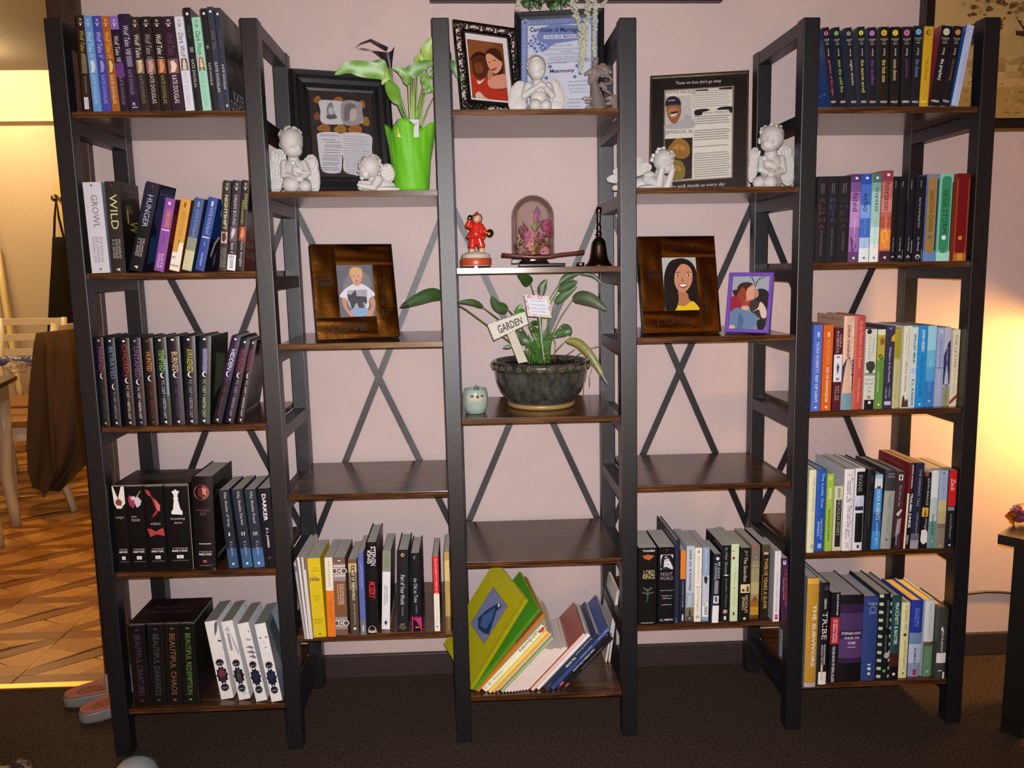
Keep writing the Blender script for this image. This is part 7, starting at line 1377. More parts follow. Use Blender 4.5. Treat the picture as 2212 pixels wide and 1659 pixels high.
for i in range(30):                                               # raised scrolls round the rim
    a0 = 2 * math.pi * i / 30; pts = []
    for j in range(11):
        t = j / 10; rr = 26 * k * (1 - .75 * t); a = t * 6.2 * (1 if i % 2 else -1); d = rr * math.cos(a) / (470 * k)
        pts.append((471 * k * math.cos(a0 + d), 471 * k * math.sin(a0 + d), 398 * k + rr * math.sin(a)))
    mb.tube(pts, 3.2 * k, lin('#8a7650'), 5)
mb.build('rim_scrolls', M['gloss'], pot)
mb = MB(); mb.lathe([(250 * k, 0), (300 * k, 0), (316 * k, 14 * k), (320 * k, 40 * k), (306 * k, 48 * k), (298 * k, 40 * k)], gold, 48); mb.build('foot_ring', M['semi'], pot)
mb = MB(); rnd = random.Random(4); ring = []
mb.lathe([(402 * k, 392 * k), (300 * k, 400 * k), (150 * k, 408 * k), (0.0005, 404 * k)], lin('#2c211a'), 40, wob=lambda a, kk: 1 + .01 * math.sin(9 * a)); 
for i in range(160):
    a = rnd.uniform(0, 6.28); r = 395 * k * rnd.random() ** .5; mb.ell((r * math.cos(a), r * math.sin(a), 402 * k), tuple(rnd.uniform(5, 15) * k for _ in range(3)), lin(rnd.choice(['#2a1f18', '#3a2c22', '#4a3a2a', '#1f1712'])), 6, 4)
q = mb.build('soil', M['cloth'], pot); q['kind'] = 'stuff'
root = lambda dx=0, dy=0: pot.location + Vector((dx * k, dy * k, 405 * k))
dk, md, lt = lin('#2c4a1e'), lin('#345a24'), lin('#4a7a2c')
LV = [ # blade points (tip last), width, colour, stem waypoint
 ([(435, 318, .12), (330, 290, .10), (180, 340, .085), (18, 414, .07)], 118, dk, (640, 430, .14), lin('#1c1f12')),
 ([(815, 418, .14), (740, 375, .13), (660, 362, .125), (560, 368, .12)], 58, dk, (950, 520, .15), None),
 ([(1052, 436, .13), (1000, 425, .125), (935, 390, .12), (892, 302, .115)], 100, dk, (1110, 500, .15), None),
 ([(1266, 188, .16), (1240, 165, .15), (1200, 130, .14), (1138, 88, .13)], 105, dk, (1300, 300, .165), None),
 ([(1376, 308, .19), (1372, 250, .19), (1390, 195, .19), (1422, 148, .19)], 84, dk, (1372, 480, .19), None),
 ([(1530, 250, .17), (1590, 225, .165), (1650, 195, .16), (1715, 165, .155)], 92, dk, (1440, 400, .175), None),
 ([(1540, 192, .20), (1600, 130, .20), (1680, 98, .20), (1740, 92, .20)], 62, dk, (1450, 330, .20), None),
 ([(1740, 100, .21), (1800, 92, .21), (1880, 122, .205), (1962, 205, .20)], 46, lin('#3a4a34'), None, None),
 ([(1498, 372, .19), (1550, 330, .185), (1620, 275, .18), (1712, 210, .175)], 84, md, (1440, 560, .19), None),
 ([(1668, 344, .15), (1760, 320, .14), (1880, 360, .13), (1998, 446, .12)], 128, lin('#33421f'), (1560, 500, .16), None),
 ([(1490, 690, .13), (1550, 660, .125), (1610, 650, .12), (1655, 635, .12)], 78, md, None, None),
 ([(1560, 588, .14), (1610, 605, .135), (1640, 640, .13), (1648, 690, .125)], 60, dk, (1480, 680, .15), None),
 ([(1600, 735, .11), (1720, 755, .10), (1860, 900, .085), (2015, 1175, .07)], 82, lin('#6a6a20'), (1510, 830, .13), lin('#3c3a22')),
 ([(1115, 640, .12), (1160, 690, .115), (1210, 730, .11), (1282, 742, .11)], 104, dk, None, None),
 ([(1092, 780, .10), (1060, 790, .10), (1030, 795, .10), (1002, 802, .10)], 34, md, (1180, 850, .13), None),
 ([(1225, 480, .13), (1180, 470, .125), (1150, 440, .12), (1180, 385, .12)], 84, lt, (1260, 620, .15), None),
 ([(1340, 575, .14), (1310, 562, .135), (1275, 575, .13), (1245, 610, .13)], 44, dk, (1360, 700, .15), None),
 ([(1340, 650, .13), (1310, 630, .125), (1285, 620, .12), (1262, 625, .12)], 50, md, None, None),
 ([(1390, 720, .12), (1440, 700, .115), (1490, 690, .11), (1520, 700, .11)], 52, md, None, None),
 ([(1290, 830, .10), (1290, 790, .095), (1270, 750, .09), (1300, 700, .09)], 60, md, None, None),
]
for i, (pts, wd, col, st, tip) in enumerate(LV):
    mb = leaf([V_(*p) for p in pts], wd * k, col, tipdark=tip, wave=.05)
    mb.v = [(x, y, min(z, 1.1505)) for x, y, z in mb.v]
    child_at(pot, mb.build('leaf', M['leaf'], pot))
    base = V_(*pts[0])
    mid = V_(*st) if st else (base + root(rnd.uniform(-60, 60), -20)) / 2 + Vector((0, 0, .01))
    if i == 7: continue
    r0 = root(rnd.uniform(-90, 90), rnd.uniform(-70, 60)); P = [r0, (r0 * .55 + mid * .45), mid, (mid * .5 + base * .5), base]
    mb = MB(); mb.tube(P, [7 * k, 6 * k, 5.5 * k, 5 * k, 4 * k], lin('#4a6a2e') if i != 12 else lin('#8a7a2e'), 7)
    child_at(pot, mb.build('stem', M['leaf'], pot))
mb = MB()
for i in range(46):
    r0 = root(rnd.gauss(-10, 55), rnd.uniform(-60, 40)); t = V_(1340 + rnd.gauss(0, 95), 690 + rnd.gauss(0, 60), PY + rnd.uniform(-.05, .04)); m_ = (r0 + t) / 2 + Vector((0, 0, .012))
    mb.tube([r0, m_, t], [4.5 * k, 4 * k, 2 * k], lin(rnd.choice(['#4f8a2c', '#5a9a34', '#3f6a28', '#7a9a4a'])), 5)
q = child_at(pot, mb.build('young_stems', M['leaf'], pot)); q['kind'] = 'stuff'
mb = MB()
for pts in ([(1500, 940, .14), (1498, 860, .13), (1505, 760, .125), (1480, 680, .12)], [(1600, 925, .12), (1700, 880, .10), (1800, 815, .09), (1940, 780, .085)], [(1560, 900, .13), (1640, 850, .11), (1690, 812, .10)], [(1790, 890, .06), (1795, 1000, .052), (1775, 1150, .05), (1772, 1280, .05)], [(1835, 900, .06), (1858, 980, .05), (1830, 1080, .05), (1832, 1170, .05)]):
    mb.tube([V_(*p) for p in pts], 3.4 * k, lin('#8a7a54'), 5)
child_at(pot, mb.build('dry_stalk', M['matte'], pot))
# the painted garden sign and the greeting card stand in the soil
def panel4(mb, c4, Yf, th, col):
    P = [V_(x, y, Yf) for x, y in c4]; Q = [p + Vector((0, th, 0)) for p in P]
    mb.face([P[3], P[2], P[1], P[0]], col); mb.face(Q, col)
    for i in range(4):
        j = (i + 1) % 4; mb.face([P[i], P[j], Q[j], Q[i]], col)
    return P
def panel_pic(P, y, th=0):
    """picture plane on a panel that was built from four corners"""
    class F(Pic):
        def __init__(s): s.mb = MB(); s.n = 0; s.f = lambda x, y: (x, y); s.w = (P[1] - P[0]).length; s.h = (P[3] - P[0]).length; s.x0 = 0; s.z0 = 0; s.y0 = 0
        def P(s, u, v):
            q = P[0] * (1 - u) * (1 - v) + P[1] * u * (1 - v) + P[2] * u * v + P[3] * (1 - u) * v
            return (q.x, q.y - .0004 - .00012 * s.n, q.z)
    return F()
gs = thing('garden_sign', 'distressed white wooden sign reading GARDEN stuck in the plant pot', 'sign', tuple(V_(1180, 935, .075)))
mb = MB(); c4 = [(850, 577), (1213, 452), (1247, 572), (915, 735)]
P4 = panel4(mb, c4, .072, .006, lin('#c6c4b6')); child_at(gs, mb.build('board', M['matte'], gs))
pc = panel_pic(P4, .072)
for u0, v0, u1, v1 in ((0, 0, 1, .035), (0, .96, .8, 1), (0, 0, .012, 1), (.985, .1, 1, .9)):
    for j in range(9):
        a = j / 9; b = a + rnd.uniform(.03, .1); 
        if u1 - u0 > .5: pc.rect('#4a443c', min(1, u0 + (u1 - u0) * a), v0, min(1, u0 + (u1 - u0) * b), v1)
        else: pc.rect('#4a443c', u0, a, u1, min(1, b))
pc.text('GARDEN', '#1f1a18', .20, .26, .86, .78, 1)
child_at(gs, pc.build('lettering', gs))
mb = MB(); panel4(mb, [(1040, 665), (1112, 635), (1238, 935), (1150, 950)], .079, .006, lin('#b9b4a4')); child_at(gs, mb.build('stake', M['matte'], gs))
gc = thing('greeting_card', 'small spotted greeting card on a clear pick in the plant pot', 'card', tuple(V_(1395, 925, .095)))
mb = MB(); P4 = panel4(mb, [(1203, 293), (1443, 310), (1466, 516), (1240, 500)], .092, .0008, lin('#c9c2bc')); child_at(gc, mb.build('card', M['matte'], gc))
pc = panel_pic(P4, .092)
for u, v, r, c in [(.2, .1, .075, '#a8547e'), (.62, .07, .09, '#b05c84'), (.38, .1, .045, '#b0a84a'), (.8, .08, .03, '#b8b060'), (.95, .25, .08, '#a5ac4a'), (.04, .32, .05, '#8a4a6a'), (.05, .6, .075, '#a8547e'), (.95, .58, .07, '#a8547e'), (.3, .93, .07, '#b05c84'), (.55, .95, .04, '#b0a84a'), (.75, .93, .08, '#a5ac4a'), (.93, .84, .05, '#b8b060'), (.1, .86, .045, '#b0a84a')]:
    pc.dot(c, u, v, r * pc.w); pc.dot('#d2c8c4', u + .01, v + .01, r * .45 * pc.w)
pc.rect('#c6cad4', .13, .17, .9, .88)
pc.text('HAPPY MOTHERS DAY', '#4a4a55', .22, .22, .8, .29)
for i, t in enumerate(['To the most wonderful', 'woman in the world', 'Love Jen & Megan']): pc.text(t, '#5d6070', .18, .38 + i * .16, .82, .48 + i * .16, 0, .35)
child_at(gc, pc.build('card_print', gc))
mb = MB(); mb.tube([V_(1348, 440, .0935), V_(1352, 520, .0935), V_(1372, 720, .094), V_(1394, 925, .095)], 7 * k, lin('#9fb09a'), 7); child_at(gc, mb.build('pick', M['semi'], gc))
# owl cup
f = Fig(860, 570, 4.424, 742, 1427, .085, ZO[2]); k2 = f.k
ow = thing('owl_planter', 'small pale green ceramic owl pot beside the big glazed bowl', 'planter', f.loc)
mb = MB(); mb.lathe([(80 * k2, 0.0005), (94 * k2, 4 * k2), (112 * k2, 60 * k2), (121 * k2, 120 * k2), (117 * k2, 180 * k2), (108 * k2, 226 * k2), (104 * k2, 236 * k2), (96 * k2, 234 * k2), (92 * k2, 200 * k2), (0, 190 * k2)], lin('#93a79c'), 40); mb.build('cup', M['gloss'], ow)
def onwall(x, y, push=1.0):
    z = (f.y0 - y) * k2; xx = (x - f.x0) * k2; t = z / k2
    prof = [(0, 88), (60, 112), (120, 121), (180, 117), (240, 104)]
    r = 88
    for (a, ra), (b, rb) in zip(prof, prof[1:]):
        if a <= t <= b: r = ra + (rb - ra) * (t - a) / (b - a)
    r *= k2; return Vector((xx, -math.sqrt(max(0, r * r - xx * xx)) - push * .0004, z))
mb = MB()
for cx in (708, 798):
    N = 18; ring_ = [onwall(cx + 44 * math.cos(2 * math.pi * i / N) * (1.05), 1268 + 46 * math.sin(2 * math.pi * i / N), 2) for i in range(N)]; mb.face(ring_[::-1], lin('#b9ae9c'))
    mid_ = [onwall(cx + 20 * math.cos(2 * math.pi * i / N), 1268 + 20 * math.sin(2 * math.pi * i / N), 3) for i in range(N)]; mb.face(mid_[::-1], lin('#bdb3a2'))
mb.face([onwall(x, y, 1.5) for x, y in [(660, 1262), (700, 1315), (742, 1300), (800, 1315), (838, 1262), (800, 1225), (742, 1238), (690, 1225)]], lin('#b9ae9c'))
mb.build('face_patch', M['gloss'], ow)
mb = MB()
for cx in (712, 801): mb.ell(onwall(cx, 1251), (13 * k2, 6 * k2, 12 * k2), lin('#1f1410'), 12, 8)
mb.build('eyes', M['gloss'], ow)
mb = MB(); mb.ell(onwall(760, 1257), (11 * k2, 8 * k2, 14 * k2), lin('#2a1c16'), 10, 6); mb.build('beak', M['gloss'], ow)
mb = MB()
for dx, dy, hh in ((-10, -10, 250), (6, 0, 262), (22, -6, 256), (30, 10, 242)): mb.tube([(dx * k2, dy * k2, 190 * k2), ((dx + 2) * k2, dy * k2, hh * k2), ((dx + 4) * k2, dy * k2, (hh + 10) * k2)], [5 * k2, 5 * k2, 1 * k2], lin('#3a4030'), 6)
mb.build('sprout', M['leaf'], ow)

# -- calla lily in a green paper wrap
V_ = view(560, 60, 4.483)
k = scale_at(560 + 1510 / 4.483, 360, .09, 4.483)
pp = at(560 + 1478 / 4.483, 405, Y=.078)
ly = thing('calla_lily', 'dark purple calla lily in bright green wrapping paper', 'plant', (pp.x, .078, ZE[0] + .0006))
mb = MB(); n_ = 72; V = []; F = []; rows_ = 16; gcol = lin('#63b022')
for s_i, shrink in ((0, 1.0), (1, .965)):
    n0 = len(V)
    for r in range(rows_ + 1):
        t = r / rows_
        for i in range(n_):
            a = 2 * math.pi * i / n_
            petal = .5 + .5 * math.cos(4 * a + .9)
            top = (560 + 90 * petal ** .7) * k
            rad = (163 + 66 * t ** 1.15 + t * t * 24 * math.cos(4 * a + .9)) * k
            rad *= 1 + .020 * math.sin(17 * a + 3 * t) * t + .012 * math.sin(31 * a - 6 * t) + .012 * math.sin(9 * a + 11 * t)
            V.append((rad * shrink * math.cos(a), rad * shrink * math.sin(a), .0005 + top * t))
    for r in range(rows_):
        for i in range(n_):
            j = (i + 1) % n_; q = (n0 + r * n_ + i, n0 + r * n_ + j, n0 + (r + 1) * n_ + j, n0 + (r + 1) * n_ + i)
            F.append(q if s_i == 0 else q[::-1])
for i in range(n_):
    j = (i + 1) % n_; a = rows_ * n_; b = a + (rows_ + 1) * n_; F.append((a + i, a + j, b + j, b + i))
F.append(tuple(range(n_))[::-1])
mb.add(V, F, gcol, True); mb.build('paper_wrap', attr_mat('crepe_paper', rough=.55, spec=.3, vary=.18, bump=.5, bscale=90, vscale=18), ly)
mb = MB(); mb.lathe([(205 * k, 470 * k), (100 * k, 478 * k), (0.0005, 480 * k)], lin('#2a2018'), 30); q = mb.build('soil', M['cloth'], ly)
g1, g2, g3 = lin('#5f8a2c'), lin('#4a7a22'), lin('#86a23c')
LL = [([(1285, 500, .075), (1180, 430, .07), (1000, 400, .065), (860, 385, .06), (728, 458, .055)], 150, g1, .15), ([(1250, 470, .08), (1200, 360, .08), (1100, 370, .078), (1000, 430, .074)], 90, g2, .1),
      ([(1235, 520, .06), (1290, 600, .055), (1320, 680, .05), (1345, 745, .05)], 130, g1, .1), ([(1440, 545, .09), (1420, 470, .09), (1370, 415, .088), (1300, 395, .086)], 84, g1, .1),
      ([(1640, 335, .11), (1625, 250, .11), (1640, 170, .108), (1690, 92, .105)], 125, g3, .05), ([(1600, 330, .12), (1560, 285, .118), (1530, 300, .116), (1508, 350, .115)], 60, g3, .05),
      ([(1430, 560, .10), (1440, 470, .10), (1500, 410, .098), (1600, 360, .095), (1720, 330, .09)], 130, g2, .12), ([(1600, 600, .10), (1620, 540, .10), (1600, 480, .10), (1580, 440, .10)], 96, g1, .1),
      ([(1590, 640, .12), (1640, 600, .12), (1690, 600, .118), (1740, 640, .116)], 54, g1, .1), ([(1700, 360, .14), (1820, 345, .155), (1900, 400, .165), (2010, 620, .17)], 92, lin('#4d6e34'), .1),
      ([(1215, 430, .07), (1235, 480, .07), (1205, 520, .07), (1190, 555, .07)], 50, g3, .1), ([(1640, 470, .13), (1690, 440, .13), (1740, 450, .13), (1790, 480, .13)], 90, g2, .1)]
for pts, wd, col, wv in LL: child_at(ly, leaf([V_(*p) for p in pts], wd * k, col, wave=wv, fold=.15).build('leaf', M['leaf'], ly))
rnd = random.Random(12)
base = Vector((pp.x, .09, ZE[0] + 478 * k))
for bx, by, tx, ty, Y in [(1430, 890, 1300, 560, .08), (1450, 890, 1345, 600, .085), (1470, 890, 1440, 545, .09), (1480, 890, 1470, 500, .10), (1495, 890, 1490, 480, .10), (1505, 890, 1500, 470, .105), (1520, 890, 1530, 420, .11), (1540, 890, 1580, 600, .1), (1555, 890, 1600, 620, .11), (1570, 900, 1690, 670, .12), (1460, 890, 1280, 480, .075), (1510, 890, 1640, 340, .11), (1525, 890, 1700, 380, .13)]:
    b_, t_ = V_(bx, by + 60, .09), V_(tx, ty, Y); mb = MB(); m_ = b_.lerp(t_, .55) + Vector((0, 0, .004)); mb.tube([b_, b_.lerp(m_, .5), m_, t_], [9 * k, 9 * k, 8 * k, 5 * k], lin(rnd.choice(['#8aa85a', '#7a9a4a', '#9ab46a'])), 7); child_at(ly, mb.build('stem', M['leaf'], ly))
# the spathe: a rolled trumpet whose lip runs out to a point on one side
mb = MB(); V = []; F = []; na, nr = 28, 14
for r in range(nr + 1):
    t = r / nr; cy = 395 - 170 * t; cx = 1268 - 30 * t; rad = 20 + 46 * t ** 1.3
    for i in range(na):
        a = 2 * math.pi * i / na; x = cx + rad * math.cos(a); d = rad * .9 * math.sin(a); y = cy
        lp = max(0, -math.cos(a)) ** 1.5; rp = max(0, math.cos(a)) ** 3; u = max(0, (t - .45) / .55)
        x += lp * u * (-110 - 120 * u ** 2); y += lp * u * (-70 * math.sin(u * 2.2)) + lp * u ** 4 * 30
        x += rp * u * 8; y -= rp * u * 50; y += (1 - lp - rp) * u * 12
        p = V_(x, y, .07 - d * k); V.append(p)
for r in range(nr):
    for i in range(na):
        j = (i + 1) % na; F.append((r * na + i, r * na + j, (r + 1) * na + j, (r + 1) * na + i))
mb.add(V, F, lin('#231426'), True); mb.tube([V_(1240, 205, .072), V_(1080, 118, .070), V_(985, 150, .069), V_(938, 188, .068)], [34 * k, 20 * k, 10 * k, 2 * k], lin('#2a1a30'), 10, flat=.5)
child_at(ly, mb.build('flower', M['leaf'], ly))
mb = MB(); mb.tube([V_(1420, 900, .085), V_(1330, 700, .075), V_(1285, 520, .07), V_(1268, 392, .07)], [14 * k, 13 * k, 13 * k, 21 * k], lin('#6a8a44'), 9); child_at(ly, mb.build('stem', M['leaf'], ly))
mb = MB(); tq = [(1338, 886), (1545, 888), (1545, 1060), (1338, 1050)]
P4 = panel4(mb, tq, .028, .0006, lin('#c2bccb')); child_at(ly, mb.build('plant_tag', M['matte'], ly))
pc = panel_pic(P4, 0); sqf = squarer(*tq)
for col, pts in [('#5d4490', [(1338, 886), (1440, 886), (1450, 930), (1420, 960), (1338, 960)]), ('#c9a020', [(1350, 970), (1400, 948), (1460, 965), (1440, 1010), (1380, 1025), (1345, 1060), (1338, 1010)]), ('#c9c3bd', [(1338, 1050), (1380, 1030), (1430, 1015), (1400, 1060)])]:
    pc.poly(col, [sqf(*p) for p in pts])
pc.text('ww', '#c9b46a', .2, .1, .34, .18); pc.dot('#55525c', .87, .25, .0025); pc.dot('#c2bccb', .87, .25, .0017)
child_at(ly, pc.build('tag_print', ly))

# -- white blossom strands with leaves hanging over the certificate
V_ = view(1090, 0, 6.38); k = scale_at(1190, 60, .1, 6.38)
gl = thing('hanging_garland', 'artificial greenery with white blossom strands hanging over the certificate', 'garland', tuple(V_(560, -60, .10)))
rnd = random.Random(21)
for i in range(34):
    x = rnd.uniform(150, 860); y = rnd.uniform(-140, 70); a = rnd.uniform(-.9, .9); L_ = rnd.uniform(90, 150)
    Yq = rnd.uniform(.07, .13)
    q = [(x, y, Yq), (x + L_ * .4 * math.sin(a), y + L_ * .35, Yq - .006), (x + L_ * math.sin(a), y + L_ * .8, Yq - .004)]
    child_at(gl, leaf([V_(*p) for p in q], rnd.uniform(50, 80) * k, lin(rnd.choice(['#1f3d18', '#2a4f20', '#355f2a', '#1a3014'])), n=8).build('leaf', M['leaf'], gl))
def strand(path, wd, seed):
    rn = random.Random(seed); mb = MB()
    mb.tube([V_(*p) for p in path], 5 * k, lin('#9aa284'), 5)
    L_ = [Vector(p) for p in path]; tot = sum((b - a).length for a, b in zip(L_, L_[1:])); n = int(tot / 17)
    for i in range(n):
        d = tot * i / n
        for a, b in zip(L_, L_[1:]):
            if d <= (b - a).length: break
            d -= (b - a).length
        c = a.lerp(b, d / max(1e-6, (b - a).length)); w_ = wd * (1 - .45 * i / n)
        for j in range(2):
            cx, cy, cY = c.x + rn.uniform(-w_, w_), c.y + rn.uniform(-10, 10), c.z + rn.uniform(-w_, w_) * k
            r0 = rn.uniform(20, 32)
            for m_ in range(6):
                an = 2 * math.pi * m_ / 6 + rn.uniform(0, .5)
                p0 = V_(cx, cy, cY); p1 = V_(cx + r0 * math.cos(an), cy + r0 * math.sin(an), cY - rn.uniform(0, 12) * k)
                s = V_(cx + 7 * math.sin(an), cy - 7 * math.cos(an), cY - .001); s2 = V_(cx - 7 * math.sin(an), cy + 7 * math.cos(an), cY - .001)
                mb.face([p0, s, p1, s2], lin(rn.choice(['#b5b5a4', '#c2c2b4', '#a5a892'])))
    q = child_at(gl, mb.build('blossom_strand', M['matte'], gl)); q['kind'] = 'stuff'
strand([(960, -60, .07), (955, 80, .065), (980, 210, .06), (1040, 350, .055), (1070, 560, .05), (1060, 800, .05), (1045, 1010, .05)], 44, 1)
strand([(1150, -60, .08), (1150, 100, .075), (1130, 260, .07), (1110, 400, .06), (1110, 640, .055), (1120, 820, .055)], 40, 2)
strand([(1235, -60, .09), (1250, 200, .085), (1245, 450, .08), (1240, 700, .08), (1245, 830, .08)], 34, 3)
strand([(195, -60, .08), (190, 40, .08), (165, 150, .08)], 36, 4)
strand([(1390, -60, .20), (1395, 30, .20), (1330, 60, .20)], 26, 5)
mb = MB(); mb.tube([V_(130, -120, .1), V_(500, -150, .1), V_(900, -140, .1), V_(1400, -110, .1)], 9 * k, lin('#3a3a20'), 7); child_at(gl, mb.build('vine_stem', M['matte'], gl))
# ------------------------------------------------------------------ slipcases round the two boxed sets
def slipcase(books, label, col, front, wood=False):
    x0 = min(o.location.x - T_ / 2 for o, T_, H_ in books) - .0002; x1 = max(o.location.x + T_ / 2 for o, T_, H_ in books) + .0002
    z0 = books[0][0].location.z - .0012; z1 = max(o.location.z + H_ for o, T_, H_ in books) + .0006; y0 = books[0][0].location.y + .003; y1 = y0 + .148; t = .0014
    o = thing('slipcase', label, 'slipcase', ((x0 + x1) / 2, y0, z0)); cx = (x0 + x1) / 2
    mb = MB(); h = z1 - z0; w_ = (x1 - x0) / 2
    mb.box((-w_ - t, 0, 0), (-w_, y1 - y0, h + t), lin(col)); mb.box((w_, 0, 0), (w_ + t, y1 - y0, h + t), lin(col)); mb.box((-w_, 0, 0), (w_, y1 - y0, .0009), lin(col)); mb.box((-w_, 0, h), (w_, y1 - y0, h + t), lin(col)); mb.box((-w_, y1 - y0 - t, .0009), (w_, y1 - y0, h), lin(col))
    mb.build('case', M['cover'], o)
    mb = MB(); e = .0005
    for a, b in (((-w_ - t, h + t - .0012), (w_ + t, h + t + .0001)), ((w_ + .0004, 0.0002), (w_ + t + .0001, h + t))): mb.box((a[0], -e, a[1]), (b[0], 0, b[1]), lin(front))
    mb.build('worn_edge', M['matte'], o)
    return o, w_, h + t, y1 - y0
INFO = {}
def remember(o): 
    me = [c for c in o.children if c.name.startswith('cover') and not c.name.startswith('cover_print')][0].data
    xs = [v.co.x for v in me.vertices]; zs = [v.co.z for v in me.vertices]
    return (o, max(xs) - min(xs), max(zs))
s1 = [remember(o) for o in BOOKS if o['label'].startswith('black book in the slipcase')]
o, w_, h, dp = slipcase(s1, 'glossy black slipcase holding four black books with white emblems', '#1a1715', '#a89a86')
mb = MB(); pts = [(-.02, .12), (-.045, .10), (-.05, .07), (-.02, .045), (.04, .04), (.062, .03), (.06, .045), (.01, .07), (.01, .085), (.06, .115), (.055, .13), (-.01, .11)]
mb.face([(x, y, h + .0002) for x, y in reversed(smooth_loop(pts, 3))], lin('#4a4440')); mb.build('case_print', M['print'], o)
s2 = [remember(o) for o in BOOKS if o['label'].startswith('black book in the dark box set')]
o, w_, h, dp = slipcase(s2, 'dark plum slipcase holding four black books with dim coloured lettering', '#1f1619', '#3a3030')
mb = MB()
for t, a, b, y in (('Beautiful', -.05, .035, .085), ('CREATURES', -.062, .05, .055)):
    V, F = letters(t, 0, .2); mb.add([(a + (b - a) * x, y + .022 * z, h + .0002) for x, z in V], F, lin('#4c4046'))
mb.build('case_print', M['print'], o)

# ------------------------------------------------------------------ the leaning books on the bottom shelf of the middle bay
G_C = 'books leaning on the bottom shelf of the middle bay'
LV_ = view(910, 1230, 4.608)
def slab_book(S0, a, b, Hh, Wd, th, label, col, pcol='#b5ab9c', spine=(), cover=(), group=G_C, name='book', hard=False, g=1.0):
    """S0 lower spine corner on the outer side; a runs up the spine, b from spine to fore-edge, thickness to the far side"""
    a = a.normalized(); b = (b - a * b.dot(a)).normalized(); c = a.cross(b); c = -c if c.x < 0 else c
    o = thing(name, label, 'book', S0, (0, 0, 0), group)
    Mx = Matrix((c, b, a)).transposed().to_4x4()
    if Mx.determinant() < 0: pass
    t = .0022 if hard else .0006; cc = gain(col, g)
    mb = MB(); mb.box((0, 0, 0), (t, Wd, Hh), cc, Mx); mb.box((th - t, 0, 0), (th, Wd, Hh), cc, Mx); mb.box((t, -.0002, 0), (th - t, t, Hh), cc, Mx); mb.build('cover', M['cover'], o)
    ov = .003 if hard else .0003
    mb = MB(); mb.box((t, t, ov), (th - t, Wd - ov, Hh - ov), gain(pcol, 1.1 * g), Mx); mb.build('page_block', M['paper'], o)
    if spine:
        mb = MB(); f = lambda s, q, ly: Mx @ Vector((q * th, -.0003 - .00012 * ly, Hh * (1 - s))); print_on(mb, spine, g, f, th, Hh); mb.build('spine_print', M['print'], o)
    if cover:
        mb = MB(); f = lambda s, e, ly: Mx @ Vector((-.00012 * ly, Wd * (1 - e), Hh * (1 - s))); print_on(mb, cover, g, f, Wd, Hh); mb.build('cover_print', M['print'], o)
    return o
zsh = ZO[4] + .0006
ang = math.radians(43.0); A_ = Vector((math.sin(ang), 0, math.cos(ang))); NR = Vector((math.cos(ang), 0, -math.sin(ang)))
xs_ = lambda px: at(910 + px / 4.608, 1230 + 1232 / 4.608, Z=ZO[4]).x
prev = xs_(560)
seq = [(648, .222, .20, 'cream thin hardback with big dark lettering and a red squirrel at its head', '#c2b898', [T('Rainbows', '#3a3428', .06, .40, .15, .8, 0), G('#8a2a24', (.02, .3), (.0, .8), (.06, .98), (.09, .6)), T('Readings', '#4a4434', .70, .84, .3, .65), H('11', '#3a3428', .95, .985, .2, .6), O('#6a6250', .90, .5, .25), O('#c2b898', .90, .5, .16)], 1.9),
       (690, .212, .2, 'thin straw yellow book right beside the cream one', '#b5a85c', [], 1.8), (728, .206, .2, 'thin pale orange book among the leaning ones', '#b5803c', [], 1.8), (762, .200, .19, 'thin buff book leaning on the grey green one', '#a59a78', [], 1.8), (815, .188, .19, 'grey green thin book leaning on the white magazines', '#7d8a68', [R('#5a6648', .0, 1, .0, .15)], 1.9)]
for i in range(8): seq.append((847 + 31 * i, .150 - .002 * (i % 3), .17, '%s thin pinkish white magazine counted from the grey green book' % ['first', 'second', 'third', 'fourth', 'fifth', 'sixth', 'seventh', 'eighth'][i], '#b5a6a0', [R('#8a7470', .0, 1, .75, .95)], 1.9))
seq += [(1118, .195, .19, 'slim dark red hardback leaning on the white book', '#8a5048', [R('#b59a92', .0, 1, .1, .9)], 1.8), (1176, .190, .185, 'white spined book between the dark red and the navy one', '#c4bcb6', [R('#8f8884', .0, 1, .9, 1)], 1.8),
        (1262, .192, .19, 'thick navy book with white lettering, leaning', '#1b2338', [T('TOLL HOUSES', '#b5b7c0', .42, .60, .3, .66, 1), T('Far Around The Corner', '#a9acb8', .1, .4, .15, .38), T('A. N. LARKIN', '#8a4a4a', .88, .96, .4, .6)], 2.0),
        (1322, .212, .20, 'blue spined book standing proud of the navy one', '#263868', [T('Magical Coast', '#9aa4c4', .02, .2, .3, .7), T('short stories', '#8f98b8', .3, .5, .3, .62)], 2.0), (1378, .182, .18, 'black paperback reading SCARY STORIES in white', '#15151a', [T('SCARY STORIES to Tell in the Dark', '#b9b7b9', .25, .68, .3, .7, 1), R('#8a3a44', .88, .95, .2, .8)], 2.0), (1430, .180, .18, 'black paperback leaning outermost against the post', '#131316', [T('MORE SCARY STORIES', '#5f5d62', .2, .62, .3, .62), R('#7a323c', .88, .95, .2, .8)], 2.0)]
for px, Hh, Wd, label, col, sp_, g in seq:
    x = xs_(px); s = x - prev; th = s * math.cos(ang) * .965
    # lower right corner rests on the shelf; the outer corner lies th back along the normal
    corner = Vector((x, .022 + .004 * math.sin(px), zsh)); S0 = corner - NR * th
    slab_book(S0, A_, Vector((0, 1, 0)), Hh, Wd, th, label, col, spine=sp_, g=g, pcol='#a89e94', hard='hardback' in label)
    prev = x
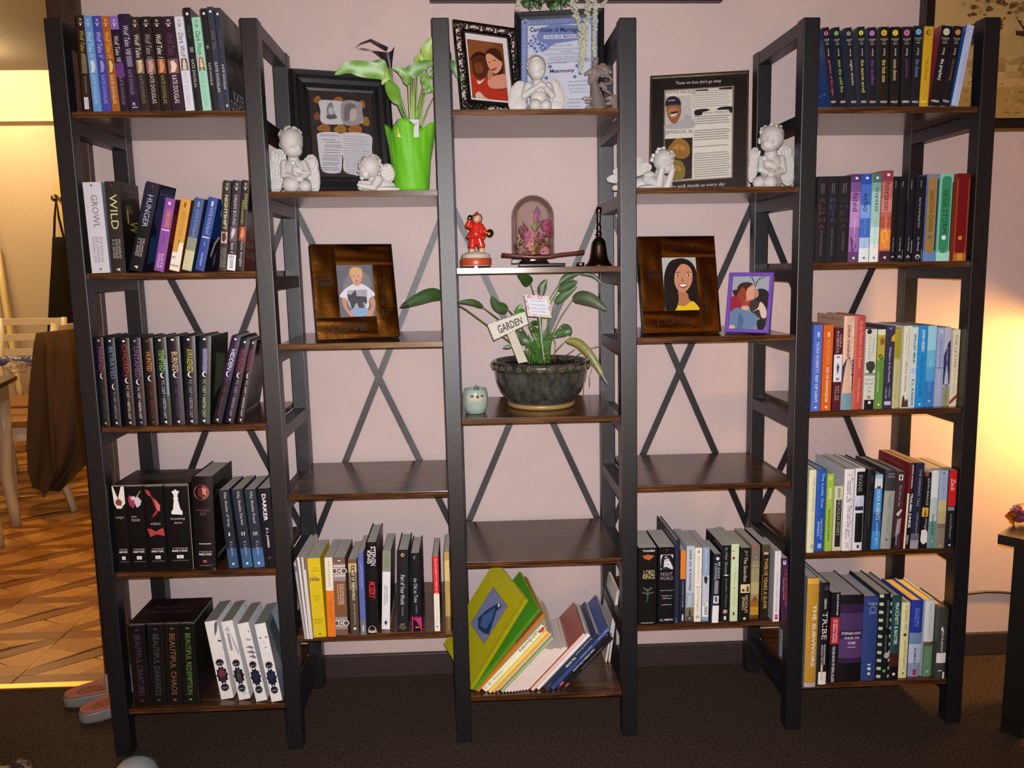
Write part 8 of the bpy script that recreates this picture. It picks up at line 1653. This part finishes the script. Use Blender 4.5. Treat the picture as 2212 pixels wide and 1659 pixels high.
# thin tall ones at the outer side, turned so that their covers face the room
def cover_book(px0, px1, pc1, Y0, Y1, th, label, col, cover=(), g=1.6, Wd=.2, drop=0.0):
    S0 = LV_(*px0, Y0); S1 = LV_(*px1, Y0); C1 = LV_(*pc1, Y1)
    S0 = Vector((S0.x, S0.y, max(S0.z, zsh + .004)))
    return slab_book(S0, S1 - S0, C1 - S1, (S1 - S0).length, Wd, th, label, col, cover=cover, g=g, pcol='#a8a040')
cover_book((487, 1190), (1040, 298), (632, 230), .030, .165, .009, 'large yellow picture book with a blue painted figure on its cover', '#8f8a12',
           [R('#5a3038', .19, .62, .28, .76), R('#5f6488', .195, .615, .285, .755), G('#1f2c44', (.225, .60), (.25, .66), (.31, .62), (.44, .70), (.52, .74), (.56, .62), (.58, .48), (.52, .36), (.40, .42), (.29, .52)), G('#33507a', (.3, .56), (.42, .64), (.52, .62), (.54, .48), (.46, .42)), G('#b5b2b4', (.235, .60), (.26, .63), (.275, .59), (.25, .57)), R('#6a6812', 0, 1, .955, .965)], 1.55, .185)
cover_book((520, 1195), (1166, 392), (950, 165), .026, .175, .0075, 'tall grass green book standing behind the yellow picture book', '#3f7a1c', [], 1.6, .19)
cover_book((548, 1205), (1212, 440), (1010, 185), .024, .178, .008, 'tall rust orange book between the green one and the cream one', '#a5641c', [R('#7a4a30', 0, .4)], 1.6, .19)
for i, (px, tw_) in enumerate(((1925, 9), (1958, 7))):
    x = at(910 + px / 4.608, 1230 + 1190 / 4.608, Y=.16).x; a_ = math.radians(tw_); A2 = Vector((math.sin(a_), 0, math.cos(a_)))
    slab_book(Vector((x - .026, .16, zsh)), A2, Vector((0, 1, 0)), .2, .14, .0045, ['thin white booklet standing behind the leaning black paperbacks', 'second thin white booklet, right against the post rail'][i], '#a9a4a2', g=1.7)

# ------------------------------------------------------------------ dining room through the opening
white = lin('#c9bfae'); 
dt = thing('dining_table', 'dining table with dark brown top and white apron and legs', 'table', tuple(at(20, 815, Z=.70)))
q1, q2 = at(0, 829, Z=.70), at(62, 799, Z=.70); u = (q2 - q1).normalized(); n = Vector((-u.y, u.x, 0)); n = n if n.x < 0 else -n
def tbox(mb, o0, a0, a1, b0, b1, z0, z1, col, bev=.003):
    Mx = Matrix(((u.x, n.x, 0, o0.x), (u.y, n.y, 0, o0.y), (0, 0, 1, 0), (0, 0, 0, 1)))
    mb.box((a0, b0, z0), (a1, b1, z1), col, Mx, bev)
mb = MB(); tbox(mb, q1, -.14, .30, 0, 1.0, .678, .70, lin('#3a1f14'), .005); child_at(dt, mb.build('tabletop', M['semi'], dt))
mb = MB(); tbox(mb, q1, -.10, .26, .03, .97, .60, .677, lin('#a9a39c')); child_at(dt, mb.build('apron', M['semi'], dt))
for a0 in (-.10, .21):
    for b0 in (.03, .92):
        mb = MB(); p = q1 + u * (a0 + .03) + n * (b0 + .03); pts = [(p.x, p.y, .6), (p.x + .0, p.y, .45), (p.x - .012, p.y, .25), (p.x + .006, p.y, .08), (p.x + .012, p.y, 0)]
        mb.tube(pts, [.035, .032, .028, .024, .022], lin('#b5a890'), 12); child_at(dt, mb.build('leg', M['semi'], dt))
def chair(label, X, Y, yaw, seatcol, h=.92, rails=(.90, .80, .70), wd=.40):
    o = thing('dining_chair', label, 'chair', (X, Y, 0), (0, 0, yaw))
    mb = MB(); mb.box((-wd / 2, -.2, .43), (wd / 2, .2, .465), seatcol, bev=.008); mb.build('seat', M['semi'], o)
    mb = MB(); mb.box((-wd / 2 + .02, -.18, .36), (wd / 2 - .02, .17, .43), white, bev=.003); mb.build('seat_frame', M['semi'], o)
    for sx in (-1, 1):
        mb = MB(); mb.box((sx * (wd / 2 - .02) - .018, -.2, 0), (sx * (wd / 2 - .02) + .018, -.164, .43), white, bev=.003); mb.build('leg', M['semi'], o)
        mb = MB(); mb.tube([(sx * (wd / 2 - .02), .26, 0), (sx * (wd / 2 - .02), .20, .25), (sx * (wd / 2 - .02), .185, .43), (sx * (wd / 2 - .02), .20, .65), (sx * (wd / 2 - .02), .25, h)], .019, white, 4); mb.build('leg', M['semi'], o)
    for r in rails:
        mb = MB(); yy = .19 + .06 * (r - .45) / .45; mb.box((-wd / 2 + .02, yy - .009, r - .022), (wd / 2 - .02, yy + .009, r + .018), white, bev=.002); mb.build('back_rail', M['semi'], o)
    return o
chair('white dining chair with a brown jacket hung over its back', -1.37, 2.32, math.radians(-86), lin('#8a5a2c'), .93, (.90, .76, .62))
c2x = (at(0, 700, Y=3.05).x + at(142, 700, Y=3.05).x) / 2; c2h = at(100, 686, Y=3.05).z; wd2 = at(142, 700, Y=3.05).x - at(-2, 700, Y=3.05).x
chair('white ladder back dining chair on the far side of the table', c2x, 2.80, 0.0, lin('#8a5a2c'), c2h, (c2h - .02, at(50, 728, Y=3.03).z, at(50, 760, Y=3.02).z), wd2 + .02)
# jacket
mb = MB(); L_o = [(78, 719), (72, 750), (62, 850), (57, 950), (60, 1020), (72, 1056)]; R_o = [(196, 706), (200, 760), (204, 860), (208, 950), (190, 1000), (130, 1062)]
nr, nc = 40, 34; V = []; F = []
def lerpo(O_, t):
    q = t * (len(O_) - 1); i = min(int(q), len(O_) - 2); f_ = q - i; return (O_[i][0] * (1 - f_) + O_[i + 1][0] * f_, O_[i][1] * (1 - f_) + O_[i + 1][1] * f_)
for s_i in (0, 1):
    for r in range(nr + 1):
        t = r / nr; l = lerpo(L_o, t); rr = lerpo(R_o, t)
        for c in range(nc + 1):
            uu = c / nc; x = l[0] * (1 - uu) + rr[0] * uu; y = l[1] * (1 - uu) + rr[1] * uu + (18 * math.exp(-((uu - .38) / .12) ** 2) * t ** 6)
            dep = 1.96 + .035 * math.sin(uu * 9 + 1.2 * t) * (.25 + t) + .03 * abs(math.sin(uu * 4.2 + 2.0 - t)) * t + .012 * math.sin(uu * 23 + 5 * t) * t - .05 * math.exp(-((uu - .18 - .32 * t) / .035) ** 2) * min(1, t * 3) + .02 * s_i + .05 * (1 - t) ** 6
            V.append(at(x, y, Y=dep))
for s_i in (0, 1):
    n0 = s_i * (nr + 1) * (nc + 1)
    for r in range(nr):
        for c in range(nc):
            q = (n0 + r * (nc + 1) + c, n0 + (r + 1) * (nc + 1) + c, n0 + (r + 1) * (nc + 1) + c + 1, n0 + r * (nc + 1) + c + 1); F.append(q if s_i == 0 else q[::-1])
n1 = (nr + 1) * (nc + 1)
for r in range(nr):
    for c in (0, nc):
        a = r * (nc + 1) + c; b = a + nc + 1; F.append((a, b, b + n1, a + n1))
for c in range(nc):
    for r in (0, nr):
        a = r * (nc + 1) + c; F.append((a, a + 1, a + 1 + n1, a + n1))
mb.add(V, F, lin('#4a3a2c'), True); tag(mb.build('jacket', M['cloth']), 'dark brown fleece jacket draped over the back of a white chair', 'jacket')
# bag on the door edge
dj = at(121, 384, Y=3.45)
mb = MB(); a, b = at(118, 384, Y=3.45), at(152, 384, Y=3.45); mb.box((a.x, 3.45, 0), (b.x + .25, 3.49, a.z), lin('#c4b080'), bev=.004)
dr = mb.build('door_1', M['semi']); dr['kind'] = 'structure'
mb = MB(); kx = at(121, 428, Y=3.40); mb.tube([(kx.x, 3.45, kx.z), (kx.x, 3.39, kx.z)], .012, lin('#8a8070'), 10); mb.ell((kx.x, 3.385, kx.z), .024, lin('#8a8070')); mb.build('door_knob', M['metal'], dr)
bg = thing('tote_bag', 'large black cloth bag hanging by its straps from the door knob', 'bag', (kx.x, 3.38, at(120, 620, Y=3.35).z))
mb = MB(); V = []; F = []; nr, nc = 14, 18
outl = [(113, 512, 141), (111, 560, 160), (107, 620, 186), (104, 680, 205), (101, 740, 215), (100, 800, 215), (104, 850, 210)]
for r in range(nr + 1):
    t = r / nr * (len(outl) - 1); i = min(int(t), len(outl) - 2); f_ = t - i; l, y, rr = [outl[i][j] * (1 - f_) + outl[i + 1][j] * f_ for j in (0, 1, 2)]
    for c in range(nc):
        a = 2 * math.pi * c / nc; x = (l + rr) / 2 - (rr - l) / 2 * math.cos(a); V.append(at(x, y, Y=3.30 - .05 * math.sin(a) * (.35 + .65 * min(1, r / 5)) + .006 * math.sin(x * .5)))
for r in range(nr):
    for c in range(nc): j = (c + 1) % nc; F.append((r * nc + c, r * nc + j, (r + 1) * nc + j, (r + 1) * nc + c))
F.append(tuple(range(nr * nc, nr * nc + nc))); F.append(tuple(range(nc))[::-1]); mb.add(V, F, lin('#1a1512'), True); child_at(bg, mb.build('bag_body', M['cloth'], bg))
mb = MB(); mb.tube([at(117, 514, Y=3.31), at(118, 470, Y=3.33), at(121, 427, Y=3.36), at(127, 470, Y=3.33), at(138, 514, Y=3.31)], .007, lin('#2a1f18'), 6); child_at(bg, mb.build('strap', M['cloth'], bg))
mb = MB(); mb.tube([at(-14, 500, Y=3.62), at(8, 640, Y=3.55), at(40, 830, Y=3.42), at(52, 905, Y=3.36)], .026, lin('#c4b080'), 4); tag(mb.build('slanting_bar', M['semi']), 'slanting white painted bar leaning at the dining room wall', 'pole')
bx = at(43, 972, Z=0); mb = MB(); mb.box((-.07, -.06, 0), (.07, .06, .045), lin('#9a6a3c'), bev=.004); o = mb.build('wooden_box', M['semi']); o.location = (bx.x, bx.y, -.004 + .0045); tag(o, 'small wooden box on the parquet behind the table', 'box')
# things on the table
p = at(38, 797, Z=.70); mb = MB()
for i in range(9):
    t = i / 8 - .5; mb.ell((t * .20, .01 * math.sin(i * 2), .026 + .004 * math.sin(i * 1.7)), (.034, .03, .026), lin(['#3c4c8a', '#4a4a88', '#3f5590'][i % 3]), 10, 6)
pk = thing('snack_packet', 'blue and violet snack packet lying on the dining table', 'packet', (p.x - .03, p.y + .12, .7005)); r_ = fuse(mb, 'wrapper', noise_mat('foil_wrapper', '#2c3c78', '#5a5a94', scale=30, rough=.25, bump=.4, bscale=60), pk, .005, 2)
mb = MB(); V, F = letters('Snacks', 1); mb.add([(-.06 + .12 * x, -.032, .012 + .025 * y) for x, y in V], F, lin('#b5a8b4')); mb.build('wrapper_print', M['print'], pk)
p = at(18, 806, Z=.70); mb = MB(); rn = random.Random(2)
for i in range(14): mb.ell((rn.uniform(-.05, .05), rn.uniform(-.03, .03), rn.uniform(.012, .04)), tuple(rn.uniform(.008, .02) for _ in range(3)), lin('#b0a0a0'), 8, 6)
pk = thing('plastic_wrapper', 'crumpled clear plastic wrapper at the edge of the dining table', 'wrapper', (p.x, p.y + .04, .7005)); fuse(mb, 'film', glass_mat('clear_film', tint=(.9, .85, .85), rough=.1, lo=.15, milk=.25, milkcol=(.6, .5, .5)), pk, .004, 1)
mb = MB(); p0, p1 = at(26, 803, Z=.705), at(52, 800, Z=.705); mb.tube([p0, (p0 + p1) / 2, p1], [.009, .006, .005], lin('#c4bcb0'), 8); tag(mb.build('plastic_spoon', M['semi']), 'white plastic spoon handle lying by the wrapper on the dining table', 'spoon')

# ------------------------------------------------------------------ slippers on the carpet
def slipper(label, heel, yaw, strap='#8a8f94', bed='#a06a5c', L_=.255):
    o = thing('slipper', label, 'slipper', (heel[0], heel[1], .001), (0, 0, yaw), 'pair of house slippers' if 'beside the post' in label else None)
    out = []
    for i in range(28):
        a = 2 * math.pi * i / 28; x = L_ / 2 - L_ / 2 * math.cos(a); wv = .040 + .012 * min(1, max(0, (x / L_ - .35) / .3)); y = wv * math.sin(a) * (1 if abs(math.sin(a)) < .99 else 1); y = math.copysign(wv * abs(math.sin(a)) ** .72, math.sin(a)); out.append((x, y))
    def ring(sc, z): return [(L_ / 2 + (x - L_ / 2) * sc, y * sc, z) for x, y in out]
    def loft(rs, col, cap0=True, cap1=True):
        mb = MB(); V = [p for r in rs for p in r]; F = []
        for k in range(len(rs) - 1):
            for i in range(28): j = (i + 1) % 28; F.append((k * 28 + i, k * 28 + j, (k + 1) * 28 + j, (k + 1) * 28 + i))
        if cap1: F.append(tuple(range((len(rs) - 1) * 28, len(rs) * 28)))
        if cap0: F.append(tuple(range(28))[::-1])
        mb.add(V, F, lin(col), True); return mb
    loft([ring(.94, 0), ring(1.0, .006), ring(1.0, .026), ring(.985, .030)], '#77797c').build('sole', M['semi'], o)
    loft([ring(.985, .0302), ring(.97, .036), ring(.93, .037), ring(.86, .032), ring(.55, .029), ring(.2, .0295)], bed).build('footbed', M['cloth'], o)
    mb = MB(); mb.ell((.065, 0, .030), (.034, .024, .0042), lin('#8a5648')); mb.ell((.155, 0, .030), (.05, .032, .004), lin('#8a5648')); mb.build('padding', M['cloth'], o)
    mb = MB(); n = 20; V = []; F = []
    for s_i, dz in ((0, 0.0), (1, -.004)):
        for k in range(9):
            x = .105 + .012 * k
            for i in range(n + 1):
                a = math.pi * i / n; ww = .052 - .001 * abs(k - 4); V.append((x + .014 * math.cos(a * 2) * (1 if k < 4 else -1) * 0, ww * math.cos(a) + (dz * .6 if i < n / 2 else -dz * .6), .014 + (.064 - .0015 * (k - 5) ** 2 * .6 + dz) * math.sin(a) ** .8 + 0.0))
    m_ = 9 * (n + 1)
    for s_i in (0, 1):
        for k in range(8):
            for i in range(n): q = (s_i * m_ + k * (n + 1) + i, s_i * m_ + k * (n + 1) + i + 1, s_i * m_ + (k + 1) * (n + 1) + i + 1, s_i * m_ + (k + 1) * (n + 1) + i); F.append(q)
    for k in (0, 8):
        for i in range(n): a = k * (n + 1) + i; F.append((a, a + 1, a + 1 + m_, a + m_))
    mb.add(V, F, lin(strap), True); mb.build('strap', M['matte'], o)
    return o
h1 = at(136, 1513, Z=.02); h2 = at(196, 1548, Z=.02)
slipper('grey slipper with pink footbed, the farther one beside the post', (h1.x, h1.y), math.radians(28))
slipper('grey slipper with pink footbed, the nearer one beside the post', (h2.x - .03, h2.y + .0), math.radians(42))
h3 = at(368, 1662, Z=.05)
slipper('pale grey slipper lying alone in front of the bookcase', (h3.x - .05, h3.y - .17), math.radians(100), '#a3a9ae')
p = at(5, 1665, Z=.03); mb = MB()
for i in range(8): mb.ell((-.05 + .014 * i, .02 * math.sin(i), .022), (.03, .028, .02 + .004 * math.sin(i * 2)), lin('#b09a8a'), 12, 8)
cw = thing('crumpled_cloth', 'crumpled pale cloth on the carpet near the brass threshold', 'cloth', (p.x - .02, p.y, .001)); fuse(mb, 'cloth_fold', noise_mat('patterned_cloth', '#2a2024', '#b8a090', scale=35, rough=.95, lo=.45, hi=.55), cw, .005, 3)

# ------------------------------------------------------------------ side table, lamp and picture at the other end
K = at(2155.5, 1154, Z=.512); e1 = (at(2212, 1165.5, Z=.512) - K); e2 = (at(2179.5, 1129.5, Z=.512) - K); e1.normalize(); e2 = (e2 - e1 * e2.dot(e1)).normalized()
st = thing('side_table', 'black side table with a square top under the lamp', 'table', (K.x, K.y, 0))
Mx = Matrix(((e1.x, e2.x, 0, K.x), (e1.y, e2.y, 0, K.y), (0, 0, 1, 0), (0, 0, 0, 1)))
mb = MB(); mb.box((0, 0, .488), (.52, .30, .512), lin('#1f1a17'), Mx, .0015); child_at(st, mb.build('tabletop', attr_mat('black_laminate', rough=.3, spec=.6, vary=.1), st))
for a in (.028, .44):
    for b in (.03, .22):
        mb = MB(); mb.box((a, b, 0), (a + .05, b + .05, .488), lin('#14110f'), Mx, .0015); child_at(st, mb.build('leg', M['semi'], st))
lp = thing('table_lamp', 'table lamp with a pale shade standing on the black side table', 'lamp', (2.66, .16, .5126))
mb = MB(); mb.lathe([(.06, 0), (.062, .008), (.03, .018), (.016, .03), (.03, .07), (.036, .12), (.02, .19), (.01, .24), (.01, .30)], lin('#2a211c'), 28); mb.build('base', M['semi'], lp)
mb = MB(); mb.lathe([(.14, .42), (.085, .64), (.083, .64), (.138, .42)], lin('#cbb896'), 36); mb.f = [f for f in mb.f if len(f) == 4]; mb.c = mb.c[:len(mb.f)]; mb.sm = mb.sm[:len(mb.f)]; mb.build('lamp_shade', M['matte'], lp)
cw = thing('cloth_flower', 'purple and orange crumpled cloth flower on the black side table', 'decoration', tuple(at(2200, 1132, Z=.5125)))
fb = at(2200, 1128, Z=.5125); s_ = (fb - CAM).dot(FWD) / FPX
rn = random.Random(6); mb = MB()
for i in range(26):
    a = rn.uniform(0, 6.28); r = rn.uniform(0, 26) * s_; mb.ell((.012 + r * math.cos(a), r * .7 * math.sin(a), (10 + rn.uniform(0, 24)) * s_), (rn.uniform(6, 11) * s_, rn.uniform(6, 11) * s_, rn.uniform(3, 8) * s_), lin(rn.choice(['#7a3a50', '#8a4660', '#6a3048'])), 8, 6)
mb.build('purple_ruffle', M['cloth'], cw)
for i, (px, py, tx, ty, c) in enumerate(((2196, 1124, 2170, 1113, '#b0561c'), (2192, 1128, 2181, 1129, '#c86a1c'), (2200, 1118, 2176, 1108, '#8a3c14'))):
    q = [at(px, py, Y=fb.y - .01), at((px + tx) / 2, (py + ty) / 2 - 2, Y=fb.y - .018), at(tx, ty, Y=fb.y - .02)]
    child_at(cw, leaf(q, 16 * s_, lin(c), n=6).build('petal', M['cloth'], cw))
mb = MB(); q0 = at(2183, 1105, Y=fb.y - .02); mb.tube([at(2183, 1102, Y=fb.y - .022), at(2196, 1090, Y=fb.y - .02), at(2214, 1087, Y=fb.y - .018), at(2235, 1092, Y=fb.y - .015)], 1.6 * s_, lin('#c9b49a'), 6); child_at(cw, mb.build('cord', M['cloth'], cw))
# framed sepia tree
x0 = at(1995, 8, Y=YW - .02).x; x1 = x0 + .95; z0 = at(2120, 283, Y=YW - .02).z; z1 = z0 + .72
tp = thing('tree_picture', 'dark framed sepia picture of a bare tree in a field', 'picture', ((x0 + x1) / 2, YW - .002, z0))
W_, H_ = x1 - x0, z1 - z0
moulding('frame', tp, W_, H_, [(0, 0), (0, .022), (.006, .026), (.028, .024), (.034, .016), (.034, 0)], M['semi'], lin('#1d1512'))
tq = [(2030, -420), (2440, -420), (2440, 268), (2026, 268)]
f0 = at(2026, 268, Y=YW - .02); f1 = at(2025, 8, Y=YW - .02)
pc = Pic([(0, 0), (1, 0), (1, 1), (0, 1)], W_ - .068, H_ - .068, -W_ / 2 + .034, .034, -.012)
def uv(px, py):
    q = at(px, py, Y=YW - .014); return ((q.x - (x0 + .034)) / pc.w, 1 - (q.z - (z0 + .034)) / pc.h)
pc.f = uv
sep = ['#c9a56a', '#b8925a', '#a07c48', '#7d5c34', '#4a2e18']
pc.rect('#c9a870', 0, 0, 1, 1)
rn = random.Random(11)
pc.poly('#c2a068', [(2020, 70), (2100, 60), (2220, 80), (2420, 70), (2500, 110), (2020, 120)])
for i in range(70):
    x = rn.uniform(2030, 2420); y = rn.uniform(118, 168); pc.poly(rn.choice(['#a5834c', '#b08d55', '#9a7844']), [(x + rn.uniform(6, 16) * math.cos(a * .9), y + rn.uniform(4, 10) * math.sin(a * .9)) for a in range(7)])
pc.poly('#bd9a5e', [(2020, 178), (2200, 170), (2500, 175), (2500, 300), (2020, 300)], False)
pc.poly('#a8854a', [(2020, 200), (2140, 190), (2330, 186), (2500, 205), (2500, 300), (2020, 300)])
for i in range(220):
    x = rn.uniform(2024, 2440); y = rn.uniform(180, 262); r = rn.uniform(1, 4.5); pc.poly(rn.choice(['#8f6c38', '#b8945a', '#7d5c30', '#c2a066']), [(x - r * 1.6, y), (x, y - r * .5), (x + r * 1.6, y), (x, y + r * .5)], False)
for i in range(330):
    a = rn.uniform(0, 6.28); rr = rn.random() ** .5; x = 2215 + 175 * rr * math.cos(a); y = -20 + 105 * rr * math.sin(a)
    if x < 2110 and y > 45: y -= 40
    r = rn.uniform(4, 10); pc.poly(rn.choice(['#7d5c34', '#8f6e40', '#a5824e', '#5f4324', '#b8965c']), [(x + r * rn.uniform(.5, 1.2) * math.cos(k_), y + r * rn.uniform(.4, .9) * math.sin(k_)) for k_ in (0, 1.2, 2.4, 3.6, 4.9)])
def limb(pts, w0, w1):
    n = len(pts); pc.n += 1
    for (ax, ay), (bx, by), i in zip(pts, pts[1:], range(n)):
        wa = w0 + (w1 - w0) * i / (n - 1); wb = w0 + (w1 - w0) * (i + 1) / (n - 1); d = math.hypot(bx - ax, by - ay); nx, ny = -(by - ay) / d, (bx - ax) / d
        pc.n -= 1; pc.poly('#3f2613', [(ax + nx * wa, ay + ny * wa), (bx + nx * wb, by + ny * wb), (bx - nx * wb, by - ny * wb), (ax - nx * wa, ay - ny * wa)], False)
limb([(2236, 186), (2222, 172), (2216, 140), (2212, 112), (2196, 96), (2176, 90), (2155, 88)], 17, 4)
limb([(2214, 112), (2224, 70), (2216, 20), (2205, -40)], 11, 4); limb([(2196, 96), (2186, 70), (2178, 54)], 4, 1.5); limb([(2180, 92), (2168, 74), (2158, 60)], 3, 1); limb([(2226, 60), (2262, 20), (2300, -30)], 8, 3); limb([(2216, 110), (2250, 96), (2300, 80)], 7, 2); limb([(2205, 30), (2150, -20), (2110, -30)], 3, 1.2); limb([(2222, 0), (2180, -50), (2130, -70)], 3, 1.2); limb([(2160, 4), (2120, 14), (2092, 22)], 2, .8); limb([(2200, 100), (2190, 112), (2180, 122)], 2.2, .8)
pc.poly('#4a2e18', [(2190, 188), (2220, 168), (2260, 172), (2290, 190), (2240, 192)])
pc.build('tree_print', tp); mb = MB(); mb.box((-W_ / 2 + .03, -.0155, .03), (W_ / 2 - .03, -.0145, H_ - .03)); mb.build('glass_pane', M['glass'], tp)
# the low edge of a framed canvas above the middle bay
xa, xb = at(928, 2, Y=YW - .02).x, at(1560, 2, Y=YW - .02).x; za = at(1250, 3.0, Y=YW - .02).z
cv = thing('wall_canvas', 'dark plum edged canvas hanging above the middle bay, only its lower edge in view', 'picture', ((xa + xb) / 2, YW - .002, za))
moulding('frame', cv, xb - xa, .45, [(0, 0), (0, .022), (.012, .022), (.012, 0)], M['semi'], lin('#3a1a2c')); mb = MB(); mb.box((-(xb - xa) / 2 + .012, -.014, .012), ((xb - xa) / 2 - .012, -.004, .438), lin('#4a3a48')); mb.build('canvas', M['matte'], cv)
